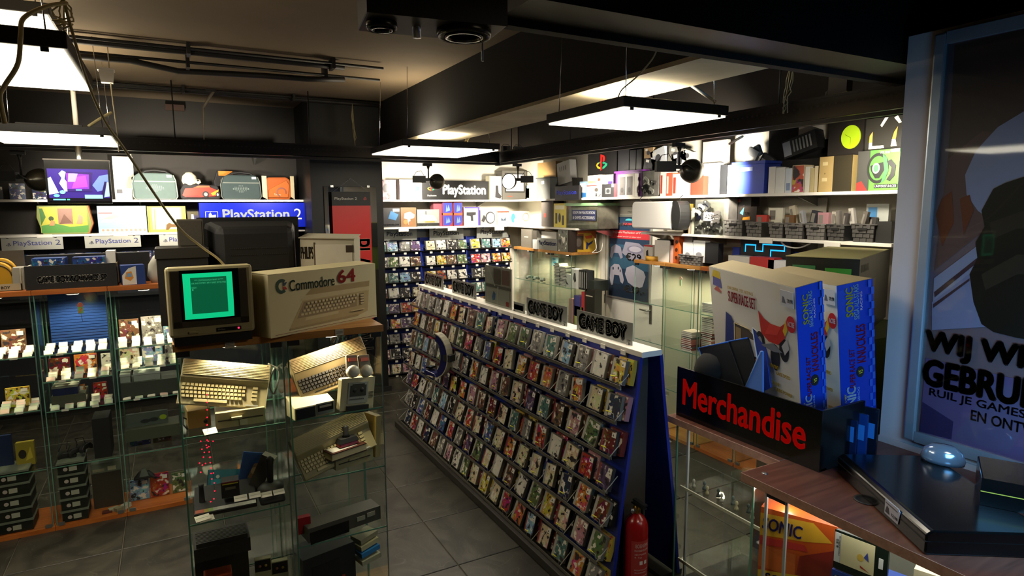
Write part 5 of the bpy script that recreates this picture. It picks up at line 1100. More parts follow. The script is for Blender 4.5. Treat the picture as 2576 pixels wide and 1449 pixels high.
# ================================================================ left wall shelves
def on_shelf(u0, u1, Y, z):   # x range for pixel columns on a plane
    return at_y(u0, 500, Y).x, at_y(u1, 500, Y).x
PS2B = C('#0a22a8', .35)
def pslogo(parent, x, z, s, y, mono=None):
    """the four-colour ball-and-letters emblem, drawn about x,z with half width s"""
    red, yel, grn, blu = (mono,)*4 if mono else (C('#c9201a'), C('#d8b020'), C('#1a8a62'), C('#2a5a88'))
    picture([(yel, [(x-.98*s, z-.18*s), (x-.8*s, z+.05*s), (x-.45*s, z+.12*s), (x-.5*s, z-.02*s), (x-.72*s, z-.2*s), (x-.3*s, z-.42*s), (x-.1*s, z-.42*s), (x-.1*s, z-.62*s), (x-.7*s, z-.5*s)]),
             (grn, [(x-.45*s, z+.12*s), (x-.1*s, z+.22*s), (x-.1*s, z+.02*s), (x-.5*s, z-.02*s)]), (grn, [(x+.14*s, z+.1*s), (x+.55*s, z+.08*s), (x+.98*s, z-.1*s), (x+.9*s, z-.3*s), (x+.45*s, z-.55*s), (x+.14*s, z-.62*s), (x+.14*s, z-.42*s), (x+.6*s, z-.2*s), (x+.5*s, z-.08*s), (x+.14*s, z-.08*s)]),
             (blu, [(x+.55*s, z+.08*s), (x+.98*s, z-.1*s), (x+.75*s, z-.05*s)]),
             (red, [(x-.22*s, z-.78*s), (x-.22*s, z+.92*s), (x+.05*s, z+.86*s), (x+.05*s, z-.62*s)]), (red, [(x+.05*s, z+.86*s), (x+.45*s, z+.74*s), (x+.58*s, z+.5*s), (x+.52*s, z+.2*s), (x+.3*s, z+.12*s), (x+.18*s, z+.18*s), (x+.18*s, z+.6*s), (x+.05*s, z+.68*s)])],
            0, 1, 0, 1, y, parent, 'emblem', step=.0003)
# blue lit sign
t = thing('blue_sign', 'bright blue sign lettered in white under the upper left shelf', 'sign', (.288, 7.40, 1.935))
b = MB(); b.box(0, 1.10, 0, .03, 0, .27, M('bright blue sign', '#0a1fb4', .35, emit=.35, var=.03)); b.build('panel', t, bevel=.002)
LW = M('white sign letters', '#e8e8e4', .4, emit=.25, var=.01)
lettering('PlayStation', .225, .90, .065, .20, -.001, LW, t, bold=.04); lettering('R', .91, .935, .08, .10, -.001, LW, t, name='registered_mark'); lettering('2', .955, 1.035, .085, .205, -.001, LW, t)
b = MB()
for q in ((.055,.175,.060,.064),(.055,.175,.176,.180),(.055,.059,.064,.176),(.171,.175,.064,.176)): b.box(q[0], q[1], -.002, 0, q[2], q[3], LW)
b.build('logo_frame', t); b = MB(); b.prism([(.085,.10),(.105,.075),(.125,.09),(.155,.12),(.155,.145),(.12,.14),(.105,.17),(.088,.15)], -.002, -.0002, LW); b.build('logo_mark', t)
# silver signs hanging below second shelf
SIGNW = M('pale grey sign', '#a9aaa2', .4, var=.05)
for k, (x0, lab) in enumerate([(-1.39, 'pale sign with blue lettering hanging under the shelf, far left'), (-.74, 'pale sign with blue lettering below the picture boxes'), (-.10, 'pale sign with blue lettering cut off by the speaker and black case')]):
    t = thing('lettered_plate', lab, 'sign', (x0, 7.42, 1.765)); b = MB(); b.box(0, .475, 0, .006, 0, .115, SIGNW); b.build('plate', t, bevel=.001)
    lettering('PlayStation', .09, .385, .03, .088, -.001, C('#3a3f8a'), t); lettering('2', .415, .455, .042, .092, -.001, C('#3a3f6a'), t); pslogo(t, .055, .052, .02, -.0006, C('#4a4c60'))
    for sx in (.05, .42):
        b = MB(); b.box(sx-.01, sx+.01, 0, .03, .11, .118, METAL); b.build('clip', t)
# dark game rack below the signs
t = thing('wall_game_rack', 'dark wall rack of game cases behind the left cabinets', 'rack', (0, 0, 0))
b = MB(); b.box(-2.2, 1.2, 7.70, 7.74, .1, 1.74, C('#1b1c26')); b.build('back_panel', t)
for z in (1.52, 1.27, 1.02):
    b = MB(); b.box(-2.2, 1.2, 7.55, 7.70, z-.02, z, BLACKM); b.build('tray', t)
for k in range(15):
    o = inst(gbox(.13, .19, .03), 'game_case', None, (-1.45+k*.15, 7.6, 1.522), (R(-8), 0, 0)); o.color = rgb(['#1c2f6a', '#22408a', '#2a2a3a', '#3a5090'][k % 4]); tag(o, 'blue or black game case in the dark wall rack behind the left cabinets, %s along' % NUM[k], 'game case', 'game cases in the dark left wall rack')
# big picture boxes
t = thing('big_game_box', 'large green and yellow illustrated soft case on the second left shelf', 'carry case', (-1.10, 7.46, SZ2+.002)); gx = .46
pts = [(0.0,.32),(-.03,.14),(.0,.0),(.42,-.0),(.455,.12),(.42,.32)]
b = MB(); b.prism([(.03,0),(.40,0),(.43,.10),(.40,.275),(.0,.275),(-.01,.16)], 0, .10, C('#7f8a4a')); b.build('body', t, bevel=.004)
picture([(C('#b9b43c'), rect(.04,.94,.05,.95)), (C('#4f8a3c'), [(.05,.05),(.95,.05),(.95,.3),(.6,.25),(.3,.38),(.05,.3)]), (C('#3f6f34'), [(.05,.3),(.15,.6),(.1,.9),(.04,.9)]), (C('#8f6a5c'), rect(.38,.66,.35,.9)), (C('#6f4a3c'), [(.4,.35),(.5,.7),(.64,.4)]), (C('#c9c24a'), [(.68,.4),(.72,.9),(.92,.9),(.92,.4)]), (C('#b98a6a'), [(.72,.35),(.78,.7),(.86,.6),(.84,.35)]), (C('#3a4a24'), ell(.25,.55,.05,.08,10)), (C('#b9875a'), [(.2,.3),(.25,.5),(.32,.45),(.3,.3)])], 0, .42, 0, .275, -.0005, t)
b = MB(); b.prism([(.40,0),(.44,.10),(.41,.275),(.40,.275),(.43,.10),(.39,0)], -.002, .11, C('#b06a3c')); b.build('spine', t)
t = thing('big_game_box', 'large pale blue box picturing a cream console on the second left shelf', 'game box', (-.62, 7.47, SZ2+.002))
b = MB(); b.box(0, .42, 0, .09, 0, .27, C('#9fc0cc')); b.build('carton', t, bevel=.002)
picture([(C('#8fc4d8'), rect(.02,.98,.04,.75)), (C('#c0605a'), rect(.02,.3,.72,.76)), (C('#d8dccf'), rect(.02,.98,.76,.97)), (C('#a9a898'), [(.05,.5),(.35,.7),(.45,.62),(.15,.45)]), (C('#e2e2d4'), [(.06,.4),(.1,.52),(.3,.5),(.28,.4)]), (C('#cfcfc0'), [(.45,.32),(.5,.45),(.9,.5),(.97,.36),(.85,.3)]), (C('#d8d4c0'), rect(.04,.97,.05,.16))] + [(C('#b98a7a'), ell(.09+.095*k, .105, .03, .045, 8)) for k in range(10)], 0, .42, 0, .27, -.0005, t)
t = thing('big_game_box', 'bright yellow box picturing a brown controller on the second left shelf', 'game box', (-.19, 7.47, SZ2+.002))
b = MB(); b.box(0, .35, 0, .09, 0, .265, C('#e0d84a')); b.build('carton', t, bevel=.002)
picture([(C('#e8e2a0'), rect(.12,.88,.1,.95)), (C('#8a7a2a'), rect(.02,.05,.0,1)), (C('#9a8440'), rect(.17,.2,.1,.9)), (C('#6a4a20'), [(.45,.08),(.47,.28),(.55,.36),(.62,.3),(.72,.3),(.8,.36),(.88,.28),(.90,.08),(.84,.08),(.78,.18),(.58,.18),(.52,.08)])], 0, .35, 0, .265, -.0005, t)
t = thing('speaker_box', 'pair of purple-fronted items in a dark box right of the yellow box', 'box', (.175, 7.47, SZ2+.002)); b = MB(); b.box(0, .105, 0, .09, 0, .21, C('#4a4428')); b.build('carton', t); picture([(C('#b9a8c8'), [(.3,.1),(.35,.85),(.55,.85),(.6,.5),(.45,.1)]), (C('#2a2a5a'), rect(.65,.9,.1,.8))], 0, .105, 0, .21, -.0005, t)
# bags on the upper shelf
def sling_bag(label, x0, w, h, col, trim):
    t = thing('shoulder_bag', label, 'bag', (x0, 7.50, SZ1+.002)); F = M('bag fabric '+col, col, .75, var=.1, bump=.15, scale=20); Tm = C(trim, .6)
    b = MB(); b.prism([(.02, 0), (w-.02, 0), (w, .03), (w-.01, h*.72), (w-.03, h-.02), (w-.06, h), (.06, h), (.02, h-.03), (-.005, h*.6), (0, .03)], 0, .12, F); b.build('body', t, bevel=.015)
    b = MB(); b.box(.015, w-.015, -.006, .0, h*.66, h*.70, Tm); b.build('zip', t)
    b = MB(); pp = [(w-.02, 0), (w, .03), (w-.01, h*.72), (w-.03, h-.02)]; b.tube([(x, -.002, z) for x, z in pp], .005, Tm); b.tube([(.02, -.002, 0.005), (w-.02, -.002, .005)], .004, Tm); b.tube([(.02, -.002, 0), (0, -.002, .03), (-.005, -.002, h*.6), (.02, -.002, h-.03)], .005, Tm); b.build('piping', t)
    b = MB(); b.tube([(.02, .06, h*.5), (.0, .06, h*.8), (w*.3, .06, h+.02), (w*.5, .06, h+.03), (w*.75, .06, h+.02), (w-.01, .06, h*.8)], .012, BLACKM); b.build('strap', t)
    b = MB()
    for r in range(6):
        m_ = [3, 7, 10, 10, 8, 3][r]
        for k in range(m_): b.box(w/2-m_*.0085+k*.017, w/2-m_*.0085+k*.017+.009, -.002, 0, h*.30+r*.013, h*.30+r*.013+.005, C('#7f8c86'))
    o = b.build('dot_print', t); o['kind'] = 'stuff'
    b = MB(); b.box(w-.09, w-.045, -.004, 0, h*.84, h*.93, C('#e0dcd0')); b.build('price_sticker', t)
sling_bag('grey-green shoulder bag with a zip, left one on the upper left shelf', -.30, .40, .27, '#4e5f5c', '#8f978c')
sling_bag('grey-green shoulder bag with a zip, right one beside the orange bag', .52, .40, .265, '#2f3f40', '#6a7068')
t = thing('picture_bag', 'black child bag with a red car picture between the grey-green bags', 'bag', (.125, 7.50, SZ1+.002))
b = MB(); b.prism([(.02, 0), (.37, 0), (.39, .04), (.36, .15), (.04, .17), (.0, .1), (.0, .02)], 0, .12, M('black nylon', '#171316', .7, var=.2)); b.build('body', t, bevel=.015)
CRD = C('#c22a14'); 
picture([(CRD, [(.02,.25),(.1,.75),(.4,.8),(.7,.9),(.95,.6),(.92,.2),(.5,.1),(.1,.1)]), (C('#d0562c'), [(.3,.8),(.45,.97),(.72,.97),(.75,.85)]), (C('#d88a1c'), [(.75,.4),(.97,.7),(.93,.35),(.8,.22)]), (C('#8a1a10'), [(.1,.2),(.4,.25),(.5,.12),(.12,.1)]), (C('#18161a'), ell(.62,.32,.09,.24,16)), (C('#8a8a8a'), ell(.62,.32,.05,.14,14)), (C('#18161a'), ell(.93,.3,.05,.2,14)), (C('#c9c9c0'), ell(.93,.3,.025,.1,12))], .01, .38, .01, .15, -.0155, t)
t = thing('cream_soft_toy', 'white puffy toy with a dark nose behind the red car bag', 'toy', (.22, 7.56, SZ1+.15))
b = MB(); b.lathe([(.001, -.02), (.06, 0), (.075, .05), (.065, .10), (.03, .135), (.001, .14)], C('#cfc8b0', .8), n=18); b.build('body', t); b = MB(); b.lathe([(.001, -.02), (.03, 0), (.02, .03), (.001, .035)], C('#d8d2bc', .8), n=12, c=(.08, -.05, .03)); b.lathe([(.001,-.01),(.012,0),(.001,.012)], BLACKM, n=8, c=(.075,-.085,.05)); b.build('head', t)
b = MB(); b.tube([(0,0,-.15),(0,0,0)], .02, BLACKM); b.build('stand', t)
t = thing('orange_backpack', 'orange folded backpack with cream straps at the end of the upper left shelf', 'bag', (.95, 7.48, SZ1+.002)); OR = M('orange fabric', '#a8521a', .8, var=.15, bump=.2, scale=12)
b = MB(); b.prism([(.04, 0), (.27, 0), (.29, .05), (.28, .22), (.24, .25), (.04, .245), (.01, .2), (.03, .05)], 0, .14, OR); b.build('body', t, bevel=.015)
b = MB(); b.prism([(.04, .02), (.25, .02), (.27, .16), (.24, .215), (.10, .14), (.05, .11)], -.02, 0, M('orange fabric front', '#b25c1e', .8, var=.1)); f_ = b.build('front_flap', t, bevel=.008)
b = MB(); b.prism(list(ell(.18, .08, .055, .055, 16, -20, 250)) + list(reversed(ell(.18, .08, .04, .04, 16, -20, 250))), -.024, -.02, C('#7a3010')); b.build('swirl', f_)
lettering('Tarento', .10, .17, .045, .065, -.022, C('#d8c9a8'), f_)
for x0, x1 in ((-.02, .03), (.28, .32)):
    b = MB(); b.prism([(x0, .03), (x1, .0), (x1, .26), (x0, .26)], -.01, .0, C('#b5a884')); b.build('strap', t)
t = thing('orange_strap', 'folded black bag with an orange panel lying behind the right grey-green bag', 'bag', (.50, 7.64, SZ1+.002)); b = MB(); b.prism([(-.03, 0), (.2, 0), (.33, .28), (.20, .31), (.0, .32), (-.04, .2)], 0, .1, M('black nylon', '#171316')); b.build('body', t, bevel=.01); b = MB(); b.box(.01, .15, -.004, 0, .26, .31, C('#c8781c')); b.build('orange_panel', t)
t = thing('white_carton', 'white carton with a small dark picture at the left end of the upper shelf', 'carton', (-.47, 7.47, SZ1+.002))
b = MB(); b.box(0, .18, .22, .26, 0, .44, WHITE); b.build('tall_panel', t); b = MB(); b.box(.02, .16, 0, .14, 0, .11, WHITE); b.build('carton', t, bevel=.002); b = MB(); b.box(.03, .08, -.001, 0, .06, .1, C('#4a4a4e')); b.build('picture', t)
for k in range(5):
    o = inst(gbox(.12, .12+.03*(k % 2), .08), 'game_box', None, (-1.75+.17*k, 7.5, SZ1+.002), (0, 0, rnd.uniform(-.2, .2))); o.color = rgb(['#1c2440', '#2c3050', '#20222c', '#2a3a6a', '#343a5c'][k]); tag(o, 'dim blue boxed game on the upper left shelf, %s from the left' % NUM[k], 'game box', 'dim boxed games left of the hanging screen')
# hanging screen
t = thing('hanging_screen', 'flat screen showing a purple picture, hanging from a white ceiling pole', 'television', (-.60, 6.02, 2.19), R(2))
b = MB(); b.box(-.215, .21, 0, .05, 0, .34, BLACKG); b.build('casing', t, bevel=.004)
def E_(h, s=1.0): return C(h, .2, s)
picture([(E_('#2a1a6a'), rect(0,1,0,1)), (E_('#6a2a9a'), rect(.3,.68,.35,.88)), (E_('#a83ab8'), [(.38,.4),(.45,.75),(.62,.8),(.64,.45)]), (E_('#8a7ad0'), [(.32,.6),(.34,.86),(.5,.88),(.44,.6)]), (E_('#9ab0c8'), [(.0,.2),(.0,.7),(.05,.75),(.16,.25)]), (E_('#8aa4c0'), [(.18,.85),(.24,.95),(.3,.9),(.26,.6)]), (E_('#a8b8d8'), [(.18,.55),(.24,.78),(.3,.6),(.3,.3),(.26,.3)]), (E_('#5a70c8'), [(.72,.5),(.85,.8),(1,.85),(1,.4),(.8,.3)]), (E_('#88a0d8'), [(.84,.1),(.95,.6),(1,.6),(1,.15)]),
         (E_('#241250'), [(.3,.88),(.3,.92),(.74,.9),(.74,.84)]), (E_('#241250'), [(.68,.88),(.72,.88),(.70,.3),(.66,.3)]), (E_('#2c1a5c'), rect(.3,.7,.3,.38)), (E_('#5a8ab0'), rect(.44,.54,.33,.37)), (E_('#1a1040'), [(.84,.1),(.93,.62),(.97,.62),(.9,.1)]), (E_('#08060e'), rect(0,1,0,.10)), (E_('#7ac8e8'), rect(.58,.88,.08,.2)), (E_('#5ab0e0'), ell(.12,.17,.05,.05,8)), (E_('#6ac0e0'), ell(.22,.28,.05,.06,8)), (E_('#3a9a8a'), rect(.28,.33,.03,.07)), (E_('#5ab0d0'), rect(.06,.26,.03,.07))],
        -.20, .195, .02, .27, -.001, t, 'screen_picture')
b = MB(); b.box(-.22, .215, -.004, .05, .335, .345, C('#4a443c')); b.build('top_edge', t)
b = MB(); b.tube([(.01, .06, .2), (.01, .06, ZC-2.19)], .018, WHITE, n=10); b.tube([(.01, .06, .20), (.01, .06, .47)], .024, METAL, n=10); b.build('ceiling_pole', t); b = MB(); b.box(-.05, .07, .05, .09, .12, .24, METAL); b.build('bracket', t)
# red banner on the column mirror
t = thing('hanging_banner', 'long red banner with a black header hanging in front of the column mirror', 'banner', (1.555, 6.90, .9))
b = MB(); b.box(0, .42, 0, .002, 0, 1.27, M('red banner print', '#b01a14', .45, var=.04)); b.build('sheet', t)
b = MB(); b.box(0, .42, -.001, .003, 1.27, 1.42, BLACKM); h_ = b.build('header', t); lettering('PlayStation 2', .03, .27, 1.325, 1.36, -.0012, C('#b9b6ae'), h_, bold=.0); pslogo(h_, .36, 1.345, .022, -.0013, C('#9a2a28'))
lettering('PLAYSTATION', .17, .40, -.35, .90, -.0005, C('#c9b9ac'), t, rot=-90, bold=.03); lettering('THE THIRD PLACE', .065, .12, -.1, .90, -.0005, C('#c9a9a0'), t, rot=-90)
b = MB(); b.tube([(.02, 0, 1.42), (.21, 0, 1.565), (.40, 0, 1.42)], .0015, METAL, n=4); b.tube([(.21,0,1.565),(.21,.09,1.565)], .002, METAL, n=4); b.build('hanging_thread', t)
b = MB(); b.lathe([(.001,-.03),(.03,0),(.001,.03)], M('small bulb', '#fff0cc', .3, emit=12), n=10, c=(2.055, 6.96, 2.33)); b = None
# ================================================================ goods on the back and right wall shelves
XF = 4.03; YFR = 7.50
def item(label, name, cat, wall, u0, u1, vtop, zb, d, col, pics=None, group=None, off=0.0, tilt=0, yaw=0, bev=.002, texts=(), side=None, hmin=.02, art=None):
    """a boxed article standing at height zb; u0..u1 its width and vtop its top as seen on its own front plane"""
    um = (u0+u1)/2
    if wall == 'B': a, b_, h = at_y(u0, 500, YFR+off), at_y(u1, 500, YFR+off), at_y(um, vtop, YFR+off).z-zb; loc = (a.x, YFR+off, zb+.001); rz = 0; wd = b_.x-a.x
    else: a, b_, h = at_x(u0, 500, XF+off), at_x(u1, 500, XF+off), at_x(um, vtop, XF+off).z-zb; loc = (XF+off, a.y, zb+.001); rz = R(-90); wd = a.y-b_.y
    h = max(h, hmin); mat = C(col) if isinstance(col, str) else col; sd = C(side) if side else mat
    t = thing(name, label, cat, loc, rz+R(yaw), group)
    if tilt: t.rotation_euler = (R(tilt)*(0 if rz else 1), R(tilt)*(1 if rz else 0), rz+R(yaw))
    b = MB(); b.box(0, wd, 0, d, 0, h, sd, front=mat); o = b.build('carton', t, bevel=bev)
    if art:
        b = MB(); b.add([(.004, -.0006, .004), (wd-.004, -.0006, .004), (wd-.004, -.0006, h-.004), (.004, -.0006, h-.004)], [(0,1,2,3)], ARTBIG); o = b.build('cover_print', t); o.color = rgb(art)
    if pics: picture([(C(c) if isinstance(c, str) else c, p) for c, p in pics], 0, wd, 0, h, -.0012, t)
    for s, x0, x1, z0, z1, c in texts: lettering(s, x0*wd, x1*wd, z0*h, z1*h, -.003, C(c), t, bold=.01)
    return t, wd, h
z1, z2, zc = SZ1, SZ2, 1.63
B_ = 'B'; R_ = 'R'
gun = [(.2,.45),(.25,.7),(.6,.78),(.9,.62),(.85,.45),(.6,.42),(.62,.15),(.48,.12),(.42,.4)]
item('grey and pink illustrated box at the left end of the upper back shelf', 'game_box', 'game box', B_, 960, 997, 452, z1, .12, '#8f7a7c', art='#a08088')
item('white box picturing a blue light gun on the upper back shelf', 'game_box', 'game box', B_, 1006, 1062, 452, z1, .10, '#c4c6c8', [('#3a5f9c', gun), ('#3f7fae', [(.5,.3),(.6,.05),(.68,.3)]), ('#6a7f9c', ell(.72,.25,.1,.15,12))])
t, w_, h_ = item('black sign with big white letters and a colour emblem, upper back shelf', 'black_sign', 'sign', B_, 1063, 1229, 455, z1, .05, '#0a0a0a')
LW2 = M('white lit letters', '#f0efe8', .4, emit=.5, var=.01); lettering('PlayStation', .30*w_, .95*w_, .15*h_, .78*h_, -.002, LW2, t, bold=.07); pslogo(t, .13*w_, .62*h_, .055, -.0015); lettering('PlayStation', .07*w_, .20*w_, .16*h_, .26*h_, -.002, C('#c9c6bc'), t)
item('cream box with a dark foot picture beside the black sign', 'game_box', 'game box', B_, 1232, 1262, 443, z1, .12, '#d8d0b0', [('#2a2a2e', [(.45,.1),(.5,.6),(.7,.6),(.75,.3),(1,.15),(.9,.05)])])
t, w_, h_ = item('old grey portable television on the upper back shelf behind the hanging spotlight', 'portable_television', 'television', B_, 1264, 1325, 430, z1, .2, '#5a5852', bev=.012)
picture([(C('#2a2a28'), rect(.1,.92,.25,.92)), (C('#b9b8b0', .15), rect(.15,.87,.3,.88)), (C('#8a4a3a'), rect(.2,.4,.1,.14))], 0, w_, 0, h_, -.001, t)
for k in range(4): item('turquoise striped small box in the far corner, %s of its pile' % ['bottom', 'second', 'third', 'top'][k], 'small_box', 'box', B_, 1322, 1353, 488-7*k, z1+.026*k, .10, ['#b8dcd8', '#8fc4c0', '#c0e0dc', '#9accc8'][k], hmin=.024)
t, w_, h_ = item('dark grey plastic bin at the inner corner of the upper shelves', 'plastic_bin', 'bin', R_, 1351, 1384, 447, z1, .12, '#4a4c4a', [('#c9c9c4', rect(.35,.55,.7,.85))], off=.02)
b = MB(); b.box(-.012, w_+.012, -.012, .21, h_-.012, h_+.003, C('#3a3c3a')); b.build('rim', t, bevel=.003)
item('tall plain tan carton behind the bin in the far corner', 'tan_carton', 'carton', R_, 1352, 1398, 408, z1, .10, '#b08c58', off=.17)
item('pale grey device lying on top of the corner goods', 'grey_device', 'device', R_, 1404, 1436, 410, z1+.16, .1, '#a5a4a0', [('#3a3a3a', rect(.2+.15*k,.25+.15*k,.6,.8)) for k in range(4)], tilt=-8, off=.12)
item('dark box carrying the pale grey device in the corner', 'dark_carton', 'carton', R_, 1404, 1440, 448, z1, .14, '#2e2c28', off=.14)
t, w_, h_ = item('small black sign with blue letters overhanging the corner of the upper shelf', 'black_sign', 'sign', R_, 1396, 1456, 468, z1-.02, .03, '#0c0c12', off=-.10)
lettering('PlayStation', .08*w_, .9*w_, .3*h_, .7*h_, -.002, C('#3a4ae0'), t)
item('thin blue and white box on the upper right shelf beside the blue-lettered sign', 'small_box', 'box', R_, 1458, 1474, 457, z1, .12, '#8fb0c8', [('#2f6fb0', rect(.0,1,.05,.3)), ('#e0e4e4', rect(.1,.9,.35,.9))])
item('white accessory box with a red band, at the front below the colour-logo box', 'game_box', 'game box', R_, 1476, 1513, 466, z1, .10, '#d8d2c4', [('#b83a34', rect(0,.7,.92,1)), ('#4a443c', ell(.66,.62,.12,.16,14)), ('#2a2624', [(.6,.1),(.66,.5),(.72,.1)]), ('#3a3634', [(.8,.1),(.95,.3),(.97,.25),(.84,.05)])])
item('white box picturing a small red handset stacked on the red-banded box', 'game_box', 'game box', R_, 1478, 1513, 441, z1+.133, .09, '#d6cbb8', [('#a8402c', [(.7,.45),(.78,.7),(.92,.6),(.85,.35)]), ('#c9a070', rect(.05,.6,.2,.45))])
item('white box with a purple stripe behind the dark camera box', 'game_box', 'game box', R_, 1514, 1542, 440, z1+.10, .09, '#c9c6c4', [('#3f2a7a', rect(.55,.95,.25,.5))], off=.03)
item('dark box with a small silver camera picture on the upper right shelf', 'game_box', 'game box', R_, 1514, 1549, 463, z1, .10, '#1f1f22', [('#5a5e62', rect(.25,.65,.25,.7)), ('#2a2c30', ell(.45,.47,.12,.15,12)), ('#d0d0cc', rect(.7,.95,.75,1))], off=.0)
t, w_, h_ = item('tall black carton with the large red, yellow and green emblem on the upper right shelf', 'emblem_carton', 'carton', R_, 1478, 1550, 383, z1, .16, '#0c0b0c', off=.14)
pslogo(t, .5*w_, .76*h_, .105, -.0015); lettering('PlayStation', .12*w_, .86*w_, .40*h_, .50*h_, -.002, C('#c9b85a'), t, bold=.02)
for k, (u0, u1, vt) in enumerate([(1553, 1580, 375), (1582, 1597, 378), (1599, 1612, 376)]): item('black upright console box behind the purple bin, %s of three' % ['left', 'middle', 'right'][k], 'console_box', 'box', R_, u0, u1, vt, z1, .14, '#15151a', off=.12)
PUR = M('purple plastic', '#6a2a80', .35)
t, w_, h_ = item('purple plastic bin on the upper right shelf', 'plastic_bin', 'bin', R_, 1548, 1615, 430, z1, .2, PUR, bev=.01, off=.02)
b = MB(); b.box(-.012, w_+.012, -.012, .21, h_-.015, h_+.003, PUR); b.build('rim', t, bevel=.004)
item('white box with two tall windows in front of the purple bin', 'windowed_box', 'box', R_, 1553, 1596, 438, z1, .05, '#c9c3bc', [('#55504e', rect(.12,.45,.08,.88)), ('#55504e', rect(.55,.88,.08,.88)), ('#2a2828', ell(.28,.3,.08,.12,10)), ('#2a2828', ell(.7,.3,.08,.12,10))], off=-.035)
item('maroon narrow box left of the white windowed box', 'small_box', 'box', R_, 1544, 1552, 462, z1, .06, '#5a2a34', off=-.03)
def bag_of_pads(label, u0, u1, vt, zb, off, n=9, txt=None):
    t, w_, h_ = item(label, 'bag_of_controllers', 'bag', R_, u0, u1, vt, zb, .12, M('grey bagged plastic', '#6f6c68', .35, var=.5, scale=14), off=off, bev=.02)
    rr = random.Random(int(u0))
    for k in range(n):
        cx, cz, s = rr.uniform(.2, .8)*w_, rr.uniform(.14, .86)*h_, rr.uniform(.035, .05)
        col = rr.choice(['#2a2828', '#8f8c88', '#1a1a1a', '#b0aca6', '#4a4846'])
        T = Matrix.Translation((cx, -.012-.004*k, cz)) @ Matrix.Rotation(rr.uniform(-.6, .6), 4, 'Y') @ Matrix.Scale(s/.05, 4)
        b = MB(); b.prism([(-.05,-.02),(-.055,.01),(-.035,.028),(.035,.028),(.055,.01),(.05,-.02),(.04,-.028),(.025,-.005),(-.025,-.005),(-.04,-.028)], 0, .012, C(col, .3), T=T); b.prism(ell(-.03, .01, .008, .008, 8), -.002, 0, C('#c9c6c0'), T=T); b.build('controller', t)
    b = MB(); b.box(0, w_, -.055, -.054, 0, h_, CLEAR); b.build('clear_bag', t)
    if txt: b = MB(); b.box(.42*w_, .72*w_, -.058, -.055, .38*h_, .6*h_, C('#d8d4cc')); b.build('label', t); lettering(txt, .46*w_, .68*w_, .43*h_, .55*h_, -.0595, C('#1c1c1c'), t)
bag_of_pads('clear bag of grey controllers beside the purple bin', 1616, 1656, 430, z1, 0, 7)
RW = ['#d8d0c8', '#c4553c', '#e0dcd4', '#e4e0d8', '#b83a2a']
for k, (u0, u1) in enumerate([(1660, 1674), (1675, 1690), (1691, 1712), (1713, 1735), (1736, 1768)]):
    item('%s upright game box among the red and white ones under the right spotlight' % ['white spined', 'orange-red', 'white', 'wide white', 'deep red'][k], 'game_box', 'game box', R_, u0, u1, 432+3*k, z1, .14, RW[k], [('#c8c0b4' if k % 2 else '#a83c2a', rect(.1,.4,.1,.85))], group='red and white boxes under the right spotlight')
for k, (u0, u1, vt, vb, c, tl) in enumerate([(1618, 1640, 372, 398, '#a48a68', 0), (1616, 1648, 396, 428, '#3a3a3c', 10), (1640, 1676, 380, 428, '#c9cdd2', -14), (1676, 1712, 366, 405, '#8f8c84', 12), (1690, 1726, 386, 430, '#d8d6ce', -8), (1712, 1735, 372, 400, '#b0aca2', 20)]):
    zb_ = at_x((u0+u1)/2, vb, XF+.1).z
    item('%s piled loosely above the bagged controllers' % ['tan blister card', 'black cartridge case', 'pale blue-white blister card', 'grey controller pack', 'white packed accessory', 'grey packed cable'][k], 'packed_accessory', 'accessory', R_, u0, u1, vt, zb_, .05, c, [('#4a4a4e', ell(.5,.5,.2,.22,12)), ('#e4e2da', rect(.15,.4,.7,.9))], off=.10, tilt=tl)
item('dark crate under the loose accessory pile on the upper right shelf', 'dark_crate', 'crate', R_, 1618, 1764, 432, z1, .12, '#24211e', off=.15)
item('dull grey felt-like board standing on a white box, upper right shelf', 'grey_board', 'board', R_, 1764, 1826, 355, z1+.17, .03, '#8f8b85', off=.12)
item('large bright white carton below the grey board', 'white_carton', 'carton', R_, 1768, 1808, 411, z1, .16, '#dcdcd8', off=.06)
item('tall narrow black case right of the bright white carton', 'black_case', 'case', R_, 1809, 1826, 415, z1, .16, '#16181c'); item('thin white upright box left of the blue bin', 'white_box', 'box', R_, 1828, 1837, 416, z1, .16, '#d8d4c4')
BLU = M('blue plastic', '#3a50b8', .35)
t, w_, h_ = item('blue plastic bin full of silver packs on the upper right shelf', 'plastic_bin', 'bin', R_, 1848, 1920, 408, z1, .22, BLU, [('#b8c4e8', rect(.18,.6,.72,.84))], bev=.008)
b = MB(); b.box(-.025, w_+.02, -.02, .23, h_-.018, h_+.004, BLU); b.build('rim', t, bevel=.004)
for k, (u0, u1, vt, vb, c, tl) in enumerate([(1866, 1893, 365, 402, '#b0b2b4', 28), (1880, 1912, 378, 404, '#8a8c90', -24), (1905, 1936, 380, 404, '#5a5a5c', 30)]):
    item('%s sticking out of the blue bin' % ['silver case', 'grey blister pack', 'dark game case'][k], 'packed_accessory', 'accessory', R_, u0, u1, vt, at_x((u0+u1)/2, vb, XF+.05).z, .03, c, [('#e0e0dc', rect(.1,.8,.1,.5))], off=.05+.04*k, tilt=tl)
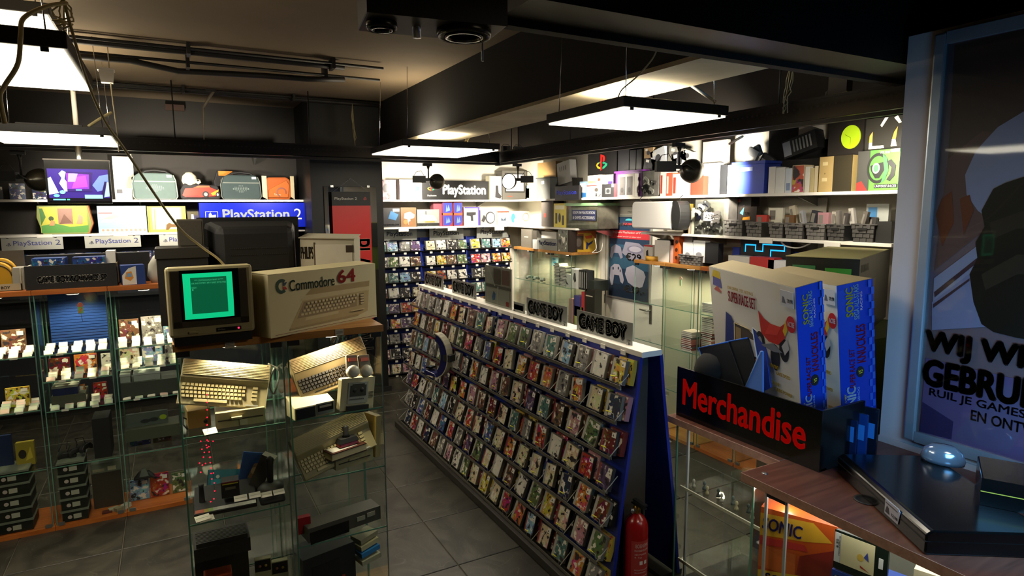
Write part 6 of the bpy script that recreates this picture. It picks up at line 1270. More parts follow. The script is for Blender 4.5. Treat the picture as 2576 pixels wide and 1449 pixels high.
for k, (u0, u1, vt, c, art) in enumerate([(1931, 1948, 420, '#e4e0d8', None), (1949, 1972, 422, '#dcdcd8', None), (1973, 1989, 424, '#c9d0d8', None), (1990, 2020, 416, '#b8a888', '#a8503c'), (2022, 2034, 420, '#c4c0b4', None), (2035, 2045, 423, '#a89a70', None), (2046, 2055, 418, '#b5a888', None)]):
    item('%s on the upper right shelf between the blue bin and tan carton' % ['white blister pack', 'bright white box', 'pale blue printed box', 'red and green printed game box', 'grey-white slim box', 'tan slim box', 'cream slim box'][k], 'game_box', 'game box', R_, u0, u1, vt, z1, .12, c, [('#7f8fae', rect(.2,.8,.1,.4))] if k == 2 else None, art=art)
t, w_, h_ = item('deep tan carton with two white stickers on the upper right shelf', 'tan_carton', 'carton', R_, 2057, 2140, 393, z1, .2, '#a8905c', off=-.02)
picture([(C('#c9b888'), rect(.1,.26,.75,.85)), (C('#c9b888'), rect(.1,.26,.3,.4)), (C('#6a5a38'), rect(.17,.2,.5,.54)), (C('#2a2412'), rect(.44,1,.0,1))], 0, w_, 0, h_, -.001, t)  # dark right part paints the carton's shaded side onto its front
t, w_, h_ = item('green box picturing a black racing wheel at the right end of the upper shelf', 'wheel_box', 'game box', R_, 2152, 2258, 378, z1, .12, '#4a8a34', off=-.02)
WG = '#1c1e1c'; Lq = [(C('#3a3a36'), rect(0,.3,0,1)), (C('#8a2a24'), [(0,0),(.28,0),(.12,.25),(0,.2)]), (C('#5aa03a'), [(.3,.0),(1,0),(1,1),(.5,1)]), (C(WG), list(ell(.5,.55,.26,.38,28))), (C('#4a8a34'), list(ell(.5,.55,.2,.3,28))), (C(WG), [(.32,.62),(.62,.7),(.66,.5),(.55,.3),(.45,.3),(.34,.5)]), (C('#a8a8a0'), ell(.46,.55,.09,.13,20)), (C('#4a8a5a'), ell(.46,.55,.06,.09,18)), (C('#3f9a4a'), [(.60,.9),(.70,.8),(.76,.5),(.68,.25),(.6,.18),(.66,.5)]), (C(WG), [(.7,.7),(.8,.75),(.92,.6),(.9,.35),(.8,.22),(.72,.26),(.8,.4),(.82,.55)]), (C('#141412'), rect(.44,.98,.06,.15)), (C('#d8d8d0'), rect(.78,.98,.92,1))]
picture(Lq, 0, w_, 0, h_, -.001, t); lettering('UNIVERSE RACER', .46*w_, .96*w_, .075*h_, .135*h_, -.0065, C('#d8d8d0'), t, shear=.2); lettering('FOR XBOX', .55*w_, .77*w_, .9*h_, .96*h_, -.0065, C('#d8e8d0'), t, shear=.2)
item('black box with silver slots tilted over the shelf goods', 'slotted_box', 'box', R_, 1968, 2052, 352, at_x(2010, 398, XF+.1).z, .10, '#1c1c1c', [('#a8aab0', rect(.02,.25,.1,.9))] + [('#8f9088', rect(.32+.1*k,.37+.1*k,.2,.85)) for k in range(6)], off=.10, tilt=-14)
item('dark backing carton behind the tan carton on the upper right shelf', 'dark_carton', 'carton', R_, 1962, 2148, 398, z1, .12, '#131210', off=.17)
item('bright white panel rising behind the tilted slotted box', 'white_board', 'board', R_, 2000, 2072, 318, at_x(2030, 355, XF+.2).z, .02, '#d8d2c4', off=.2)
t, w_, h_ = item('large dark box with a glowing green sphere emblem, top right shelf', 'emblem_carton', 'carton', R_, 2075, 2162, 306, at_x(2120, 392, XF+.06).z, .12, '#221d19', off=.06)
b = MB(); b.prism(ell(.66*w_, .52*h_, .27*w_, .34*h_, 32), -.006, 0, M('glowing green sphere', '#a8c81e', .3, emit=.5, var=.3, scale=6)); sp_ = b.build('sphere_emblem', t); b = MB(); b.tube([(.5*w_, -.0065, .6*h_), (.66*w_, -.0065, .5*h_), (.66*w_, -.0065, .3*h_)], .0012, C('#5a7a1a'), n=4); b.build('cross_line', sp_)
t, w_, h_ = item('dark grey sign board with bright white letter strokes at the top right', 'stroke_sign', 'sign', R_, 2165, 2268, 296, at_x(2216, 384, XF+.08).z, .04, '#35332c', off=.08)
SG = M('lit stroke', '#fff6d0', .4, emit=1.6, var=.02); SGO = M('lit stroke amber', '#e8b04a', .4, emit=.9, var=.02)
picture([(SG, [(.12,.12),(.5,.12),(.48,.2),(.2,.2),(.2,.55),(.13,.45)]), (SGO, [(.12,.3),(.2,.3),(.2,.62),(.13,.5)]), (SG, [(.66,.15),(.80,.15),(.76,.35),(.68,.35)]), (SGO, [(.68,.36),(.77,.36),(.80,.7),(.72,.55)]), (SG, [(.42,.72),(.56,.98),(.48,.98),(.38,.78)]), (SG, [(.7,.95),(.78,1),(.88,.8),(.82,.78)])], 0, w_, 0, h_, -.001, t)
# second back shelf
item('black box with a blue cushion picture on the second back shelf', 'game_box', 'game box', B_, 958, 1006, 523, z2, .12, '#1c1c20', [('#2f6a9a', [(.35,.45),(.5,.85),(.9,.65),(.75,.35)]), ('#a8a8a0', rect(.6,.95,.8,.95))], texts=[('innovation', .05, .9, .08, .2, '#d0cec4')])
item('brown box picturing a silver gun on the second back shelf', 'game_box', 'game box', B_, 1007, 1046, 522, z2, .12, '#6f5030', [('#c4c4bc', gun), ('#a86a3a', ell(.3,.25,.15,.12,12)), ('#8f5030', ell(.6,.2,.12,.1,12))])
item('grey-green box picturing a flat white console', 'game_box', 'game box', B_, 1048, 1104, 527, z2, .12, '#7f8680', [('#c9ccc8', [(.08,.35),(.2,.7),(.75,.65),(.9,.35)]), ('#1a1a18', rect(0,1,.03,.2)), ('#c87a2a', rect(.35,.8,.24,.3)), ('#1a1a18', rect(.38,.41,.7,.9))], texts=[('Innovation', .05, .45, .06, .17, '#d8d8d0')])
for r in range(2):
    for c_, (u0, u1) in enumerate([(1113, 1138), (1141, 1163)]):
        item('red and purple %s box of the blue-figured cubes, %s column' % (['lower', 'upper'][r], ['left', 'right'][c_]), 'game_box', 'game box', B_, u0, u1, 536-33*r, z2+.142*r, .14, '#8a3a5a', [('#3a3f9a', rect(.05,.95,.05,.8)), ('#6f8ac0', [(.3,.2),(.4,.7),(.5,.4),(.6,.7),(.75,.3)]), ('#c02a20', [(.7,.0),(1,.0),(1,.35)]), ('#c85a3a', rect(0,1,.84,1))], side='#7a3a4a', group='red and purple cube boxes')
item('pink-red side stack left of the purple cube boxes', 'game_box', 'game box', B_, 1090, 1111, 504, z2, .12, '#8a4450', off=.03)
item('white box picturing a black pistol with purple edges', 'game_box', 'game box', B_, 1168, 1206, 521, z2, .12, '#dcd8d4', [('#1c1c20', [(.12,.55),(.14,.72),(.75,.72),(.75,.58),(.55,.55),(.58,.25),(.42,.25),(.4,.5)]), ('#4a3a94', rect(.88,1,0,1)), ('#4a3a94', rect(0,1,.93,1))])
item('grey box picturing a round white pad on the second back shelf', 'game_box', 'game box', B_, 1208, 1249, 529, z2, .12, '#8f8f8c', [('#2a2a2c', ell(.6,.5,.3,.4,20)), ('#dcdcd8', ell(.62,.5,.24,.33,20)), ('#2a2a2c', [(.05,.3),(.2,.7),(.35,.5),(.2,.2)])])
item('white box with a red top band and small dark mark', 'game_box', 'game box', B_, 1251, 1280, 530, z2, .12, '#e2e0da', [('#c0402c', rect(0,1,.86,.97)), ('#3a4a5a', [(.3,.3),(.35,.55),(.5,.35),(.7,.55),(.75,.3)])])
item('white and turquoise blister box on the second back shelf', 'game_box', 'game box', B_, 1282, 1304, 532, z2, .12, '#cfe4e2', [('#3f9aa0', ell(.4,.5,.25,.35,12)), ('#7fc4c4', ell(.65,.3,.2,.2,12))])
item('white box with a silver round steering wheel picture', 'game_box', 'game box', B_, 1308, 1337, 531, z2, .12, '#e4dfd2', [('#8f8a80', ell(.5,.55,.3,.33,18)), ('#d8d4c8', ell(.5,.55,.22,.24,18))]); item('slim box with yellow edge in the corner of the second shelf', 'game_box', 'game box', B_, 1339, 1357, 532, z2, .12, '#c9a83a', [('#d8d4c8', rect(.0,.6,.1,.9))])
# corner second shelf
t, w_, h_ = item('grey-brown nylon bag with a tiny red emblem in the far corner', 'nylon_bag', 'bag', R_, 1362, 1392, 503, z2, .16, M('grey nylon', '#4a443e', .8, var=.15, bump=.2), bev=.02); picture([(C('#a83a30'), rect(.25,.4,.35,.5))], 0, w_, 0, h_, -.001, t)
item('yellow blister box with three black gadgets in the far corner', 'game_box', 'game box', R_, 1393, 1424, 512, z2, .1, '#d8c85a', [('#2a2a26', rect(.15,.3,.15,.6)), ('#2a2a26', ell(.5,.4,.1,.2,12)), ('#2a2a26', rect(.7,.85,.1,.5)), ('#e8e4c0', rect(.1,.9,.75,.92))])
t, w_, h_ = item('clear storage bin with a pale green lid and a navy lettered label', 'storage_bin', 'bin', R_, 1426, 1504, 518, z2, .28, M('grey bin contents', '#6a675a', .5, var=.6, scale=18))
b = MB(); b.box(-.006, w_+.006, -.008, -.004, 0, h_, CLEAR); b.build('clear_wall', t); b = MB(); b.box(-.015, w_+.015, -.015, .29, h_, h_+.03, C('#7fa878', .3)); b.build('lid', t, bevel=.004); b = MB(); b.box(.2*w_, w_*.98, -.012, -.008, .36*h_, .82*h_, C('#1c2240')); lb = b.build('label', t)
lettering('KOOP UW PLAYSTATION', .24*w_, .94*w_, .64*h_, .76*h_, -.0125, C('#a8a8a8'), lb); lettering('& GAMES ACCESSOIRES', .24*w_, .94*w_, .42*h_, .54*h_, -.0125, C('#a8a8a8'), lb)
# on the corner cabinets
item('tall grey-brown lettered box on the corner cabinets, far left', 'game_box', 'game box', R_, 1311, 1337, 577, zc, .12, '#6f6a60', [('#b5b0a4', rect(.3,.7,.55,.62))], off=-.04)
item('slim dark box beside the grey-brown box on the corner cabinets', 'game_box', 'game box', R_, 1339, 1350, 580, zc, .12, '#4a463f', off=-.04); item('small white box in front of the slim dark box', 'small_box', 'box', R_, 1340, 1351, 603, zc, .03, '#d0d0cc', off=-.08)
t, w_, h_ = item('grey sign lettered in blue standing on the corner cabinets', 'lettered_plate', 'sign', R_, 1351, 1402, 600, zc, .006, SIGNG, off=-.055); lettering('PlayStation', .04*w_, .96*w_, .3*h_, .8*h_, -.002, C('#2a2f9a'), t, bold=.02)
item('white packs behind the blue-lettered grey sign', 'white_pack', 'box', R_, 1352, 1400, 583, zc, .08, '#d0cec4', off=.03)
item('tall grey-green picture box right of the blue-lettered sign', 'game_box', 'game box', R_, 1404, 1427, 579, zc, .1, '#6a6e62', off=-.05, art='#6f7468'); item('dark brown case between the grey-green and the yellow box', 'game_box', 'game box', R_, 1429, 1438, 580, zc, .1, '#2a1f18', off=-.04)
t = thing('yellow_game_box', 'yellow and orange game box angled at the corner of the corner cabinets', 'game box', (4.0, 5.93, zc+.001), R(-12)); b = MB(); b.box(0, .30, 0, .10, 0, .24, C('#c99a2a'), front=C('#d0a830')); b.build('carton', t, bevel=.002)
picture([(C('#c0602a'), [(0,.9),(.8,.9),(1,.6),(1,1),(0,1)]), (C('#3a3026'), [(.1,.15),(.1,.8),(.5,.85),(.5,.1)]), (C('#8a4a24'), rect(.1,.5,.78,.86)), (C('#5a5148'), ell(.3,.45,.12,.2,14)), (C('#22306a'), [(.6,.15),(.62,.5),(.7,.4),(.9,.55),(.85,.4),(.7,.3),(.66,.12)]), (C('#c9542a'), [(.55,.75),(.85,.8),(.85,.65),(.6,.62)])], 0, .30, 0, .24, -.0005, t)
b = MB(); b.box(-.002, 0, .0, .10, 0, .24, C('#d8b53a')); b.build('side_panel', t)
cable('white_cable', 'white cables looping off the corner cabinets beside the door', [at_x(1497, 600, 4.1), at_x(1500, 625, 4.05), at_x(1490, 636, 4.0), at_x(1512, 630, 4.1), at_x(1516, 600, 4.2), at_x(1512, 575, 4.3)], .004, WHITE)
for k in range(2):
    p = at_x(1497+16*k, 590, 4.32); b = MB(); b.box(-.008, .008, -.006, .006, -.14, .06, WHITE); tag(b.build('plastic_rod', loc=(4.32, max(p.y, 5.89), 1.77), rotz=0), ['left', 'right'][k]+' white upright rod beside the yellow game box', 'rod')
# silver box hanging in front of the right shelves
t = thing('silver_box', 'white-silver rounded box with a black end cap hanging under the upper right shelf', 'electronic unit', (3.93, 4.72, 1.94), R(-90)); SV = M('brushed silver', '#e0deda', .35, .1, var=.03)
b = MB(); b.prism([(.0,.02),(.02,.0),(.55,.0),(.55,.25),(.02,.25),(.0,.22)], -.06, .06, SV); b.build('body', t, bevel=.015); b = MB(); b.prism(list(ell(.60, .125, .055, .128, 24)), -.065, .065, BLACKM); b.box(.555, .60, -.06, .06, .0, .25, BLACKM); b.build('end_cap', t, bevel=.004)
for x in (.05, .58):
    b = MB(); b.tube([(x, 0, .25), (x, .0, .28), (x+.01, .02, .302)], .004, BLACKM, n=6); b.build('hook', t)
# second right shelf
for k, (u0, u1, vt, c) in enumerate([(1721, 1734, 513, '#8a742c'), (1724, 1733, 535, '#c4b8ac'), (1735, 1741, 530, '#a89a94'), (1742, 1747, 523, '#dcd6c6')]): item(['yellow-brown roll', 'pinkish white box', 'slim greyish box', 'thin white upright panel'][k]+' between the silver box and the bagged controllers', 'small_box', 'box', R_, u0, u1, vt, z2, .1, c)
bag_of_pads('big clear bag of grey and black controllers on the second right shelf', 1750, 1834, 497, z2, -.01, 16, 'A25')
item('tall black box behind the first woven basket', 'black_case', 'case', R_, 1838, 1890, 497, z2, .1, '#1a1716', [('#8a3a34', rect(.1,.5,.88,.96)), ('#3f3a44', [(.5,.1),(.65,.8),(.7,.8),(.58,.1)])], off=.10)
item('black and orange game pack above the second woven basket', 'game_box', 'game box', R_, 1863, 1905, 520, z2+.06, .05, '#2a2018', [('#d08a1c', [(.1,.15),(.2,.5),(.6,.55),(.65,.15)]), ('#5ab8e0', [(0,.7),(.25,.98),(.2,.6)])], off=.06, texts=[('TLZW', .3, .6, .62, .74, '#b5a890')])
BK1 = M('woven grey strap', '#6a6763', .7, var=.15); BK2 = M('woven dark strap', '#3f3d3a', .7, var=.2)
def basket(label, u0, u1, vt, zb=z2, off=-.02, X=None, rows=4, dark=False, hh=None):
    t0 = at_x(u0, 500, XF+off); t1 = at_x(u1, 500, XF+off); w_ = t0.y-t1.y; h_ = hh or at_x((u0+u1)/2, vt, XF+off).z-zb
    t = thing('woven_basket', label, 'basket', (XF+off, t0.y, zb+.001), R(-90), 'woven storage baskets'); e = .012; A, Bm = (BK2, BLACKM) if dark else (BK1, BK2)
    b = MB(); b.tbox((e, w_-e, e, .24), (0, w_, 0, .25), 0, h_*.98, Bm); b.build('shell', t)
    n = max(4, int(w_/.026)); cw = w_/n
    for i in range(n):
        for j in range(rows):
            hz = h_/rows; out = .004 if (i+j) % 2 else .0
            f = e*(1-(j+.5)/rows); q = MB(); q.box(f+i*cw*(w_-2*f)/w_+.001, f+(i+1)*cw*(w_-2*f)/w_-.001, f-.004-out, f+.002, j*hz+.002, (j+1)*hz-.002, A if (i+j) % 2 else (BK1 if not dark else BK2)); q.build('strap', t)
    b = MB(); b.box(w_*.3, w_*.7, -.010, -.004, h_*.68, h_*.82, BLACK); b.build('handle_hole', t)
    b = MB(); b.tube([(0, -.004, h_), (w_, -.004, h_), (w_, .25, h_), (0, .25, h_), (0, -.004, h_)], .006, A, n=5); b.build('rim', t); return t
for k, q in enumerate([(1824, 1871, 555), (1879, 1920, 560), (1937, 1974, 563), (1977, 2024, 563), (2031, 2080, 565), (2084, 2130, 567), (2147, 2206, 566)]):
    basket('woven strap basket on the second right shelf, %s from the left' % NUM[k], *q, dark=k > 4)
item('black box at the right end of the second right shelf', 'black_case', 'case', R_, 2209, 2248, 558, z2, .2, '#141310')
INN = [('red boxed game in the second basket', 1905, 1931, 541, '#c43a30'), ('white folded pack in the second basket', 1899, 1930, 547, '#dccabc'), ('white blister card in the third basket', 1935, 1971, 523, '#dcdac8'), ('brown roll in the fourth basket', 1976, 2000, 541, '#6a4a28'), ('slanted white card in the fourth basket', 2001, 2016, 518, '#b5ad98'),
       ('dark slim case in the fifth basket', 2034, 2056, 528, '#22242e'), ('silver edged case left in the fifth basket', 2024, 2033, 530, '#9a9ca0'), ('pink zipped pouch in the fifth basket', 2060, 2087, 535, '#a87a80'), ('pale card at the top of the sixth basket', 2090, 2108, 532, '#a8a498'), ('grey patterned pack in the sixth basket', 2109, 2118, 530, '#6a655e'), ('dark cased game in the sixth basket', 2119, 2130, 536, '#3f3a38'),
       ('silver cable pack in the seventh basket', 2148, 2160, 524, '#b0aca4'), ('brown-grey case in the seventh basket', 2161, 2172, 530, '#5a544c'), ('white-topped pack in the seventh basket', 2173, 2184, 545, '#b5b2ac'), ('dark grey case at the end of the seventh basket', 2186, 2204, 546, '#3a3836'), ('blue and white box behind the seventh basket', 2181, 2238, 513, '#a8aca4')]
for k, (lab, u0, u1, vt, c) in enumerate(INN):
    item(lab, 'packed_accessory', 'accessory', R_, u0, u1, vt, z2+.02, .03, c, [('#3f78a8' if k == 15 else '#7a766e', rect(.1,.5,.55,.9)), ('#d8d6cc', rect(.55,.85,.2,.45))], off=.05+.03*(k % 3)+(.10 if k == 15 else 0), tilt=[0, 6, 0, 0, -14, 10, -12, 0, 5, -4, 6, -10, 12, 0, 4, 0][k])
item('reflective white panel on the wall above the woven baskets', 'white_board', 'board', R_, 1974, 2080, 498, z2+.02, .01, '#e2dccc', off=.30)
# on top of the right cabinets
item('white box with a red top and black bottle picture at the cabinet edge', 'small_box', 'box', R_, 1622, 1645, 617, zc, .08, '#c9c4bc', [('#b82a34', rect(0,1,.9,1)), ('#1a1a1c', [(.3,.3),(.3,.6),(.5,.7),(.55,.3)])])
t = thing('tape_roll', 'yellow roll of tape lying on the right cabinet top', 'tape', (4.05, 4.60, zc)); b = MB(); b.lathe([(.045, 0), (.075, 0), (.075, .045), (.045, .045), (.045, 0)], C('#b88a2c'), n=28); b.build('roll', t)
t, w_, h_ = item('white and black rounded device standing on the right cabinet top', 'rounded_device', 'device', R_, 1650, 1688, 605, zc, .07, '#d8d6d0', bev=.02, off=.01); b = MB(); b.prism([(.2*w_,.1*h_),(w_,.1*h_),(w_*1.05,.9*h_),(.9*w_,1.05*h_),(.1*w_,1.05*h_),(.05*w_,.98*h_),(.9*w_,.95*h_),(.7*w_,.4*h_)], .01, .075, BLACKM); b.build('black_shell', t, bevel=.004)
item('pale pink case beside the rounded device', 'pink_case', 'case', R_, 1690, 1697, 618, zc, .08, '#c9a8a0'); t, w_, h_ = item('orange perforated panel standing on the right cabinet top', 'orange_board', 'board', R_, 1698, 1712, 592, zc, .15, '#b8541c', [('#3a1c10', ell(.55,.2+.28*k,.25,.07,10)) for k in range(3)])
basket('black and grey chequered basket on top of the right cabinets', 1712, 1768, 648, zc, -.03, rows=4, hh=.085)
for k, (u0, u1, vt, c) in enumerate([(1716, 1745, 596, '#8a8884'), (1722, 1746, 610, '#d8d8da'), (1748, 1778, 606, '#dcdcdc'), (1778, 1812, 612, '#1a1a1c')]): item(['grey clear pack at the back of the chequered basket', 'left white adapter box in the chequered basket', 'right white adapter box in the chequered basket', 'shiny black bag beside the white adapter boxes'][k], 'packed_accessory', 'accessory', R_, u0, u1, vt, zc+.03, .06, c, [('#8a8a90', ell(.5,.35,.25,.12,12))] if k < 3 else None, off=.06 if k == 0 else .0)
t, w_, h_ = item('black sign with glowing cyan angular strokes under the second right shelf', 'stroke_sign', 'sign', R_, 1868, 1996, 603, 1.70, .03, '#0a0a10', off=.10)
CY = M('cyan lit stroke', '#1ea8f0', .4, emit=1.5, var=.02); q_ = .035
def bar(x0, x1, z0, z1): return (CY, rect(x0, x1, z0, z1))
picture([bar(.10,.33,.70,.76), bar(.10,.12,.40,.70), bar(.31,.33,.45,.76), bar(.33,.48,.45,.50), bar(.46,.48,.45,.80), bar(.46,.66,.76,.81), bar(.62,.90,.52,.58), bar(.62,.64,.28,.56), bar(.88,.90,.54,.80), bar(.66,.90,.76,.81)], 0, w_, 0, h_, -.001, t)
b = MB(); b.box(.02, .05, .0, .03, -.07, 0, BLACKM); b.box(w_-.05, w_-.02, 0, .03, -.07, 0, BLACKM); b.build('foot', t)
for k, (u0, u1, vt) in enumerate([(1848, 1866, 622), (1980, 2004, 632), (2008, 2040, 636)]): item('%s blue panel behind the cyan-lit sign' % ['left', 'middle', 'right'][k], 'blue_board', 'board', R_, u0, u1, vt, zc, .02, '#3a4aa8', off=.16)
for k, (u0, u1, vt, c) in enumerate([(1838, 1892, 645, '#d4d0c8'), (1893, 1955, 648, '#b8302c'), (1940, 1985, 656, '#d8d8dc'), (1987, 2014, 655, '#dcdcde'), (2015, 2043, 656, '#e0e0e0')]): item('%s lying on the right cabinet top behind the race set boxes' % ['stack of white cards', 'flat red pack', 'pale blue-white pack', 'white console', 'second white console'][k], 'packed_accessory', 'accessory', R_, u0, u1, vt, zc, .1, c, off=-.02, bev=.008)
cable('white_cable', 'white cable sagging under the second right shelf', [at_x(1965, 608, 4.05), at_x(1975, 618, 4.06), at_x(1995, 623, 4.08), at_x(2015, 622, 4.1), at_x(2040, 612, 4.1)], .006, WHITE)
# inside the corner cabinet and right cabinets
GX = 4.05
def pile(label, x, y, z, n, w, d, hh, cols, group, dy=.0):
    b = MB(); b.box(-w/2, w/2, 0, d, 0, hh*.92, OBJC); b.box(-w/2+.004, w/2-.004, -.0006, 0, .002, hh*.5, TICK); me = b.mesh('disc_case')
    for k in range(n):
        o = inst(me, 'disc_case', None, (x+rnd.uniform(-.004, .004), y+rnd.uniform(-.004, .004), z+.002+k*hh), (0, 0, R(-90)+rnd.uniform(-.07, .07))); o.color = rgb(rnd.choice(cols)); tag(o, label + ', %s from its bottom' % NUM[k], 'game case', group)
gc = ['#8f9a8c', '#5f6a60', '#a8b0a0', '#4a5048', '#b8bcb0']
pile('flat game case in the tall left pile inside the corner cabinet', 4.02, 6.26, 1.216, 15, .11, .12, .0175, gc, 'tall left pile in the corner cabinet'); pile('flat game case in the right-hand tall pile of the corner cabinet', 4.02, 6.13, 1.216, 13, .12, .13, .0175, gc, 'tall right pile in the corner cabinet')
rw = ['#c9c4b4', '#a8685c', '#b8b0a4', '#8f8a80', '#d0ccc0', '#7a3a34', '#5f5c58']
pile('flat game case in the short front pile inside the right cabinet', 4.0, 4.08, .852, 11, .13, .14, .0165, rw, 'short pile in the right cabinet'); pile('flat game case in the tall pile behind the short one, right cabinet', 4.1, 3.94, .852, 19, .13, .14, .0165, rw, 'tall pile in the right cabinet'); pile('flat game case in the pile hard against the race set box', 4.06, 3.72, .852, 19, .13, .14, .0165, rw, 'pile beside the race set box'); pile('flat game case low in the nearest right cabinet', 4.02, 3.95, .452, 6, .13, .14, .0165, rw, 'low pile in the right cabinet')
pile('bagged disc case in the loose heap on the top glass shelf, right cabinet', 4.06, 3.90, 1.222, 6, .14, .14, .014, ['#d8d4c8', '#c4c8c4', '#a8a8a4'], 'loose heap on the top glass shelf')
item('white printed sleeve standing in the corner cabinet, left one', 'game_box', 'game box', R_, 1413, 1437, 689, 1.216, .012, '#c9cdc4', [('#4a4a44', [(.2,.2),(.5,.5),(.8,.2)]), ('#6a7a9a', rect(.08,.3,.7,.85))], off=.0)
for k in range(5): item('white-fronted upright case in the row of the corner cabinet, %s' % NUM[k], 'game_box', 'game box', R_, 1438+(20+6*(k-1) if k else 0), 1459+5*k if k else 1457, 678+k, 1.216, .1, '#2c2e2c' if k else '#dcdcd4', [('#3a3a3a', [(.3,.5),(.4,.8),(.6,.8),(.7,.4),(.5,.3)])] if k == 0 else [('#a8a8a0', rect(.3,.8,.1,.9))], off=.0, group='upright white cases in the corner cabinet')
item('light blue sleeve with a red band at the back of the corner cabinet', 'game_box', 'game box', R_, 1388, 1405, 640, 1.40, .01, '#9ac8d8', [('#a86a6a', rect(0,1,.8,.88)), ('#3a9ac0', ell(.4,.6,.25,.1,10)), ('#3a9ac0', ell(.5,.3,.25,.1,10)), ('#3a4a4a', rect(.3,.7,.0,.08))], off=.22)
for k in range(3): t = thing('game_controller', '%s dark controller lying on the glass shelf of the corner cabinet' % ['left', 'middle', 'right'][k], 'game controller', (4.05, 6.95-.16*k, 1.222), R(20*k)); b = MB(); b.prism([(-.05,.0),(-.055,.02),(-.03,.045),(.03,.045),(.055,.02),(.05,.0),(.03,.015),(-.03,.015)], -.02, .02, C('#4f5c54')); b.build('body', t, bevel=.006)
for k, (u0, u1, vt, zb, c) in enumerate([(1433, 1443, 752, .802, '#b58a80'), (1446, 1463, 745, .90, '#4a4a8a'), (1465, 1473, 735, .82, '#b83a3a'), (1474, 1499, 728, .82, '#24241c'), (1447, 1470, 772, .802, '#b0b86a')]): item('%s low in the corner cabinet behind the lettered plates' % ['pale pink box', 'purple-blue box', 'bright red spine box', 'black lettered box', 'yellow-green box'][k], 'game_box', 'game box', R_, u0, u1, vt, zb, .1, c, [('#c9c4a8', rect(.1,.8,.8,.83)), ('#a8a48a', rect(.1,.6,.3,.33))] if k == 3 else None)
item('dark slab under the white cases in the corner cabinet', 'dark_slab', 'box', R_, 1462, 1497, 705, 1.216, .2, '#2e342e', off=.03)
# spotlights on the track
def spotlight(label, x, y, z, ztop, az, el, s=1.0, lit=False, hz=0):
    t = thing('track_spotlight', label, 'spotlight', (x, y, ztop)); T = Matrix.Translation((0, 0, z-ztop)) @ Matrix.Rotation(az, 4, 'Z')
    b = MB(); b.box(-.06, .04, -.018, .018, -.03, 0, BLACKM); b.build('track_adapter', t); b = MB(); b.tube([(0,0,-.03), (0,0,-.07), (0,0,z-ztop+.03)], [.02, .008, .008], BLACKM); b.build('stem', t)
    b = MB(); b.box(-.175*s, -.03*s, -.03, .03, -.02*s, .055*s, BLACKM, T=T); b.box(-.03*s, .02, -.02, .02, -.0, .03, BLACKM, T=T); b.build('ballast_box', t, bevel=.003)
    b = MB(); b.tube([tuple(T @ Vector(p)) for p in [(-.16*s,0,.055*s), (-.13*s,0,.10*s), (-.08*s,0,.11*s), (-.05*s,0,.06*s)]], .003, BLACKM, n=6); b.build('wire_loop', t)
    H = T @ Matrix.Translation((.07*s, 0, -.01)) @ Matrix.Rotation(R(hz), 4, 'Z') @ Matrix.Rotation(el, 4, 'Y') @ Matrix.Scale(s, 4)
    b = MB(); b.lathe([(.022,-.05), (.03,-.03), (.05,-.015), (.072,.012), (.085,.045), (.09,.075), (.086,.078), (.07,.04), (.03,.0), (.001,.0)], M('spot shell', '#3d3a31', .3, .6, var=.1), n=32, T=H); b.build('reflector_dome', t)
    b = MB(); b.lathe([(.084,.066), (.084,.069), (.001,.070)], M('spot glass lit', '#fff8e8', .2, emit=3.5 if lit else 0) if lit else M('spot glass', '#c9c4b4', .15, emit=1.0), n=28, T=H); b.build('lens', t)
    b = MB(); b.tube([tuple(T @ Vector(p)) for p in [(.0,0,.02), (.03,-.09*s,.03), (.09*s,-.095*s,-.01)]], .005, BLACKM, n=6); b.build('yoke', t); return t
p = at_y(1078, 455, 6.62); spotlight('black spotlight on the back cable tray in front of the black lettered sign', p.x, 6.62, p.z, 2.63, R(-20), R(88), hz=70)
p = at_x(1303, 455, 3.5); spotlight('black spotlight with a glaring lens, near the corner of the cable trays', 3.5, p.y, p.z, 2.63, R(150), R(88), 1.0, True, hz=62)
p = at_x(1708, 425, 3.5); spotlight('big black spotlight hanging on the right cable tray above the red boxes', 3.5, p.y, p.z, 2.63, R(-25), R(92), 1.05, hz=50)
p = at_y(55, 450, 6.62); spotlight('dark dome spotlight at the upper left beside the hanging screen', p.x, 6.62, p.z, 2.63, R(-20), R(88), 1.1, hz=75)
for k in range(3):
    p = at_y(1298+28*k, 362, 6.9); b = MB(); b.box(-.05, .05, -.03, .03, -.03, .03, BLACKM); b.tube([(-.05,0,.03), (-.03,0,.05), (.03,0,.05), (.05,0,.03)], .003, BLACKM, n=5); o = tag(b.build('transformer_box', loc=(p.x-.45, 6.62, 2.825)), '%s small black transformer box standing on the back cable tray' % ['left', 'middle', 'right'][k], 'transformer')
# ================================================================ foreground on the right
# Merchandise sign
t = thing('lettered_sign', 'long black sign lettered Merchandise in red standing on the counter', 'sign', (2.40, 2.51, 1.001), R(-90)); SGB = M('sign black acrylic', '#070707', .2, var=.1); RL2 = M('red sign letters', '#d0180c', .4, emit=.12, var=.02)
b = MB(); b.box(0, .875, 0, .012, 0, .275, SGB); b.box(.862, .875, .012, .30, 0, .275, SGB); b.box(0, .875, .012, .05, 0, .012, SGB); b.build('board', t, bevel=.001)
lettering('Merchandise', .05, .80, .075, .215, -.001, RL2, t, bold=.045)
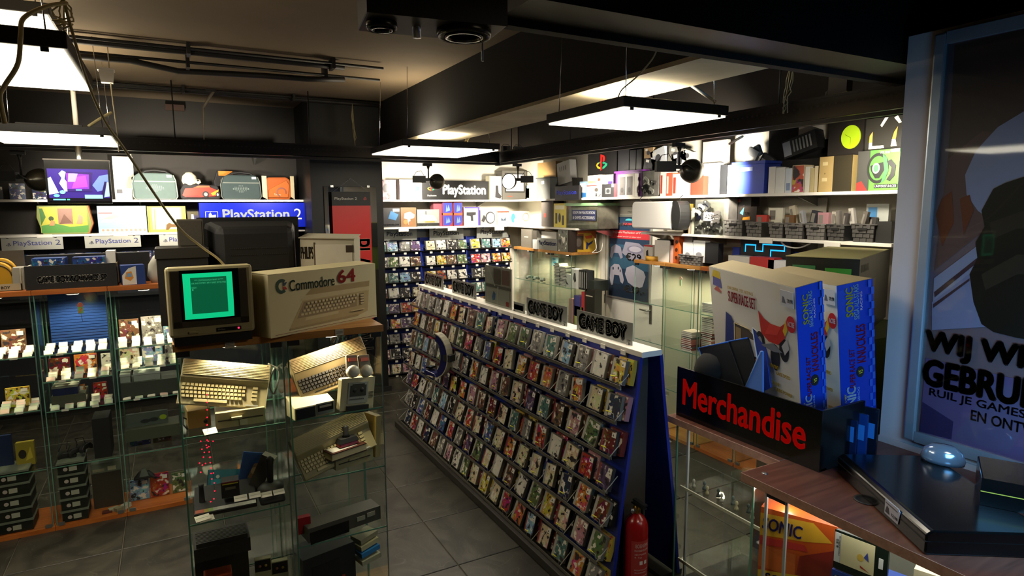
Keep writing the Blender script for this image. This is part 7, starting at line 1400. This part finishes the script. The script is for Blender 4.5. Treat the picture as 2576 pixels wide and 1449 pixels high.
# race set boxes
def racebox(label, loc, lean, roll, yaw, dims, price):
    t = thing('race_set_box', label, 'game box', group='white and blue race set boxes'); L_, H_, D_ = dims
    t.matrix_world = Matrix.Translation(loc) @ Matrix.Rotation(lean, 4, 'Y') @ Matrix.Rotation(roll, 4, 'X') @ Matrix.Rotation(R(-90)+yaw, 4, 'Z')
    # local: x along the white face towards the viewer (ends at 0), y depth, z up
    WF = M('white race carton', '#c9c6be', .4, var=.03); BF = M('blue race carton', '#0c2f9c', .35, var=.05); GT = M('greyish carton top', '#8f8468', .6, var=.2, scale=5)
    b = MB(); b.box(-L_, 0, -D_, 0, 0, H_, WF); b.build('carton', t, bevel=.004)
    b = MB(); b.box(-L_+.002, -.002, -D_+.002, -.002, H_, H_+.0015, GT); b.build('top_panel', t)
    T = Matrix.Translation((0, -D_, 0)) @ Matrix.Rotation(R(90), 4, 'Z')       # side face: local x 0..D
    b = MB(); b.box(0, D_, -.0015, 0, 0, H_, BF, T=T); sd = b.build('blue_side', t)
    sh = []
    for j in range(22):
        for i in range(2):
            if (i+j) % 2: sh.append((C('#2a52b8', .35), rect(.82+.08*i, .90+.08*i, j/22, (j+1)/22)))
    picture(sh, 0, D_, 0, H_, -.0018, sd, T=T, name='chequer_print')
    q = D_/.205; W_, Y_, RR = C('#c4d4e4'), C('#c9b92c'), C('#a0182c')
    lettering('SONIC', .035*q, .085*q, .10, .27, -.004, W_, sd, bold=.05, rot=90, T=T); lettering('THE HEDGEHOG', .095*q, .107*q, .09, .26, -.004, C('#7fa0d8'), sd, rot=90, T=T)
    lettering('SONIC', .045*q, .085*q, .62, .76, -.004, Y_, sd, bold=.05, rot=90, T=T); lettering('SEGA ALL-STARS', .09*q, .118*q, .60, .77, -.004, C('#a8c8e0'), sd, bold=.02, rot=90, T=T); lettering('RACING', .125*q, .138*q, .64, .73, -.004, C('#c9a8b8'), sd, rot=90, T=T)
    lettering('KNUCKLES', .10*q, .15*q, .38, .57, -.004, RR, sd, bold=.02, rot=90, T=T); lettering('SUPER RACE SET', .055*q, .085*q, .26, .46, -.004, RR, sd, bold=.01, shear=.2, rot=90, T=T); lettering('SUPER RACE - 2 FEET', .02*q, .03*q, .10, .24, -.004, Y_, sd, rot=90, T=T)
    b = MB(); b.prism(ell(.115*q, .335, .022, .028, 18), -.005, -.002, C('#1a1208'), T=T); vs_ = b.build('round_mark', sd); lettering('VS', .103*q, .128*q, .325, .345, -.0055, Y_, vs_, T=T, rot=90)
    T2 = Matrix.Translation((-L_, -D_, 0))                                       # white face at y=-D
    def F(pts): return pts
    im = [(C('#c9b03a'), [(.03,.93),(.06,.985),(.14,.98),(.15,.93)]), (C('#5a5a9a'), [(.04,.88),(.05,.94),(.15,.93),(.16,.87)]), (C('#b05a54'), [(.05,.85),(.1,.88),(.15,.85),(.14,.835)]), (C('#1a1a1c'), ell(.60,.60,.05,.065,20)), (C('#1a1a1c'), ell(.86,.60,.05,.075,20)), (C('#1a1a1c'), ell(.76,.53,.05,.085,20)), (C('#8a8a90'), ell(.60,.60,.025,.032,14)),
          (C('#b02418'), [(.62,.66),(.60,.80),(.66,.76),(.80,.72),(.90,.78),(.88,.68),(.80,.62),(.70,.62)]), (C('#c4342a'), [(.66,.66),(.80,.68),(.84,.74),(.72,.74)]), (C('#c9a82c'), [(.86,.72),(.90,.80),(.91,.73),(.88,.69)]), (C('#a8a8ac'), [(.84,.62),(.9,.68),(.92,.62),(.87,.57)]), (C('#6a6c74'), [(.60,.58),(.75,.62),(.85,.58),(.75,.565)]), (C('#2a3a8a'), [(.12,.05),(.14,.45),(.30,.55),(.50,.40),(.56,.1),(.5,.03)]), (C('#223070'), [(.16,.5),(.20,.72),(.27,.70),(.36,.5)])]
    wf = picture(im, 0, L_, 0, H_, -.0005, t, T=T2, name='front_print')
    lettering('SUPER RACE SET', .25*L_, .58*L_, .80*H_, .87*H_, -.007, RR, wf, bold=.025, T=T2); lettering('SONIC CONTROL - 2 FEET - RACE TRACK', .25*L_, .56*L_, .885*H_, .905*H_, -.007, C('#a88a2c'), wf, T=T2)
    for k, (s, x0, x1, z) in enumerate([('ROUND & TRACK', .68, .80, .46), ('RACE SPEED', .77, .92, .425), ('BUILD A LOOP', .68, .80, .35), ('TURBO POWER', .74, .93, .315), ('FULL CONTROL', .68, .84, .23), ('2 RACE BIKES', .74, .96, .195)]): lettering(s, x0*L_, x1*L_, z*H_, (z+.022)*H_, -.007, C('#c09a1c'), wf, bold=.04, T=T2)
    b = MB(); b.prism(ell(.955*L_, .78*H_, .045*L_, .05*H_, 26), -.009, -.007, C('#b01824'), T=T2); ac = b.build('round_sticker', wf); lettering('ACTIE', .922*L_, .988*L_, .765*H_, .795*H_, -.0095, C('#e0c8c8'), ac, bold=.03, T=T2)
    b = MB(); b.box(.86*L_, .99*L_, -.0085, -.007, .88*H_, .975*H_, C('#b9bac0'), T=T2); ps = b.build('price_sticker', wf); lettering(price, .93*L_, .985*L_, .905*H_, .93*H_, -.009, C('#3a3a44'), ps, T=T2); b = MB(); b.prism([(.875*L_,.9*H_),(.915*L_,.9*H_),(.90*L_,.935*H_),(.885*L_,.94*H_)], -.009, -.0085, C('#5a5c68'), T=T2); b.build('store_mark', ps)
    return t
# local x runs towards the viewer, so the near end is at x = 0
racebox('white and blue race set box, front one behind the Merchandise sign', (2.71, 1.81, 1.03), R(-11.3), R(2.1), R(-10.3), (.62, .80, .15), '29,98')
racebox('white and blue race set box, rear one beside the white wall panel', (3.025, 1.765, 1.03), R(-7.8), R(-.7), R(-12.2), (.56, .78, .21), '29,98')
# caps and boards standing in front of the race boxes
t = thing('hat', 'black fabric cap lying on the blue-edged folders', 'cap', (2.50, 2.36, 1.28)); b = MB(); b.lathe([(.001,.09),(.05,.08),(.08,.045),(.09,0),(.085,-.03),(.001,-.03)], M('black felt', '#060606', .95), n=20); b.build('crown', t); b = MB(); b.tbox((-.10,.05,-.02,.10), (-.07,.03,.0,.08), -.05, -.01, MATS['black felt']); b.build('brim', t, bevel=.01)
def board(label, c4, col, edge, th=.012, name='folder', art=None):
    """flat board from four corner points (bottom-left, bottom-right, top-right, top-left)"""
    P = [Vector(p) for p in c4]; n = (P[1]-P[0]).cross(P[3]-P[0]).normalized()*th; vs = [tuple(p) for p in P] + [tuple(p-n) for p in P]
    t = thing(name, label, name.split('_')[-1], tuple(P[0])); vs = [tuple(Vector(v)-P[0]) for v in vs]
    b = MB(); b.add(vs, [(0,1,2,3),(7,6,5,4),(0,4,5,1),(1,5,6,2),(2,6,7,3),(3,7,4,0)], col); b.build('panel', t, bevel=.001)
    b = MB(); b.tube([vs[0], vs[3], vs[2]], .004, edge, n=5); b.build('edge_piping', t)
    if art:
        q = MB(); cc = [Vector(v)+n*.05 for v in vs[:4]]; m = sum(cc, Vector())/4
        for mat_, f0, f1, g0, g1 in art:
            def U(f, g): return tuple(cc[0].lerp(cc[1], f).lerp(cc[3].lerp(cc[2], f), g) + n*.06)
            q.add([U(f0, g0), U(f1, g0), U(f1, g1), U(f0, g1)], [(0,1,2,3)], mat_)
        q.build('cover_print', t)
    return t
XA = 2.47
DKF = M('dark blue-black cover', '#0c1016', .4); BLE = C('#1c5ab0')
board('dark folder with bright blue edge piping behind the Merchandise sign', [at_x(1815, 1000, XA), at_x(1885, 1010, XA), at_x(1832, 860, XA+.02), at_x(1757, 875, XA+.02)], DKF, BLE)
board('second dark folder with a blue stripe leaning right of the first', [at_x(1850, 1010, XA+.01), at_x(1930, 1020, XA+.01), at_x(1880, 850, XA+.03), at_x(1815, 862, XA+.03)], DKF, BLE)
board('picture book with an orange patterned corner and price sticker in the Merchandise bin', [at_x(1850, 960, XA+.02), at_x(1905, 985, XA+.02), at_x(1904, 838, XA+.05), at_x(1848, 812, XA+.05)], C('#2a1c16'), C('#a89468'), art=[(C('#6a5636'), .05, .3, .5, .95), (C('#c07a1c'), .6, .98, .08, .55), (C('#9a9aa0'), .62, .98, .58, .85)], name='picture_book')
board('pale blue folded card with a round mark in the Merchandise bin', [at_x(1875, 975, XA-.01), at_x(1918, 988, XA-.01), at_x(1918, 884, XA-.01), at_x(1914, 884, XA-.01)], M('pale blue card', '#4f74b8', .5), C('#8fa8d8'), name='folded_card')
board('curved royal blue panel edge standing beside the front race box', [at_x(1918, 985, XA+.03), at_x(1938, 975, XA+.03), at_x(1922, 845, XA+.04), at_x(1893, 824, XA+.04)], C('#122a78'), C('#c9ccd8'), name='blue_board')
for k in range(3):
    t = thing('blue_blister', '%s shiny blue and black blister pack at the near end of the sign' % ['front', 'middle', 'rear'][k], 'blister pack', (2.60+.06*k, 1.66-.01*k, 1.002), R(-80)); b = MB(); b.box(-.05, .05, 0, .02, 0, .20+.02*k, C(['#0a1c3c', '#12306a', '#0c1420'][k], .2)); b.build('pack', t, bevel=.006); b = MB(); b.box(-.04, .04, -.002, 0, .1, .17, C('#2a6ab0', .2)); b.build('window', t)
# big green-black console carton on a side counter
t = thing('side_counter', 'plain counter block behind the race set boxes', 'counter', (3.0, 1.85, 0)); b = MB(); b.box(.12, 1.30, .0, .70, 0, 1.0, C('#3a352c')); b.build('cabinet', t)
t = boxthing('green_box', 'green and yellow carton under the large console carton', 'carton', 3.14, 4.0, 2.0, 2.45, 1.001, 1.42, C('#4a5a24'), extra=lambda t, hx, hy, h: lettering('MICRO', -hx+.02, -hx+.2, .2, .26, -hy-.001, C('#b05a1c'), t))
yw = math.atan2(2.40-1.99, 4.12-3.13)
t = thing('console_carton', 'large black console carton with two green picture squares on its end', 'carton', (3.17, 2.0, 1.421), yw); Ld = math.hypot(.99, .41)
b = MB(); b.box(0, Ld*.92, 0, .37, 0, .445, C('#15170f', .4)); b.build('carton', t, bevel=.003); b = MB(); b.box(-.002, Ld*.92+.002, -.002, .372, .445, .449, C('#8a8458', .6)); b.build('lit_top', t)  # tan top sheet puts the light on the black carton into colour
T = Matrix.Rotation(R(-90), 4, 'Z') @ Matrix.Translation((-.37, 0, 0))
G1, G2 = C('#2f6a3a'), C('#2c7a1c')
picture([(G1, rect(.10,.42,.52,.90)), (G2, rect(.55,.90,.50,.88)), (C('#1c2a18'), rect(.20,.27,.76,.84)), (C('#1c2a18'), [(.13,.62),(.13,.72),(.38,.74),(.39,.64),(.36,.6)]), (C('#15200f'), [(.60,.58),(.62,.72),(.67,.78),(.78,.78),(.83,.72),(.85,.58),(.82,.56),(.77,.64),(.68,.64),(.63,.56)])], 0, .37, 0, .445, -.001, t, T=T)
lettering('X XBOX', .05, .25, .37, .41, -.002, C('#3c4030'), t)
for k in range(3): b = MB(); b.box(.05+.16*k, .17+.16*k, -.002, 0, .17, .31, C(['#3a3026', '#34402c', '#6a6a3a'][k])); b.build('small_picture', t)
# white wall block with the snap-framed poster
b = MB(); b.box(3.0, XR, YF, 1.735, 0, 2.905, M('white panelled wall', '#a8a0a0', .6, var=.03)); struct(b.build('wall_block'))
b = MB(); b.box(2.99, 3.0, YF, 1.735, 0, 1.03, MATS['white panelled wall']); struct(b.build('baseboard_block'))
YO = 1.605; ZO = 1.06; PXX = 2.985
t = thing('framed_poster', 'large purple-brown snap-framed poster with heavy dark capitals on the right wall', 'poster', (PXX, YO, ZO), R(-90))
b = MB(); b.box(.04, 1.16, 0, .012, .04, 1.78, M('poster sheet', '#7a6068', .25, var=.35, scale=2.2, coat=.5)); sheet = b.build('sheet', t)
FRG = M('anodised frame', '#8f9aa6', .35, .6)
for x0, x1, zz0, zz1 in ((.0, .05, 0, 1.82), (1.15, 1.20, 0, 1.82), (.05, 1.15, 0, .05), (.05, 1.15, 1.77, 1.82)):
    b = MB()
    if x1-x0 < .1: b.prism([(x0, zz0), (x1, zz0), (x1, zz1), (x0, zz1)], -.022, .012, FRG)
    else: b.box(x0, x1, -.022, .012, zz0, zz1, FRG)
    b.build('frame_bar', t, bevel=.008)
def PP(pts): return [((1.148 if u >= 2700 else YO - at_x(u, v, PXX-.001).y), (at_x(u, v, PXX-.001).z - ZO)) for u, v in pts]
PB, PL, PD, PO = C('#5f443c', .3), C('#9a94b0', .3), C('#1c1510', .35), C('#7a3a24', .3)
sh = [(PB, PP([(2402,112),(2700,40),(2700,430),(2470,330),(2385,400)])), (C('#6e4c48', .3), PP([(2385,400),(2470,330),(2700,430),(2700,560),(2500,560),(2350,680)])),
      (PL, PP([(2576,280),(2510,320),(2455,380),(2428,440),(2432,490),(2460,530),(2500,560),(2700,500),(2700,230)])), (PO, PP([(2355,540),(2370,500),(2395,480),(2400,560),(2370,620)])), (PO, PP([(2415,500),(2440,490),(2450,530),(2425,590)])),
      (PL, PP([(2350,700),(2470,610),(2560,540),(2560,640),(2470,760),(2430,810),(2345,830)])), (C('#8a84a8', .3), PP([(2345,760),(2450,680),(2560,660),(2700,700),(2700,900),(2520,820),(2345,830)])),
      (C('#4a2f38', .3), PP([(2350,735),(2470,640),(2472,650),(2352,748)])), (C('#4a2f38', .3), PP([(2348,765),(2440,700),(2440,706),(2348,775)])),
      (PD, PP([(2500,475),(2470,530),(2478,570),(2455,610),(2460,650),(2440,690),(2450,760),(2470,815),(2500,835),(2560,850),(2700,870),(2700,440),(2576,445),(2530,460)])), (C('#33261c', .4), PP([(2490,560),(2576,530),(2700,520),(2700,560),(2560,575),(2500,600)])), (C('#33261c', .4), PP([(2470,690),(2560,640),(2700,630),(2700,670),(2560,690),(2480,730)])),
      (C('#6c5480', .3), PP([(2315,1085),(2330,900),(2700,1000),(2700,1230)])), (C('#6a5a80', .3), PP([(2400,1100),(2500,960),(2620,990),(2540,1140)])), (C('#3f2f58', .3), PP([(2315,1085),(2322,1010),(2400,1060),(2395,1105)]))]
picture(sh, 0, 1, 0, 1, -.0006, sheet.parent, 'poster_art')
def ptxt(s, p0, p1, hpx, col, bold=.03):
    a = at_x(p0[0], p0[1], PXX); b_ = at_x(p1[0], p1[1], PXX); z_ = at_x(p0[0], p0[1]+hpx, PXX).z
    lettering(s, YO-a.y, YO-b_.y, z_-ZO, a.z-ZO, -.0085, C(col, .4), t, bold=bold)
ptxt('WIJ WILLEN', (2335, 832), (2800, 960), 62, '#1a0c14', .12); ptxt('GEBRUIKTE', (2330, 903), (2760, 1040), 62, '#1a0c14', .12); ptxt('RUIL JE GAMES,', (2342, 975), (2590, 1060), 24, '#2a1c34', .03); ptxt('EN ONTVANG', (2447, 1030), (2680, 1090), 26, '#2a1c34', .04)
b = MB(); b.box(.05, 1.15, -.0105, -.0095, .05, 1.77, CLEAR); b.build('clear_cover', t)
# black cases on the counter
t = thing('black_display_case', 'large flat glossy black case with a white price sticker on the counter', 'case', (0, 0, 0))
A0, B0 = Vector((2.47, 1.60)), Vector((2.12, 1.05)); dv = (B0-A0).normalized(); Lb = (B0-A0).length; t.location = (A0.x, A0.y, 1.001); t.rotation_euler = (0, 0, math.atan2(dv.y, dv.x))
b = MB(); b.prismx([(0, .0), (.0, .07), (.02, .085), (.39, .085), (.41, .07), (.41, 0)], 0, Lb, BLACKG); b.build('body', t, bevel=.006)
b = MB(); b.box(-.0, Lb, -.002, .412, .046, .049, BLACKM); b.build('lid_seam', t); b = MB(); b.prism([(.40,.02),(.49,.02),(.50,.07),(.49,.078),(.40,.075)], -.0035, -.002, C('#a8aab8')); ps = b.build('price_sticker', t); lettering('12,98', .448, .488, .030, .042, -.0045, C('#2a2a30'), ps); b = MB(); b.prism([(.405,.028),(.435,.028),(.428,.05),(.415,.055)], -.0042, -.0036, C('#3a3a44')); b.build('store_mark', ps); b = MB(); b.box(.405, .485, -.0042, -.0036, .062, .066, C('#55555e')); b.build('printed_line', ps)
t = thing('black_display_case', 'smaller black case with a thin yellow line, cut by the right picture edge', 'case', tuple(at_z(2470, 1202, 1.187) - Vector((0, 0, .10))), R(-62)); b = MB(); b.box(0, .5, 0, .24, 0, .10, BLACKG); b.build('body', t, bevel=.005); b = MB(); b.box(0, .5, -.001, .0, .05, .053, C('#a8942c')); b.build('yellow_line', t)
t = thing('computer_mouse', 'shiny silver computer mouse with a red tip behind the large black case', 'computer mouse', (2.76, 1.33, 1.087), R(-70)); b = MB(); b.lathe([(.001,.036),(.02,.034),(.034,.024),(.040,.008),(.038,0),(.001,0)], M('silver blue gloss', '#8a98a8', .15, .6), n=24, T=Matrix.Scale(1.6, 4, (1, 0, 0)) @ Matrix.Scale(1.25, 4) @ Matrix.Scale(1.7, 4, (0, 0, 1))); b.build('shell', t); b = MB(); b.prismx([(-.004,.030),(.004,.030),(.006,.037),(-.006,.037)], -.035, .0, C('#7a1418')); b.build('red_tip', t)
# goods in the lit counter case
t = thing('orange_game_box', 'orange and yellow box with purple capitals, upright in the lit counter case', 'game box', (2.165, 1.735, .52), R(-66)); b = MB(); OB = M('orange carton', '#c8541a', .4, var=.25, scale=6); b.box(0, .30, 0, .10, 0, .34, OB); b.build('carton', t, bevel=.002)
picture([(C('#d8a428'), [(.0,.62),(.0,.92),(.7,.97),(.95,.78),(.6,.7)]), (C('#c0342c'), [(.0,.5),(.0,.6),(.6,.66),(.65,.58)]), (C('#d06a2a'), rect(.0,.5,.2,.5)), (C('#8a2418'), [(.5,.1),(.55,.5),(.98,.7),(.98,.05)]), (C('#d8b02c'), [(.0,.0),(.0,.15),(.6,.25),(.8,.05)])], 0, .30, 0, .34, -.0005, t)
lettering('SONIC', -.02+.03, .17, .245, .30, -.004, C('#2c2a7a'), t, bold=.04, shear=.15); lettering('SONIC', .03, .18, .01, .05, -.004, C('#2c2a7a'), t, bold=.04, shear=.15)
b = MB(); T = Matrix.Rotation(R(-90), 4, 'Z') @ Matrix.Translation((-.10, 0, 0)); picture([(C('#2a6ac0'), [(.15,.35),(.2,.65),(.5,.7),(.85,.5),(.8,.3),(.5,.2)]), (C('#c0b8a8'), ell(.5,.42,.15,.08,12))], 0, .10, 0, .34, -.001, t, T=T, name='side_print'); lettering('SONIC', .015, .085, .29, .32, -.003, C('#2c2a7a'), t, bold=.04, T=T)
t = thing('cartridge', 'dark green game cartridge with a cream label in the counter case', 'game cartridge', (2.21, 1.40, .735), R(-78)); b = MB(); b.box(-.02, .17, 0, .02, 0, .16, C('#0e1c16', .3)); b.build('shell', t, bevel=.006); b = MB(); b.box(.005, .125, -.0015, 0, .03, .15, C('#d8d0a4')); l_ = b.build('label', t); picture([(C('#d0b04a'), ell(.6,.45,.1,.12,10)), (C('#3a4a9a'), [(.7,.5),(.8,.7),(.85,.4)]), (C('#a03028'), [(.6,.2),(.9,.05),(.62,.12)])], .005, .125, .03, .15, -.002, l_)
b = MB(); b.box(-.018, .004, -.002, 0, .03, .15, C('#d8dcdc')); ps = b.build('price_sticker', t); lettering('6.50', -.012, -.003, .09, .125, -.0025, C('#22222a'), ps, rot=90); lettering('MEGADRIVE', -.001, .0025, .06, .14, -.0025, C('#22222a'), ps, rot=90); b = MB(); b.box(.14, .155, -.002, 0, .07, .11, C('#d8dcdc')); b.build('small_sticker', t)
t = thing('blue_game_box', 'blue game box with red text panel in the counter case', 'game box', (2.20, 1.42, .53), R(-75)); b = MB(); b.box(0, .26, 0, .16, 0, .20, C('#1c3f94')); b.build('carton', t, bevel=.002); picture([(C('#b0322c'), rect(0,.55,.25,.62)), (C('#1a1a1c'), [(.03,.72),(.03,.88),(.08,.92),(.5,.92),(.55,.84),(.5,.72)]), (C('#b8bcc0'), rect(.05,.48,.8,.9)), (C('#1a1c24'), rect(.6,.9,.1,.3))], 0, .26, 0, .20, -.0005, t); lettering('Paragon', .015, .12, .162, .178, -.003, C('#4a4a4a'), t, bold=.03, shear=.2)
for k in range(2): lettering('GAMES FOR ALL THE FAMILY', .01, .13, .10-.02*k, .108-.02*k, -.003, C('#d89a94'), t)
t = thing('console_game_box', 'white and red striped game box at the right in the counter case', 'game box', (2.22, 1.13, .66), R(-70)); b = MB(); b.box(0, .12, 0, .12, 0, .22, C('#c9bfa0')); b.build('carton', t, bevel=.002); picture([(C('#c9702c'), [(.4,.6),(.4,.9),(.9,.75),(.8,.5)]), (C('#b8343a'), [(0,.5),(1,.2),(1,.27),(0,.57)]), (C('#b8343a'), [(0,.3),(1,.0),(1,.07),(0,.37)])], 0, .12, 0, .22, -.0005, t)
t = thing('black_controller', 'black game controller at the right end of the counter case', 'game controller', (2.24, .98, .74), R(-60)); b = MB(); b.prism([(-.07,-.03),(-.075,.02),(-.04,.05),(.04,.05),(.075,.02),(.07,-.03),(.05,-.03),(.03,.005),(-.03,.005),(-.05,-.03)], 0, .04, BLACKG); b.build('body', t, bevel=.008)
t = thing('white_accessory', 'white accessory box below the black controller in the counter case', 'box', (2.2, 1.02, .53), R(-75)); b = MB(); b.box(-.09, .14, 0, .14, 0, .14, C('#a8a4b4')); b.build('carton', t, bevel=.002); picture([(C('#6a5a8a'), rect(0,1,.75,1)), (C('#b05a6a'), [(.1,.1),(.4,.4),(.5,.2)])], -.09, .14, 0, .14, -.0005, t)
b = MB(); b.box(2.17, 2.6, .6, 1.72, .40, .50, C('#2a2824')); tag(b.build('display_riser'), 'dark riser block carrying the goods in the lit counter case', 'block')
# small figures on the shelf of the far counter case
for k in range(12):
    y = 2.42-.05*k; b = MB(); b.lathe([(.012,0),(.009,.012),(.004,.022),(.009,.032),(.006,.044),(.001,.048)], C(['#a8aca0', '#5a6a6a', '#b5b08a', '#3f4f4a'][k % 4]), n=8); tag(b.build('small_figure', loc=(2.46+.03*(k % 2), y, .601)), '%s tiny figure standing on the glass shelf under the Merchandise sign, %s from the far end' % (['pale', 'grey-blue', 'cream', 'dark green'][k % 4], NUM[k]), 'figure')
t = thing('monitor_screen', 'computer screen on the counter beyond the right edge of the picture', 'monitor', (2.12, .52, 1.0), R(60)); b = MB(); b.box(-.03, .03, -.02, .02, 0, .3, BLACKM); b.box(-.12, .12, -.08, .08, 0, .015, BLACKM); b.build('stand', t)
